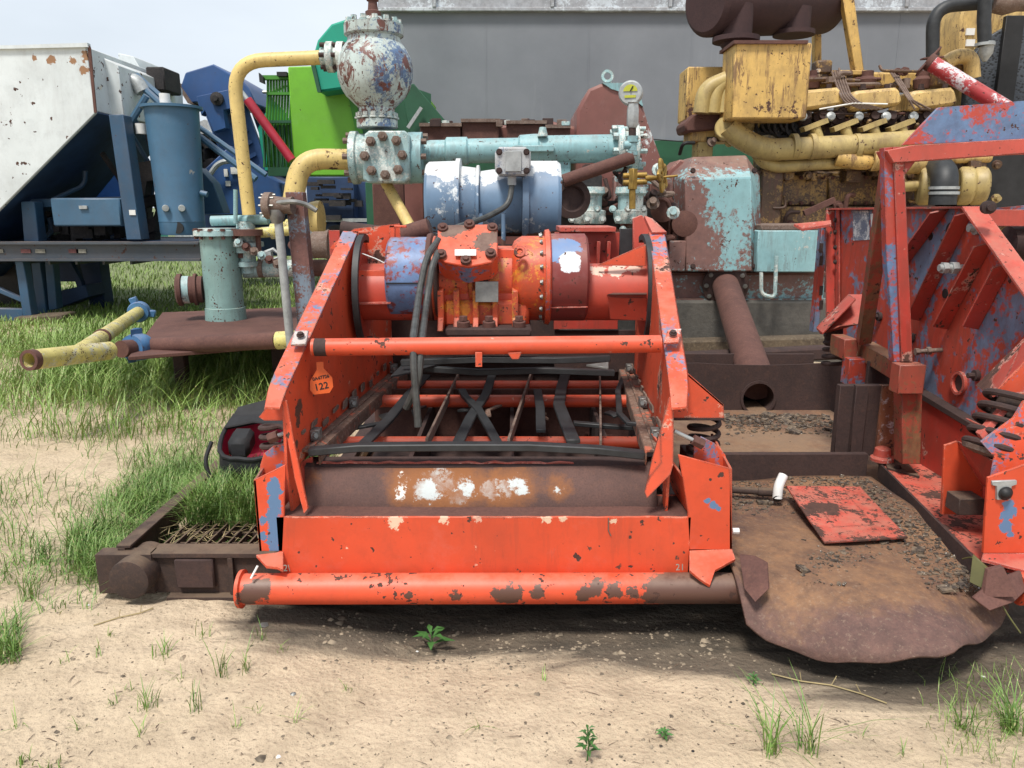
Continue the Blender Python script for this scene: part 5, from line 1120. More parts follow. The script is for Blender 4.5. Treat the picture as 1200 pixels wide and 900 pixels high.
# ------------------------------------------------------------------ the orange shaker
def cxY(y): return -.14+.08*(y-2.76)
HW = .74
def shaker():
    T = thing('orange_shaker', 'bright orange shale shaker with rusty discharge lip, centre of the yard', 'shaker', (-.085, 2.9, 0))
    # front pipe
    a = W(286, 690, 2.75); b = W(868, 689, 2.75); r = .060
    fp = part(MB().lathe(a, b-a, [(0, r), ((b-a).length, r)], 40), 'front_pipe', M['orange_pipe'], T, 0)
    part(MB().lathe(a-Vector((.016, 0, 0)), (1, 0, 0), [(0, r*.8), (0, r*1.22), (.014, r*1.25), (.018, r)], 32), 'pipe_end_ring', M['orange_pipe'], fp, 0)
    # front plate
    z1 = W(560, 606, 2.8).z; z0 = a.z+r*.6; xl = W(326, 640, 2.8).x; xr = W(808, 640, 2.8).x
    n = 40; pts = [(xl+(xr-xl)*k/n, 2.80, z1+.0035*noise.noise(Vector((k*.6, 0, 0)))) for k in range(n+1)]
    part(MB().prism(pts+[(xr, 2.8, z0), (xl, 2.8, z0)], (0, .012, 0)), 'front_plate', M['orange_plate'], T, .001)
    part(MB().box(xl, xr, 2.812, 3.05, z1-.012, z1-.002), 'ledge', M['rust_brown'], T, .001)
    part(MB().box(xl-.05, xr+.05, 2.75, 2.79, z0-.012, z0+.012), 'weld_bead', M['orange_pipe'], T, .004)
    # lower web behind (inside the frame)
    part(MB().box(xl, xr, 3.03, 3.04, .2, z1), 'inner_web', M['orange'], T, .001)
    part(MB().tube([W(713, 607, 2.797), W(713, 622, 2.797), W(716, 628, 2.797)], .0025, 6), 'weld_drip', M['wornsteel'], T, 0)
    # corner columns
    cr = part(MB().pp([(795, 533), (855, 549), (858, 590), (858, 644), (808, 644), (806, 600), (800, 560)], 2.80, .012), 'corner_column', M['orange_column'], T, .001)
    part(MB().prism([W(858, 549, 2.8), W(858, 644, 2.8), W(858, 644, 2.8)+Vector((0, .3, .0)), W(858, 549, 2.8)+Vector((0, .3, .05))], (-.01, 0, 0)), 'column_side', M['orange'], cr, .001)
    part(MB().prism([W(800, 560, 2.81), W(808, 604, 2.81), W(808, 604, 2.81)+Vector((-.01, .25, 0)), W(800, 540, 2.81)+Vector((-.07, .3, .02))], (.01, 0, 0)), 'column_side', M['orange'], cr, .001)
    cl = part(MB().pp([(297, 563), (334, 545), (333, 604), (331, 646), (304, 646), (300, 600)], 2.80, .012), 'corner_column', M['orange_column'], T, .001)
    part(MB().prism([W(297, 563, 2.8), W(304, 646, 2.8), W(304, 646, 2.8)+Vector((0, .3, .0)), W(297, 563, 2.8)+Vector((0, .3, .05))], (.01, 0, 0)), 'column_side', M['red'], cl, .001)
    part(MB().pp([(330, 552), (366, 535), (372, 604), (333, 604)], 3.02, .012), 'inner_panel', M['red'], T, .001)
    # foot flanges
    zc = W(560, 646, 2.8).z
    part(MB().prism([W(300, 650, 2.80), W(332, 646, 2.8), W(332, 668, 2.72), W(325, 664, 2.72), W(312, 663, 2.73)], (0, 0, -.012)), 'foot_flange', M['orange'], T, .001)
    part(MB().prism([W(808, 645, 2.8), W(858, 643, 2.8), W(862, 655, 2.74), W(838, 668, 2.71), W(832, 686, 2.69), W(820, 678, 2.69), W(808, 668, 2.71)], (0, .004, -.012)), 'foot_flange', M['orange'], T, .001)
    o = textpart('21', 'weld_marks', M['dusty_white'], T, Matrix.Translation(W(797, 665, 2.705)) @ Matrix.Rotation(R(78), 4, 'X'), .035)
    o = textpart('2\\', 'weld_marks', M['dusty_white'], T, Matrix.Translation(W(336, 666, 2.705)) @ Matrix.Rotation(R(78), 4, 'X'), .035)
    # ---- basket
    def bx(side, y): return cxY(y)+side*HW
    z_top = lambda y: .897+(y-2.863)*.515
    for sd in (-1, 1):
        prof = [(2.87, .40), (2.84, .62), (2.863, .897), (3.9, z_top(3.9)), (4.02, 1.47), (4.62, 1.30), (4.65, .58), (3.0, .58), (2.95, .40)]
        pl = part(MB().prism([(bx(sd, y), y, z) for y, z in prof], (sd*.012, 0, 0)), 'side_panel', M['orange_side'], T, .001)
        # top flange turned outwards, rolled at the low end
        fl = MB(); N = 14
        pts = []
        for k in range(N+1):
            y = 2.80+(3.97-2.80)*k/N; z = z_top(y); wv = .082 if k > 1 else (.06 if k == 0 else .075)
            if k == 0: z -= .012
            pts.append((y, z, wv))
        vs = []
        for y, z, wv in pts:
            for dz in (0, .010):
                vs.append((bx(sd, y)-sd*.002, y, z+dz)); vs.append((bx(sd, y)+sd*wv*.9, y, z+dz+.004)); vs.append((bx(sd, y)+sd*wv, y, z+dz-.016))
        fs = []
        for k in range(N):
            a0 = k*6; b0 = a0+6
            for i in (0, 1): fs += [(a0+3+i, a0+4+i, b0+4+i, b0+3+i), (a0+i, b0+i, b0+1+i, a0+1+i)]
            fs += [(a0, a0+3, b0+3, b0), (a0+2, b0+2, b0+5, a0+5)]
        fs += [(0, 1, 4, 3), (1, 2, 5, 4), (N*6, N*6+3, N*6+4, N*6+1), (N*6+1, N*6+4, N*6+5, N*6+2)]
        part(fl.add(vs, fs), 'top_flange', M['orange_worn'], pl, .001)
        # end fin at the discharge
        if sd > 0: part(MB().prism([W(784, 467, 2.85), W(790, 462, 2.85), W(789, 545, 2.82), W(786, 556, 2.81), W(758, 584, 2.80), W(756, 577, 2.80), W(764, 540, 2.84)], (.0, .012, 0)), 'end_fin', M['orange'], pl, .001)
        else: part(MB().prism([W(330, 468, 2.85), W(336, 470, 2.85), W(345, 520, 2.84), W(361, 596, 2.82), W(356, 602, 2.81), W(345, 560, 2.83), (W(334, 500, 2.85))], (.0, .012, 0)), 'end_fin', M['orange'], pl, .001)
        # support angle for the screen
        y0, y1 = 3.0, 4.6
        p0 = Vector((bx(sd, y0)-sd*.03, y0, .625)); p1 = Vector((bx(sd, y1)-sd*.05, y1, .625))
        rl = part(MB().bar(p0, p1, .085, .012).bar(p0+Vector((-sd*.04, 0, -.03)), p1+Vector((-sd*.04, 0, -.03)), .008, .06).bar(p0+Vector((-sd*.0, 0, .010)), p1+Vector((-sd*.0, 0, .010)), .016, .012), 'screen_rail', M['rail_scale'], T, .002)
        for f in (.08, .42, .93):
            p = p0.lerp(p1, f)+Vector((sd*.012, 0, .035)); part(MB().obox(p, (.02, 0, 0), (0, .025, 0), (0, 0, .025)).bolt(p+Vector((0, -.025, 0)), (-sd*.6, -1, .3), .013, .02), 'clamp', M['steel'], rl, .002)
        # torn weld / patch plate along the rail
        m = MB()
        for k in range(11):
            f = k/11+rnd.random()*.02; p = p0.lerp(p1, f)+Vector((sd*.026, 0, .04+rnd.random()*.04)); m.obox(p, (.004, 0, 0), (0, .02+.03*rnd.random(), 0), (0, rnd.uniform(-.01, .01), .006+.012*rnd.random()))
        part(m, 'scale_flakes', M['wornsteel'], rl, 0)
        # drum flange with black gasket
        yd, zd = 3.98, 1.17
        xx = bx(sd, yd)
        part(MB().lathe((xx-sd*.016, yd, zd), (sd, 0, 0), [(0, .245), (.014, .245)], 48), 'drum_flange', M['drum'], T, .002)
        gk = []
        for k in range(25):
            a = -math.pi*.62+math.pi*1.24*k/24; gk.append((xx-sd*.022, yd-.255*math.cos(a), zd+.255*math.sin(a)*1.1))
        part(MB().ribbon(gk, .030, .030, (1, 0, 0)), 'gasket', M['rubber'], T, .001)
    # lifting lugs and gusset at back left/right
    part(MB().pp([(386, 291), (392, 284), (415, 268), (468, 262), (470, 285), (455, 300), (452, 338), (420, 335), (415, 300)], 4.12, .012), 'rear_gusset', M['orange'], T, .001)
    part(MB().pp([(391, 286), (398, 281), (404, 283), (398, 300)], 3.94, .02), 'lug', M['orange'], T, .003)
    part(MB().pb(413, 271, 421, 286, 3.96, .04).pb(413, 271, 432, 274, 3.96, .03), 'hook', M['orange'], T, .003); part(MB().pb(456, 264, 463, 282, 4.0, .03).pb(456, 264, 476, 267, 4.0, .03), 'hook', M['orange'], T, .003)
    part(MB().tube([W(424, 297, 3.85), W(440, 303, 3.85), W(456, 311, 3.85)], .003, 6), 'weld_line', M['white'], T, 0)
    part(MB().tube([W(400, 268, 4.4), W(470, 277, 4.4), W(505, 266, 4.4)], .045, 14), 'rear_pipe', M['rust_dark'], T, 0)
    part(MB().tube([W(470, 277, 4.3), W(503, 267, 4.3)], .055, 14), 'rear_pipe', M['rust_brown'], T, 0)
    # ribs either side of drum (left bracket panels)
    part(MB().prism([W(413, 317, 3.87), W(458, 317, 3.87), W(458, 353, 3.85), W(413, 356, 3.85)], (0, .03, .0)), 'bracket_panel', M['orange'], T, .002)
    part(MB().prism([W(412, 355, 3.80), W(458, 354, 3.80), W(458, 352, 3.9), W(412, 352, 3.9)], (0, 0, -.01)), 'bracket_shelf', M['pink_flange'], T, .001)
    # drum
    yd, zd = 3.98, 1.17; c0 = bx(-1, yd); c1 = bx(1, yd)
    part(MB().lathe((c0, yd, zd), (1, 0, 0), [(0, .146), (c1-c0, .146)], 44), 'drum', M['drum'], T, 0)
    part(MB().prism([W(700, 311, 3.86), W(757, 286, 3.84), W(757, 312, 3.84)], (0, .012, 0)), 'gusset', M['orange'], T, .001)
    part(MB().prism([W(712, 345, 3.80), W(758, 345, 3.80), W(758, 342, 3.85), W(722, 342, 3.85)], (0, .05, -.012)), 'gusset', M['rust_brown'], T, .001)
    part(MB().prism([W(712, 348, 3.82), W(758, 349, 3.82), W(758, 376, 3.86), W(715, 374, 3.86)], (0, .01, 0)), 'gusset', M['drum'], T, .001)
    xs_ = lambda px: W(px, 335, 3.9).x
    zc = 1.245
    def cov(px0, px1, rr, mat, name, side):
        x0, x1 = xs_(px0), xs_(px1)
        pr = [(0, rr*.93), (.012, rr), (x1-x0, rr)] if side < 0 else [(0, rr), (x1-x0-.012, rr), (x1-x0, rr*.93)]
        o = part(MB().lathe((x0, yd, zc), (1, 0, 0), pr, 48), name, M[mat], T, 0)
        e = x1 if side < 0 else x0
        part(MB().lathe((e-.008, yd, zc), (1, 0, 0), [(0, rr*1.08), (.022, rr*1.1), (.03, rr*1.04)], 48), 'cover_flange', M['rust_brown'] if side < 0 else M['orange_worn'], o, 0)
        return o
    c = cov(455, 503, .205, 'cover_blue', 'weight_cover', -1); part(MB().lathe((xs_(455)+.004, yd-.001, zc), (1, 0, 0), [(0, .2), (0, .2)], 8), 'seam', M['black'], c, 0) if 0 else None
    part(MB().obox((xs_(479), yd-.206, zc-.01), (.095, 0, 0), (0, .003, 0), (0, 0, .003)), 'cover_seam', M['ink'], c, 0)
    c = cov(640, 688, .222, 'cover_red', 'weight_cover', 1)
    part(MB().obox((xs_(664), yd-.19, zc-.13), (.098, 0, .002), (0, .004, 0), (0, 0, .003)), 'cover_seam', M['pink_flange'], c, 0)
    m = MB()
    for k in range(10):
        a = k*math.pi/9-math.pi/2+.15
        m.bolt((xs_(634), yd-.215*math.cos(a), zc+.215*math.sin(a)), (-1, 0, 0), .011); 
    part(m, 'bolts', M['steel'], c, 0)
    # motor body
    mb = MB(); x0, x1 = xs_(503), xs_(640)
    mb.lathe((x0, yd, zc), (1, 0, 0), [(0, .21), (.03, .21), (.05, .19), (.06, .165), (.2, .16), (.205, .175), (.225, .175), (.23, .16), (.42, .16), (.43, .185), (.45, .2), (.47, .21), (x1-x0, .21)], 44)
    body = part(mb, 'motor_body', M['cast'], T, 0)
    part(MB().lathe((xs_(503)+.002, yd, zc), (1, 0, 0), [(.028, .20), (.034, .212), (.05, .212), (.056, .19)], 40), 'greasy_flange', M['rust_dark'], body, .001)
    m = MB()
    for px in (515, 533, 555, 577, 600): x = xs_(px); m.prism([(x, yd-.205, zc-.05), (x, yd-.20, zc-.18), (x, yd-.26, zc-.24), (x, yd-.05, zc-.24), (x, yd-.05, zc)], (.03, 0, 0))
    part(MB().box(xs_(520), xs_(620), yd-.17, yd+.05, zc-.235, zc-.10), 'base_web', M['cast'], body, .02)
    for px in (612, 622): x = xs_(px); m.lathe((x, yd, zc), (1, 0, 0), [(0, .18), (.01, .18)], 36)
    part(m, 'cooling_ribs', M['cast'], body, .003)
    ft = part(MB().box(xs_(525), xs_(622), yd-.29, yd+.1, zc-.26, zc-.22), 'mount_foot', M['rust_dark'], body, .008)
    part(MB().box(xs_(527), xs_(620), yd-.285, yd-.2, zc-.31, zc-.24), 'mount_skirt', M['rust_dark'], body, .01)
    m = MB()
    for px in (545, 574, 608): p = Vector((xs_(px), yd-.25, zc-.22)); m.cyl(p, p+Vector((0, -.004, .03)), .032, n=18); m.cyl(p+Vector((0, 0, .03)), p+Vector((0, 0, .055)), .022, n=6)
    part(m, 'bolts', M['rust_brown'], ft, .002)
    for (ax, ay, bx_, by_), mt in (((558, 310, 579, 322), 'wornsteel'), ((557, 330, 584, 354), 'steel')):
        part(MB().prism([W(ax, ay, 3.755), W(bx_, ay, 3.755), W(bx_, by_, 3.745), W(ax, by_, 3.745)], (0, .02, 0)), 'name_plate', M[mt], body, .001)
    # junction box, lid facing up and towards us
    q = [W(513, 270, 3.86), W(519, 264, 3.88), W(577, 263, 3.88), W(583, 270, 3.86), W(583, 300, 3.70), W(576, 308, 3.68), W(549, 313, 3.67), W(522, 308, 3.68), W(513, 302, 3.70)]
    jb = part(MB().prism(q, (0, .09, -.09)), 'junction_box', M['orange_worn'], body, .01)
    part(MB().prism([p+Vector((0, -.004, .003)) for p in q], (0, .012, -.012)), 'box_lid', paint('box_lid_paint', ORA, rust=.2, sc=6, spots=[(W(573, 279, 3.80), .07, RUST), (W(566, 290, 3.76), .045, RUST), (W(530, 268, 3.86), .065, RUST), (W(550, 266, 3.87), .03, RUST)]), jb, .004)
    m = MB()
    for x, y, Yk in ((519, 268, 3.86), (550, 264, 3.87), (577, 268, 3.86), (517, 299, 3.70), (575, 298, 3.70), (546, 306, 3.68)):
        p = W(x, y, Yk); m.cyl(p, p+Vector((0, -.012, .012)), .026, n=18); m.cyl(p+Vector((0, -.01, .01)), p+Vector((0, -.02, .02)), .015, n=6)
    part(m, 'bolts', M['rust_brown'], jb, .001)
    part(MB().prism([W(533, 293, 3.716), W(558, 293, 3.716), W(558, 300, 3.68), W(533, 300, 3.68)], (0, -.003, .003)), 'name_plate', M['white'], jb, 0)
    part(MB().box(xs_(583), xs_(632), yd-.12, yd+.1, zc+.10, zc+.15), 'top_web', M['orange'], body, .004)
    part(MB().ring(W(609, 296, 3.78)-Vector((0, .02, 0)), (0, -1, .5), .014, .028, .02), 'lift_eye', M['cast'], body, 0)
    # hanging cables
    def cable(pts, r=.016): return part(MB().tube(fillet(pts, .2, 7), r, 10), 'cable', M['cable'], T, 0)
    cable([W(514, 281, 3.80), W(500, 300, 3.68), W(491, 345, 3.60), W(484, 398, 3.12), W(485, 430, 3.08), W(490, 500, 3.06)])
    cable([W(514, 296, 3.70), W(507, 310, 3.62), W(499, 360, 3.56), W(494, 402, 3.12), W(490, 450, 3.08), W(476, 478, 3.12)])
    # header tank behind the drum
    part(MB().pb(656, 266, 722, 272, 4.5, .4), 'rear_header', M['pink_flange'], T, .003)
    part(MB().pb(650, 272, 724, 386, 4.58, .02), 'rear_panel', M['red'], T, .002)
    for x in (700, 712): part(MB().pb(x, 283, x+3, 312, 4.5, .06), 'rib', M['red'], T, .002)
    part(MB().pb(727, 268, 742, 302, 4.3, .03), 'black_panel', M['rubber'], T, .002); part(MB().pp([(742, 256), (752, 252), (762, 262), (762, 300), (742, 302)], 4.25, .03), 'rear_bracket', M['pink_flange'], T, .003)
    part(MB().prism([W(755, 252, 4.05), W(765, 256, 4.0), W(782, 272, 3.93), W(764, 272, 3.93)], (0, .02, -.02)), 'end_cap', M['pink_flange'], T, .002)
    part(MB().pb(385, 270, 420, 400, 4.6, .03), 'feed_box', M['red'], T, .002); part(MB().pb(415, 330, 655, 425, 4.62, .02).pb(650, 387, 775, 436, 4.60, .02), 'feed_plate', M['rust_dark'], T, .002)
    part(MB().box(bx(-1, 4.68)-.1, bx(1, 4.68)+.1, 4.68, 4.70, .15, .85), 'rear_closure', M['rust_dark'], T, .001)
    # cross tube
    p0 = W(366, 407, 3.12); p1 = W(774, 403, 3.12); r = 10.3*mpp(405, 3.12)
    ct = part(MB().cyl(p0, p1, r, n=32), 'cross_tube', M['orange'], T, 0)
    part(MB().lathe(p0+Vector((.012, 0, 0)), (1, 0, 0), [(0, r*1.015), (.05, r*1.015)], 32), 'bare_band', M['rust_dark'], ct, 0)
    for x in (561, 603): part(MB().pp([(x-4, 413), (x+4, 413), (x+4, 430), (x-4, 430)] if x == 561 else [(x-8, 414), (x+8, 413), (x+5, 421), (x-3, 421)], 3.07, .012), 'tab', M['orange'], ct, .001)
    for (x0, x1, y) in ((341, 362, 398), (777, 798, 396)):
        bp = part(MB().prism([W(x0+5, y-8, 3.16), W(x1, y-9, 3.16), W(x1-3, y+7, 3.07), W(x0, y+8, 3.07)], (0, -.006, .008)), 'bolt_plate', M['turq_pale'] if 0 else paint('bare_bolt_plate', (.55, .5, .48), alt=ORA, alt_a=.5, rust=.4, sc=14), T, .001)
        m = MB()
        for dy in (-4, 4): m.bolt(W((x0+x1)/2+1, y+dy, 3.105)+Vector((0, -.004, .006)), (0, -.4, 1), .012)
        part(m, 'bolts', M['rust_dark'], bp, 0)
    # deck tubes
    for y, Yk, rr in ((519, 3.38, .030), (470, 4.02, .034), (452, 4.35, .03)):
        z = W(560, y, Yk).z; part(MB().cyl((bx(-1, Yk)+.02, Yk, z), (bx(1, Yk)-.02, Yk, z), rr, n=24), 'deck_tube', M['orange'], T, 0)
    # longitudinal flat bars / rubber channels of the bed
    def zp(x, y, z=.60): return Z(x, y, z)
    for (a_, b_, wd) in (((500, 520), (537, 442), .012), ((596, 520), (624, 436), .012), ((704, 522), (703, 440), .010)):
        part(MB().bar(zp(*a_), zp(*b_), wd, .05), 'bed_bar', M['wornsteel'], T, .002)
    for pts, wd in ([[(426, 522), (455, 490), (480, 462), (500, 440)], .052], [[(535, 522), (552, 490), (570, 460), (577, 438)], .05], [[(672, 520), (664, 497), (655, 475), (658, 455), (664, 434)], .06],
                    [[(585, 522), (573, 500), (560, 482), (545, 466), (541, 458)], .042], [[(634, 505), (633, 480), (630, 456)], .045], [[(764, 498), (737, 497), (726, 485), (724, 460), (733, 438)], .03]):
        part(MB().ribbon([zp(x, y, .615)+Vector((0, 0, .02*noise.noise(Vector((x*.03, y*.03, 0))))) for x, y in pts], wd, .018), 'rubber_strip', M['rubber'], T, .003)
    g = random.Random(12)
    for k in range(9):
        x = g.uniform(430, 730); y = g.uniform(455, 505); dx = g.uniform(-40, 40); dy = g.uniform(-18, 18)
        part(MB().ribbon([zp(x, y, .57), zp(x+dx*.5+g.uniform(-8, 8), y+dy*.5, .575), zp(x+dx, y+dy, .56)], g.uniform(.018, .05), .012, (g.uniform(-.3, .3), 0, 1)), 'loose_strap', M['rubber'] if g.random() < .7 else M['rail_scale'], T, .002)
    for k in range(7):
        q = Z(g.uniform(440, 720), g.uniform(470, 510), .34); part(MB().obox(q, (g.uniform(.03, .12), .02, 0), (-.02, g.uniform(.03, .09), .02), (0, 0, .012)), 'scrap', M[g.choice(['rust_brown', 'wood', 'chip_plate'])], T, .003)
    # cross rubber channels
    k = [W(362, 529, 2.97), W(420, 524, 2.98), W(520, 523, 2.98), W(620, 523, 2.98), W(700, 527, 2.98), W(755, 533, 2.97)]
    part(MB().ribbon(k, .05, .030), 'front_rubber_channel', M['rubber'], T, .004)
    part(MB().ribbon([W(x, y, 3.9) for x, y in ((497, 432), (560, 436), (640, 434), (720, 437))], .04, .03), 'rubber_strip', M['rubber'], T, .003)
    part(MB().ribbon([W(x, y, 3.75) for x, y in ((470, 425), (560, 421), (650, 422), (715, 420))], .04, .03), 'rubber_strip', M['rubber'], T, .003)
    part(MB().ribbon([W(x, y, 3.7) for x, y in ((672, 496), (720, 500), (762, 502))], .04, .02), 'rubber_strip', M['rubber'], T, .003)
    part(MB().prism([W(470, 428, 3.9), W(512, 427, 3.9), W(480, 436, 3.7), W(458, 440, 3.6)], (0, 0, -.01)), 'torn_flap', M['rubber'], T, .001)
    part(MB().prism([W(687, 427, 3.7), W(713, 424, 3.7), W(713, 431, 3.65)], (0, 0, -.01)), 'torn_flap', M['steel'], T, .001)
    # wedge strips and junk below the bed
    for p in ((524, 492, 20, 26), (655, 492, 50, 14), (455, 500, 30, 14), (570, 500, 26, 30)):
        q = Z(p[0], p[1], .34); part(MB().obox(q, (p[2]*.0022, .02, 0), (-.02, .05, .0), (0, 0, .03)), 'scrap', M['wood'] if p[0] != 570 else M['rust_brown'], T, .004)
    part(MB().box(bx(-1, 3.8)+.05, bx(1, 3.8)-.05, 3.2, 4.6, .28, .30), 'sump_floor', M['rust_dark'], T, 0)
    for x in (-.45, .0, .45): part(MB().box(x-.01, x+.01, 3.2, 4.6, .3, .52), 'sump_rib', M['rust_dark'], T, .001)
    part(MB().box(bx(-1, 3.8)+.02, bx(1, 3.8)-.02, 4.2, 4.22, .3, .60), 'bed_web', M['rust_brown'], T, .001)
    # discharge lip
    n = 30; up = []; lo = []
    for i in range(n+1):
        t = i/n; px = 357+(770-357)*t
        up.append(W(px, 547+1.5*math.sin(t*5), 2.99)); lo.append(W(px*1.0-(2 if t < .05 else 0), 606-8*max(0, (t-.9)/.1)*0+3*math.sin(t*3)-6*max(0, (t-.93)/.07), 2.895-.02*math.sin(t*math.pi)))
    vs = []
    for a_, b_ in zip(up, lo): mid = (a_+b_)/2+Vector((0, .012, 0)); vs += [a_, mid, b_]
    fs = []
    for i in range(n):
        for j in (0, 1): fs.append((i*3+j, i*3+j+1, i*3+j+4, i*3+j+3))
    lp = part(MB().add(vs, fs), 'discharge_lip', M['lip'], T, 0); sm = lp.modifiers.new('t', 'SOLIDIFY'); sm.thickness = .006
    part(MB().prism([W(357, 547, 2.992), W(770, 547, 2.992), W(764, 535, 3.06), W(362, 535, 3.06)], (0, .0, -.006)), 'lip_top', M['rust_dark'], T, .0)
    pts = []
    for k in range(40): t = k/39; pts.append(W(372+(672-372)*t, 541.5+1.5*noise.noise(Vector((k*.5, 2, 0))), 3.025))
    part(MB().ribbon(pts, .03, .004), 'paint_edge', M['pink_flange'], lp, 0)
    # ---- right spring corner
    g = part(MB().pp([(787, 452), (800, 440), (807, 438), (848, 474), (849, 490), (787, 490)], 2.98, .012), 'spring_bracket', M['orange'], T, .001)
    part(MB().prism([W(805, 437, 2.98), W(848, 474, 2.98), W(848, 474, 3.2), W(806, 437, 3.2)], (0, 0, -.01)), 'bracket_top', M['orange'], g, .001)
    part(MB().prism([W(787, 490, 2.98), W(849, 490, 2.98), W(849, 490, 2.98)+Vector((0, .22, 0)), W(787, 490, 2.98)+Vector((0, .22, 0))], (0, 0, -.01)), 'bracket_seat', M['rust_dark'], g, .001)
    cs = W(824, 520, 3.08); part(MB().helix(cs-Vector((0, 0, .03)), (0, 0, 1), .06, .045, 3.3, .011), 'coil_spring', M['rust_dark'], T, 0)
    part(MB().box(cs.x-.07, cs.x+.08, 3.0, 3.2, .25, cs.z-.04), 'spring_post', M['rust_dark'], T, .003)
    arc = [W(812, 556, 2.90), W(814, 520, 2.90), W(822, 512, 2.90), W(838, 520, 2.9), W(850, 533, 2.9), W(856, 556, 2.9)]
    part(MB().prism(arc, (0, .012, 0)), 'pad_plate', M['orange_worn'], T, .001)
    part(MB().cyl(W(790, 505, 2.86), W(815, 517, 2.86), .008, n=10), 'stud', M['steelpale'], T, 0); part(MB().cyl(W(812, 515, 2.86), W(824, 521, 2.86), .022, n=6), 'stud_nut', M['rust_brown'], T, .001)
    # right-side small bolt on the column
    part(MB().cyl(W(858, 622, 2.84), W(866, 622, 2.84), .012, n=8), 'side_bolt', M['white'], T, .001)
    # ---- left spring corner
    g = part(MB().pp([(303, 489), (312, 478), (330, 468), (333, 493), (310, 493)], 2.92, .012), 'spring_bracket', M['orange_worn'], T, .001)
    arc = [W(304, 562, 2.90), W(305, 545, 2.90), W(309, 532, 2.9), W(320, 523, 2.9), W(334, 520, 2.9), W(342, 540, 2.9), W(342, 556, 2.9)]
    part(MB().prism(arc, (0, .012, 0)), 'pad_plate', M['orange_column'] if 0 else M['orange_worn'], T, .001)
    part(MB().cyl(W(336, 507, 2.88), W(318, 513, 2.88), .008, n=10), 'stud', M['steelpale'], T, 0); part(MB().cyl(W(326, 510, 2.88), W(315, 514, 2.88), .022, n=6), 'stud_nut', M['rust_brown'], T, .001)
    part(MB().helix(W(322, 525, 3.05), (0, 0, 1), .05, .04, 2.6, .011), 'coil_spring', M['rust_dark'], T, 0)
    # spare support behind lower left: small white straw-like rod
    part(MB().cyl(W(302, 663, 2.72), W(294, 678, 2.70), .0045, n=8), 'weld_rod', M['white'], T, 0)
    # ---- orange tag
    tp = W(376, 444, 3.14); tz = Vector((.30, -1, .12)).normalized(); tx = Vector((0, 0, 1)).cross(tz).normalized(); ty = tz.cross(tx)
    s = mpp(440, 3.14)
    Tg = thing('orange_tag', 'orange ear tag with handwritten number hanging on the left side panel', 'tag', tp)
    out_ = [(-4, 20), (4, 20), (4, 12), (13, 1), (13.5, -10), (9, -17), (-9, -18), (-13, -12), (-12.5, -2), (-4, 11)]
    part(MB().prism([tp+tx*a*s+ty*b*s for a, b in out_], tz*.003), 'tag_plate', M['tagorange'], Tg, .0)
    mt = Matrix((( tx.x, ty.x, tz.x, 0), (tx.y, ty.y, tz.y, 0), (tx.z, ty.z, tz.z, 0), (0, 0, 0, 1)))
    for txt, yy, sz in (('122', -9, .040), ('0A47726', 1.5, .019)):
        p = tp+tz*.0040+ty*yy*s; textpart(txt, 'tag_writing', M['ink'], Tg, Matrix.Translation(p) @ mt @ Matrix.Rotation(R(9), 4, 'Z'), sz, .0003, .0006)
shaker()
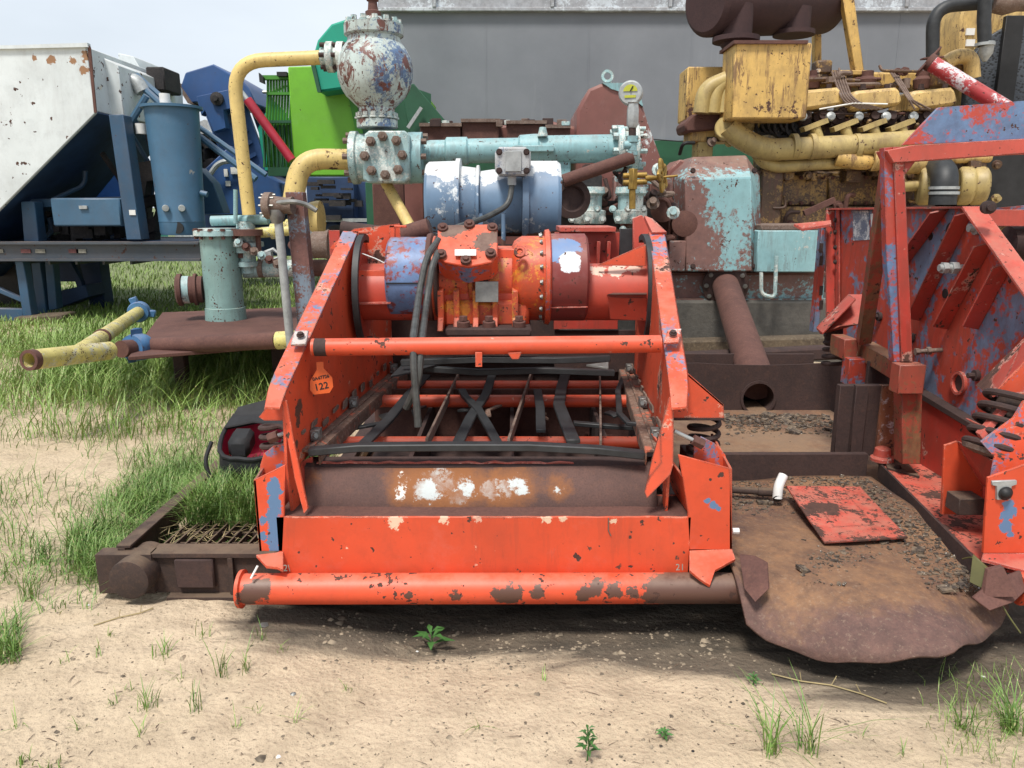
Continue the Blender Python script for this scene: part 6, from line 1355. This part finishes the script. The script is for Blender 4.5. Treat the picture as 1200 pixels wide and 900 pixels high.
# ------------------------------------------------------------------ right shaker
def shaker2():
    T = thing('red_blue_shaker', 'second shaker at the right edge, red paint faded to blue, with ribbed side wall', 'shaker', (2.2, 3.8, 0))
    XW = 2.25
    P = lambda x, y, xx=XW: X(x, y, xx)
    wall = part(MB().prism([P(973, 245), P(1141, 243), P(1200, 325), P(1290, 450), P(1290, 585), P(1150, 502), P(1072, 455), P(973, 392)], (.012, 0, 0)), 'side_wall', M['red_blue'], T, .001)
    part(MB().bar(P(973, 245, XW-.02), P(1142, 243, XW-.02), .06, .012), 'top_lip', M['red'], wall, .001)
    fl = part(MB().bar(P(1139, 243, XW-.05), P(1290, 452, XW-.05), .10, .012), 'top_flange', M['pink_flange'], wall, .001)
    part(MB().bar(P(973, 246, XW-.03), P(973, 392, XW-.03), .012, .06, (1, 0, 0)).bar(P(982, 246, XW-.012), P(982, 388, XW-.012), .05, .01, (1, 0, 0)), 'edge_angle', M['red'], wall, .001)
    m = MB()
    for y in (258, 272, 290, 307): m.bolt(P(979, y, XW-.02), (-1, 0, 0), .013)
    part(m, 'bolts', M['rust_dark'], wall, 0)
    for a_, b_ in (((1112, 244), (1063, 310)), ((1141, 246), (1078, 375)), ((1165, 282), (1110, 385)), ((1188, 306), (1146, 385))):
        p, q = P(*a_), P(*b_); d = (q-p).normalized(); nrm = Vector((1, 0, 0))
        part(MB().prism([p+Vector((-.002, 0, 0)), q+Vector((-.002, 0, 0)), q+Vector((-.085, 0, 0))-d*.02, p+Vector((-.085, 0, 0))+d*.03], d.cross(nrm).normalized()*.01), 'rib', M['red'], wall, .001)
    # bottom lip of wall and lower base wall
    part(MB().bar(P(1072, 456, XW-.03), P(1160, 508, XW-.03), .07, .03), 'bottom_lip', M['rust_dark'], wall, .003)
    zb = .25
    part(MB().prism([Vector((2.2, 2.6, zb)), Vector((2.2, 4.6, zb)), Vector((2.2, 4.6, .60)), Vector((2.2, 2.6, .60))], (.012, 0, 0)), 'base_wall', M['red'], T, .001)
    # floor flange
    part(MB().prism([Z(1160, 668, zb), Z(1260, 668, zb), Vector((2.3, 4.2, zb)), Z(1020, 533, zb), Z(1031, 544, zb)], (0, 0, -.012)), 'floor_flange', M['chip_plate'], T, .001)
    part(MB().prism([Z(1160, 668, zb-.013), Z(1031, 544, zb-.013), Z(1031, 544, .03), Z(1160, 668, .03)], (.012, 0, 0)), 'floor_web', M['rust'], T, .001)
    # box studs and holes
    for x, y, l in ((1137, 313, 34), (1078, 298, 0), (1125, 498-80, 0)):
        if l: 
            p = P(1131, 314); part(MB().cyl(p, p-Vector((.13, 0, 0)), .018, n=12).cyl(p-Vector((.04, 0, 0)), p-Vector((.07, 0, 0)), .032, n=6).cyl(p-Vector((.09, 0, 0)), p-Vector((.115, 0, 0)), .03, n=6), 'adjust_bolt', M['steelpale'], wall, .001)
    p = P(1104, 410); part(MB().cyl(p, p+Vector((-.14, 0, -.01)), .012, n=12).cyl(p+Vector((-.06, 0, -.004)), p+Vector((-.08, 0, -.006)), .022, n=6).cyl(p+Vector((-.12, 0, -.01)), p+Vector((-.14, 0, -.01)), .02, n=6), 'adjust_bolt', M['wornsteel'], wall, .001)
    p = P(1147, 267); part(MB().lathe(p, (-1, 0, 0), [(0, .034), (.02, .034), (.022, .02), (.05, .02)], 16), 'hex_nut', M['steelpale'], wall, 0)
    p = P(1126, 449); part(MB().ring(p, (-1, 0, 0), .045, .06, .02, 26), 'hole_ring', M['pink_flange'], wall, 0); part(MB().cyl(p, p-Vector((.003, 0, 0)), .045, n=24), 'hole', M['rust_dark'], wall, 0)
    for x, y, r_ in ((1114, 270, .04), (1112, 281, .03), (1108, 344, .025), (1150, 350, .03), (1143, 366, .03), (1158, 276, .03), (1091, 277, .02)):
        p = P(x, y); part(MB().cyl(p, p-Vector((.004, 0, 0)), r_, n=20), 'hole', M['black'], wall, 0)
    for x, y in ((1070, 396), (1032, 371), (1146, 440)):
        p = P(x, y); part(MB().cyl(p, p-Vector((.05, 0, 0)), .014, n=8).cyl(p, p-Vector((.02, 0, 0)), .028, n=12), 'stud', M['rust_dark'], wall, .001)
    # paper label
    lb = MB()
    lb.prism([P(999, 247, XW-.003), P(1018, 247, XW-.003), P(1019, 281, XW-.003), P(1000, 282, XW-.003)], (.001, 0, 0)); part(lb, 'paper_label', paint('torn_label', (.75, .74, .72), alt=(.12, .15, .22), alt_a=.7, rust=0, sc=14, edge=False, grime=.2, speck=0), wall, 0)
    lb = MB(); lb.prism([P(1020, 251, XW-.003), P(1026, 249, XW-.003), P(1030, 262, XW-.003), P(1027, 280, XW-.003), P(1022, 281, XW-.003)], (.001, 0, 0)); part(lb, 'paper_label', M['white'], wall, 0)
    # far end box with slots
    en = part(MB().box(W(957, 300, 5.6).x, 2.24, 5.55, 5.62, W(957, 388, 5.6).z, W(957, 262, 5.6).z), 'end_box', M['red_blue'], T, .003)
    m = MB()
    for x in (961, 970):
        for y in (285, 300, 335, 352): m.pb(x, y, x+3, y+11, 5.545, .008)
    part(m, 'slots', M['rust_dark'], en, 0)
    part(MB().prism([W(930, 262, 5.6), W(974, 258, 5.4), W(974, 262, 5.2), W(940, 268, 5.5)], (0, 0, -.02)), 'shelf_flap', M['pink_flange'], T, .002)
    # A frame
    def post(pts, name, mat, th=.07, Yk=3.72): return part(MB().prism([W(x, y, Yk) for x, y in pts], (0, th, 0)), name, M[mat], T, .002)
    post([(1047, 172), (1059, 172), (1070, 424), (1056, 424)], 'frame_post', 'red')
    post([(1036, 173), (1048, 172), (1057.5, 424), (1047, 424), (1039, 300)], 'frame_post_face', 'beam_blue', .05, 3.735)
    part(MB().bar(W(1044, 185, 3.80), W(1012, 400, 4.40), .06, .07, (1, 0, 0)), 'brace', M['red_dirty'], T, .003)
    part(MB().box(W(1017, 440, 4.25).x, W(1062, 440, 4.25).x, 4.25, 4.28, .3, W(1020, 424, 4.25).z), 'dark_backing', M['rust_dark'], T, .002)
    a_, b_ = W(1070, 442, 3.74), W(1014, 410, 4.50)
    part(MB().bar(a_, b_, .09, .10), 'cross_beam', M['red_dirty'], T, .004)
    part(MB().pb(1055, 428, 1082, 462, 3.66, .09), 'beam_end', M['red_dirty'], T, .004)
    part(MB().pp([(1057, 461), (1081, 461), (1079, 544), (1057, 544)], 3.72, .09), 'lower_post', M['red_dirty'], T, .003)
    ft = part(MB().prism([Z(1040, 548, .262), Z(1078, 558, .262), Z(1062, 540, .262), Z(1035, 536, .262)], (0, 0, -.011)), 'foot_plate', M['rust'], T, .001); part(MB().bolt(Z(1052, 548, .265), (0, 0, 1), .014), 'bolt', M['rust_dark'], ft, 0)
    part(MB().lathe(Z(1033, 540, .262), (0, 0, 1), [(0, .06), (.02, .06), (.03, .045), (.07, .04), (.08, .02)], 14), 'rubber_mount', M['pink_flange'], T, .002)
    part(MB().pb(996, 421, 1018, 452, 4.35, .1), 'stub_box', M['red_blue'], T, .003)
    part(MB().pb(990, 398, 1004, 421, 4.42, .2), 'beam_stop', M['red_dirty'], T, .003)
    # top beam
    Yb = 3.70
    part(MB().pp([(1058, 170), (1100, 126), (1330, 108), (1330, 158), (1200, 163)], Yb+.05, .02), 'top_beam_web', M['beam_blue'], T, .001)
    tb = part(MB().pp([(1040, 176), (1070, 170), (1330, 155), (1330, 176), (1200, 180), (1047, 191)], Yb, .12), 'top_beam', M['pink_flange'], T, .003)
    part(MB().pp([(1059, 190), (1073, 189), (1060, 206)], Yb+.03, .012), 'beam_gusset', M['red'], T, .001)
    part(MB().box(2.28, 3.4, 4.1, 4.16, 1.50, 1.585), 'rear_rail', M['pink_flange'], T, .002)
    part(MB().prism([W(1165, 244, 4.3), W(1230, 238, 4.3), W(1230, 275, 4.3), W(1190, 275, 4.3)], (0, .01, 0)), 'rear_plate', M['red_blue'], T, .001)
    part(MB().cyl(W(1180, 285, 4.2), W(1300, 283, 4.2), .09, n=20), 'rear_tube', M['rust_dark'], T, 0)
    p = W(1158, 243, 3.55); part(MB().lathe(p, (-.3, -1, 0), [(-.02, .03), (.02, .03), (.025, .015), (.05, .015)], 14), 'pivot', M['rust_dark'], T, 0)
    # ---- far spring corner
    part(MB().prism([W(957, 384, 4.75), W(995, 345, 4.75), W(1012, 345, 4.75), W(1008, 380, 4.6), W(985, 382, 4.6), W(962, 392, 4.65)], (0, .012, 0)), 'spring_bracket', M['red'], T, .001)
    part(MB().prism([W(957, 384, 4.74), W(995, 345, 4.74), W(1003, 350, 4.6), W(964, 390, 4.6)], (0, 0, -.012)), 'spring_bracket', M['red'], T, .001)
    part(MB().helix(W(977, 428, 4.75), (0, 0, 1), .065, .045, 4.3, .013), 'coil_spring', M['rust_dark'], T, 0)
    part(MB().cyl(W(977, 404, 4.75), W(977, 384, 4.75), .055), 'spring_cap', M['rust_dark'], T, .003)
    # ---- near spring corner
    br = part(MB().prism([W(1145, 451, 3.35), W(1200, 397, 3.2), W(1290, 320, 3.0), W(1290, 352, 3.0), W(1200, 430, 3.0), W(1166, 465, 3.05)], (0, .012, -.006)), 'spring_bracket', M['red'], T, .001)
    part(MB().prism([W(1163, 464, 3.03), W(1200, 426, 3.0), W(1290, 345, 2.98), W(1290, 460, 2.98), W(1200, 464, 2.98), W(1178, 462, 3.0)], (0, .012, 0)), 'bracket_face', M['orange_worn'], br, .001)
    ax = Vector((.38, .12, 1)).normalized(); base = W(1161, 528, 2.98)
    sp_ = part(MB().helix(base, ax, .10, .052, 4.5, .014), 'coil_spring', M['rust_dark'], T, 0)
    part(MB().cyl(base-ax*.01, base+ax*.24, .055, n=18), 'spring_core', M['rust'], T, .002)
    part(MB().lathe(base-ax*.03, ax, [(0, .05), (.01, .10), (.03, .11)], 24), 'spring_seat', M['wornsteel'], T, 0)
    part(MB().prism([W(1148, 509, 2.93), W(1176, 478, 2.95), W(1182, 482, 2.94), W(1152, 516, 2.92)], (0, .03, 0)), 'spring_strap', M['pink_flange'], T, .001)
    part(MB().prism([W(1166, 536, 2.88), W(1150, 518, 2.9), W(1158, 512, 2.9), W(1188, 490, 2.88), W(1200, 470, 2.88), W(1290, 470, 2.86), W(1290, 560, 2.82), W(1202, 545, 2.84), (W(1162, 560, 2.84))], (0, .012, 0)), 'pad_plate', M['orange_worn'], T, .001)
    # columns
    part(MB().pp([(1107, 522), (1122, 517), (1134, 540), (1152, 570), (1151, 603), (1103, 603)], 3.12, .012), 'corner_column', M['orange'], T, .001, label='inner corner plate')
    part(MB().prism([W(1122, 517, 3.12), W(1152, 570, 3.1), W(1160, 566, 2.85), W(1164, 540, 2.88)], (.008, 0, 0)), 'column_side', M['red'], T, .001)
    part(MB().pb(1125, 585, 1152, 604, 3.0, .1), 'mount_block', M['rust'], T, .003)
    fc = part(MB().pp([(1158, 560), (1200, 545), (1290, 520), (1290, 648), (1152, 648), (1155, 600)], 2.75, .012), 'corner_column', M['orange_column'], T, .001, label='front corner plate with a black dome')
    part(MB().prism([W(1152, 648, 2.75), W(1290, 648, 2.75), W(1290, 668, 2.66), W(1200, 668, 2.66), W(1150, 655, 2.72)], (0, 0, -.012)), 'foot_flange', M['pink_flange'], T, .001)
    part(MB().cyl(W(1192, 690, 2.62), W(1330, 690, 2.62), .06, n=28), 'front_pipe', M['orange_pipe'], T, 0)
    # the far half of this shaker (outside the photograph, right of its edge)
    part(MB().box(2.35, 3.95, 2.80, 2.812, .2, .43), 'front_plate', M['orange_plate'], T, .001)
    part(MB().box(2.30, 3.75, 2.86, 2.88, .40, .58), 'discharge_lip', M['lip'], T, .002)
    part(MB().prism([Vector((3.78, y, z)) for y, z in ((2.87, .40), (2.84, .85), (3.9, 1.45), (5.2, 1.45), (5.2, .58), (3.0, .58))], (.012, 0, 0)), 'side_wall', M['red_blue'], T, .001)
    part(MB().cyl(Vector((2.27, 3.15, 1.02)), Vector((3.78, 3.15, 1.02)), .036, n=20), 'cross_tube', M['orange'], T, 0)
    for y in (3.5, 4.0): part(MB().cyl(Vector((2.27, y, .55)), Vector((3.78, y, .55)), .032, n=16), 'deck_tube', M['orange'], T, 0)
    # dome lamp
    lm = part(MB().pp([(1163, 564), (1192, 563), (1192, 568), (1186, 570), (1185, 586), (1168, 586), (1168, 570), (1163, 569)], 2.74, .012), 'lamp_bracket', M['steelpale'], T, .002)
    part(MB().lathe(W(1178, 578, 2.74), (0, -1, 0), [(0, .026), (.004, .027), (.006, .022), (.014, .018), (.02, .01), (.022, .001)], 24), 'dome', M['black'], lm, 0)
    # hanging wire
    part(MB().tube(fillet([W(1128, 655, 2.75), W(1140, 652, 2.7), W(1160, 670, 2.6), W(1175, 712, 2.55), W(1196, 742, 2.5)], .1, 5), .003, 6), 'hanging_wire', M['olive'], T, 0)
    # red white pole
    Pl = thing('red_white_pole', 'leaning red and white pole with a rusty flange top behind the blue beam', 'pole', W(1175, 126, 4.3))
    p0, p1 = W(1088, 72, 4.3), W(1180, 128, 4.1); r = 9*mpp(95, 4.2)
    part(MB().cyl(p0, p1+(p1-p0)*.4, r, n=24), 'pole', paint('pole_paint', (.40, .03, .035), alt=(.62, .62, .64), alt_a=.45, rust=.25, sc=7, altsc=6), Pl, 0)
    d = (p1-p0).normalized(); u = d.cross(Vector((0, -1, .3))).normalized()
    part(MB().lathe(p0-d*.005, d, [(0, r*.8), (.0, r*1.1), (.03, r*1.1)], 20).bar(p0-u*.09, p0+u*.09, .05, .01, d), 'top_flange', M['rust_brown'], Pl, .002)
    part(MB().bar(p0-Vector((.03, 0, -.01))*1.2, p0+Vector((.07, 0, .02)), .04, .008), 'top_plate', M['rust_brown'], Pl, .001)
shaker2()
# ------------------------------------------------------------------ bag
def bag():
    c = W(298, 510, 3.76)
    tilt = .45
    T = thing('black_bag', 'open black cloth bag with bright red lining in the grass beside the orange shaker', 'bag', (c.x, c.y, .2))
    def ring(rx, ry, z, n=28, sq=.35):
        rx *= .9; ry *= .85
        o = []
        for k in range(n):
            a = 2*math.pi*k/n; ca, sa = math.cos(a), math.sin(a)
            f = 1/((abs(ca)**3+abs(sa)**3)**(1/3)); wob = 1+.05*noise.noise(Vector((ca*2, sa*2, z*6)))
            o.append(Vector((c.x+ca*rx*f*wob, c.y+sa*ry*f*wob, z+(z-.2)*2.2*sa*ry*f*tilt*2+.012*noise.noise(Vector((ca*3, sa*3, z*3+4))))))
        return o
    def shell(rows, flip=False, cap=True):
        n = len(rows[0]); vs = [v for r in rows for v in r]; fs = []
        for i in range(len(rows)-1):
            for k in range(n): fs.append((i*n+k, i*n+(k+1) % n, (i+1)*n+(k+1) % n, (i+1)*n+k))
        if cap: fs.append(tuple(range(n)))
        return vs, fs
    zt = .46
    part(MB().add(*shell([ring(.15, .14, .20), ring(.175, .17, .24), ring(.185, .18, .36), ring(.18, .175, zt)])), 'body', M['bag'], T, 0)
    part(MB().add(*shell([ring(.09, .09, .26), ring(.165, .16, .30), ring(.17, .165, zt-.0)])), 'lining', M['bagred'], T, 0)
    r0 = ring(.178, .172, zt+.002); part(MB().tube(r0+[r0[0]], .012, 8), 'rim', M['bag'], T, 0)
    # lid folded back and a dark flap inside
    lidp = [Vector((c.x-.17, c.y+.05, zt+.01)), Vector((c.x-.13, c.y+.15, zt+.10)), Vector((c.x+.0, c.y+.18, zt+.13)), Vector((c.x+.17, c.y+.18, zt+.12)), Vector((c.x+.2, c.y+.1, zt+.04)), Vector((c.x+.0, c.y+.08, zt+.04))]
    part(MB().prism(lidp, (0, .01, .014)), 'lid', M['bag'], T, .004)
    part(MB().obox((c.x-.06, c.y-.02, zt-.03), (.055, 0, 0), (0, .06, .02), (0, 0, .05)), 'pocket', M['bag'], T, .02)
    part(MB().prism([Vector((c.x-.15, c.y+.13, zt+.07)), Vector((c.x+.15, c.y+.13, zt+.08)), Vector((c.x+.16, c.y+.04, zt+.035)), Vector((c.x-.02, c.y+.06, zt+.05)), Vector((c.x-.16, c.y+.02, zt+.03))], (0, .004, .012)), 'inner_flap', M['bag'], T, .003)
    part(MB().tube(fillet([Vector((c.x-.18, c.y-.1, zt)), Vector((c.x-.2, c.y-.16, zt-.08)), Vector((c.x-.17, c.y-.18, zt-.16))], .05), .01, 8), 'strap', M['bag'], T, 0)
bag()
# ------------------------------------------------------------------ vegetation
def blades(n, fn, name, mat, label, cat=None, kind='stuff', group=None, origin=(0, 0, 0)):
    vs = []; fs = []; k = 0; o = Vector(origin)
    while k < n:
        r = fn()
        if r is None: n -= .02; continue
        p, h, wd, lean = r; k += 1
        a = rnd.uniform(0, 6.28); d = Vector((math.cos(a), math.sin(a), 0)); side = Vector((-d.y, d.x, 0))*wd*.5
        if abs(side.x) < wd*.2: side = Vector((wd*.4, side.y, 0))
        l = lean*h; base = len(vs); p = Vector(p)-o
        for t, ww in ((0, .8), (.4, 1), (.75, .7)):
            q = p+d*l*t*t+Vector((0, 0, h*(t-.25*lean*t*t))); vs += [q-side*ww, q+side*ww]
        vs.append(p+d*l+Vector((0, 0, h*(1-.25*lean))))
        b = base; fs += [(b, b+1, b+3, b+2), (b+2, b+3, b+5, b+4), (b+4, b+5, b+6)]
    me = bpy.data.meshes.new(name); me.from_pydata(vs, [], fs); me.materials.append(mat)
    for p_ in me.polygons: p_.use_smooth = True
    ob = bpy.data.objects.new(name, me); COL.objects.link(ob); ob.location = o; tag(ob, label, cat, group, kind); return ob
def clump(x, y, s=1.0): return noise.noise(Vector((x*2.6*s, y*2.6*s, 9)))*.5+.5
def near_fn():
    px = rnd.uniform(-60, 340); py = rnd.uniform(430, 800); p = Z(px, py, 0)
    if rnd.random() > dens(px, py)*min(1.2, (clump(p.x, p.y)**2)*3.2): return None
    big = 1 if py < 700 else .6
    return (p.x, p.y, gz(p.x, p.y)-.005), rnd.uniform(.05, .21)*big*(.45+.9*clump(p.x, p.y, 2)), rnd.uniform(.0025, .005), rnd.uniform(.2, 1.5)
blades(19000, near_fn, 'grass', M['grass'], 'bright green tall grass growing around the skid', 'grass')
def near2():
    px = rnd.uniform(-60, 345); py = rnd.uniform(405, 520); p = Z(px, py, 0)
    if rnd.random() > dens(px, py)*min(1, clump(p.x, p.y)**2*3): return None
    return (p.x, p.y, gz(p.x, p.y)), rnd.uniform(.10, .40)*(.5+.8*clump(p.x, p.y, 1)), rnd.uniform(.004, .008), rnd.uniform(.2, 1.4)
blades(15000, near2, 'grass', M['grass_y'], 'paler long grass in front of the rusty platform', 'grass')
def farf():
    py = 272+ (rnd.random()**.7)*150; px = rnd.uniform(-60, 640); p = Z(px, py, 0)
    if p.y > 60 or dens(px, py) == 0: return None
    return (p.x, p.y, gz(p.x, p.y)), rnd.uniform(.05, .17), .004+.0011*p.y*.6, rnd.uniform(.2, .9)
blades(34000, farf, 'grass', M['grass_y'], 'sunlit grass stretching back beneath the trailer', 'grass')
def skidf():
    x = rnd.uniform(-1.50, -1.02); y = 3.26+abs(rnd.gauss(0, .5))
    if y > 5 or (x > -1.12 and y < 3.3): return None
    return (x, y, .165), rnd.uniform(.05, .17)*(1.5 if x < -1.15 and 3.3 < y < 3.75 else 1), rnd.uniform(.003, .005), rnd.uniform(.3, 1.1)
blades(7000, skidf, 'grass', M['grass'], 'dark green grass growing up through the skid grating', 'grass')
def rightf():
    px = rnd.uniform(1080, 1240); py = rnd.uniform(770, 900); p = Z(px, py, 0)
    if rnd.random() > dens(px, py)*3*clump(p.x, p.y, 3): return None
    return (p.x, p.y, gz(p.x, p.y)), rnd.uniform(.03, .09), .0022, rnd.uniform(.2, 1.1)
blades(420, rightf, 'grass', M['grass_y'], 'sparse pale grass at the lower right of the yard', 'grass')
def backf():
    p = Z(rnd.uniform(740, 980), rnd.uniform(402, 418), 0); return ((p.x, p.y, gz(p.x, p.y)), rnd.uniform(.05, .2), .008, rnd.uniform(.2, 1)) if rnd.random() > .5 else None
blades(900, backf, 'grass', M['grass'], 'thin grass behind the trough', 'grass')
# dead thatch and straw on the grating
def thf():
    x = rnd.uniform(-1.55, -1.0); y = rnd.uniform(3.1, 3.6); return (x, y, .19), rnd.uniform(.01, .03), .003, rnd.uniform(2, 5)
blades(350, thf, 'dry_straw', M['straw'], 'dry straw lying on the rusty grating', 'straw')
# individual tufts in the sand
def tuft(px, py, h, n, label, spread=.6, mat='grass', wd=.004):
    h *= 1.25
    b = Z(px, py, 0); b.z = gz(b.x, b.y)-.004; c = [0]
    def f():
        a = rnd.uniform(0, 6.28); q = rnd.random()*.035; return (b.x+q*math.cos(a), b.y+q*math.sin(a), b.z), h*rnd.uniform(.45, 1), wd, rnd.uniform(.15, spread)
    blades(n, f, 'grass_tuft', M[mat], label, 'grass tuft', None, 'small grass tufts in the sand', b)
for a in ((172, 828, .10, 22, 'small grass tuft in the sand, lowest of the left cluster'), (190, 770, .09, 18, 'grass tuft in the sand just below the skid end pipe'),
          (228, 830, .11, 12, 'thin grass tuft right of the lowest left tuft'), (258, 792, .14, 12, 'tall sparse grass tuft in the middle of the left cluster'),
          (290, 785, .14, 14, 'tall grass tuft below the left end of the orange pipe'), (306, 750, .08, 12, 'short grass tuft next to the grey stone by the skid'),
          (237, 745, .09, 8, 'tiny grass sprig close under the skid face'), (135, 822, .05, 10, 'low weedy tuft left of the cluster'),
          (27, 893, .05, 18, 'tuft cut by the bottom left corner'), (60, 898, .04, 16, 'low tuft on the bottom edge near the left corner'),
          (8, 770, .16, 26, 'bushy tuft at the left edge of the photo'), (905, 885, .19, 34, 'wide spreading grass tuft at the bottom, right of centre'), (948, 880, .20, 30, 'spreading grass tuft right beside the widest one'),
          (1130, 850, .12, 30, 'upright tuft near the lower right corner'), (1185, 850, .16, 60, 'dense tuft at the lower right edge'), (35, 700, .16, 40, 'leafy tuft in the sand at left'),
          (50, 660, .14, 50, 'thick tuft on the sand left of the skid'), (85, 640, .15, 50, 'thick tuft nearest the skid corner')):
    tuft(*a, spread=1.25 if a[0] > 880 else .8, wd=.004 if a[0] > 880 else .0032)
SW = {(150, 805): 'upper left of the lowest left tuft', (212, 795): 'between the lowest left tuft and the tall middle tuft', (330, 760): 'right of the short tuft by the grey stone', (118, 770): 'left of the tuft below the skid end pipe',
      (345, 840): 'just below the small dark grey stone', (275, 850): 'below the tall middle tuft of the left cluster', (95, 850): 'down and left of the low weedy tuft', (410, 800): 'right of the small dark grey stone', (165, 855): 'directly below the lowest left tuft',
      (640, 790): 'below the middle of the orange front pipe', (560, 850): 'left of the feathery weed', (1060, 880): 'near the bottom edge left of the dense corner tuft', (1010, 860): 'right of the spreading tufts', (1090, 820): 'beside the right end of the dry stalk',
      (75, 780): 'right of the bushy left edge tuft', (20, 850): 'near the left edge above the corner tuft', (130, 745): 'under the rusty end pipe by the dry twig', (300, 830): 'left of the small dark grey stone'}
def sprig_where(px, py): return SW[(px, py)]
for px, py in ((150, 805), (212, 795), (330, 760), (118, 770), (345, 840), (275, 850), (95, 850), (410, 800), (165, 855), (640, 790), (560, 850), (1060, 880), (1010, 860), (1090, 820), (75, 780), (20, 850), (130, 745), (300, 830)):
    b = Z(px, py, 0); b.z = gz(b.x, b.y)-.003
    def f(b=b): return (b.x+rnd.uniform(-.015, .015), b.y+rnd.uniform(-.015, .015), b.z), rnd.uniform(.025, .075), .003, rnd.uniform(.2, 1.6)
    blades(6, f, 'grass_sprig', M['grass_y'], 'tiny grass sprig on open sand '+sprig_where(px, py), 'grass sprig', None, 'tiny grass sprigs on the open sand', b)
def litf():
    px = rnd.uniform(-40, 1220); py = 700+200*rnd.random(); p = Z(px, py, 0)
    if rnd.random() > clump(p.x, p.y, 1.3)**2*2.2: return None
    return (p.x, p.y, gz(p.x, p.y)+.001), rnd.uniform(.003, .007)*rnd.choice((1, 1, 2)), rnd.uniform(.0015, .004), rnd.uniform(1, 6)
blades(450, litf, 'dead_litter', M['rust'], 'dark dead plant litter scattered over the sand', 'litter')
def weed(px, py, h, leaves, label, L=.05):
    b = Z(px, py, 0); b.z = gz(b.x, b.y)-.003
    T = thing('leafy_weed', label, 'weed', b, 'leafy weeds in the sand')
    part(MB().tube([b, b+Vector((.004, 0, h*.5)), b+Vector((0, .003, h))], .0025, 6), 'stem', M['leaf'], T, 0)
    m = MB()
    for k in range(leaves):
        t = (k+1)/leaves; a = k*2.4; d = Vector((math.cos(a), math.sin(a), .45)).normalized(); p = b+Vector((0, 0, h*(.25+.75*t))); l = L*(1.1-.5*t); s = d.cross(Vector((0, 0, 1))).normalized()*l*.16
        e = p+d*l+Vector((0, 0, -l*.25)); md = p+d*l*.5+Vector((0, 0, .004)); n0 = len(m.v)
        m.add([p, md-s, md+s, md+Vector((0, 0, -.003)), e], [(0, 1, 3), (0, 3, 2), (1, 4, 3), (3, 4, 2)])
    part(m, 'leaves', M['leaf'], T, 0)
weed(505, 738, .08, 9, 'broad leafed green weed under the orange front pipe', .10)
weed(688, 890, .11, 22, 'feathery green weed at the bottom centre', .045)
weed(778, 865, .03, 14, 'small flat weed right of the feathery one', .035)
weed(883, 792, .04, 12, 'small dark weed in the shade below the pan', .035)
weed(500, 765, .03, 0, 'x') if 0 else None
# stones and pebbles
m = MB()
def stone(p, s, m=m):
    n0 = len(m.v); st = [Vector((math.cos(a)*rnd.uniform(.7, 1.1), math.sin(a)*rnd.uniform(.7, 1.1), rnd.uniform(-.2, .2))) for a in [k*1.047 for k in range(6)]]
    vs = [p+v*s for v in st]+[p+Vector((rnd.uniform(-.3, .3)*s, rnd.uniform(-.3, .3)*s, s*rnd.uniform(.4, .7)))]+[p+Vector((0, 0, -s*.4))]
    m.add(vs, [(k, (k+1) % 6, 6) for k in range(6)]+[((k+1) % 6, k, 7) for k in range(6)])
for k in range(5200):
    px = rnd.uniform(-20, 1220); py = 705+195*rnd.random()
    p = Z(px, py, 0)
    if rnd.random() > .25+.9*clump(p.x, p.y, .8)**2: continue
    stone(Vector((p.x, p.y, gz(p.x, p.y))), .0024*math.exp(rnd.gauss(0, .6)))
for k in range(700):
    p = Z(rnd.uniform(380, 860), rnd.uniform(706, 770), 0); stone(Vector((p.x, p.y, gz(p.x, p.y))), .005*math.exp(rnd.gauss(0, .5)))
o = part(m, 'pebbles', M['pebble'], None, 0, origin=(0, 2.4, 0)); tag(o, 'fine pebbles scattered over the sandy ground', 'pebbles', kind='stuff')
for px, py, s, mt, lb in ((309, 731, .022, 'steel', 'grey stone beside the short tuft under the pipe end'), (326, 883, .010, 'white', 'small white stone at the bottom left'), (343, 811, .012, 'steel', 'small dark grey stone in the left foreground'),
                          (488, 542+200, .008, 'white', 'pale chip near the broad leafed weed'), (812, 581+300, .007, 'black', 'tiny black stone near the bottom centre'), (487, 870, .010, 'white', 'pale stone in the bottom centre sand') if 0 else (1155, 778, .009, 'white', 'white chip in the lower right grass'), (103, 710, .009, 'white', 'white chip on the sand left of the end pipe')):
    mm = MB(); p = Z(px, py, 0); p.z = gz(p.x, p.y)+s*.15; stone(p, s, mm); o = part(mm, 'stone', M[mt], None, .001, origin=p); tag(o, lb, 'stone', 'loose stones on the sand')
# twigs
for pts, lb in (([(905, 780), (940, 788), (975, 795), (1010, 805), (1040, 818)], 'thin dry stalk lying in the lower right sand'), ([(110, 735), (140, 728), (165, 722), (180, 716)], 'dry twig lying below the end pipe')):
    q = [Z(x, y, 0) for x, y in pts]; q = [Vector((p.x, p.y, gz(p.x, p.y)+.006)) for p in q]
    mm = MB().tube(q, .0025, 6)
    for p in q[1:-1]: mm.tube([p, p+Vector((rnd.uniform(-.02, .02), .01, .03))], .0015, 5)
    o = part(mm, 'twig', M['straw'], None, 0, origin=q[0]); tag(o, lb, 'twig')
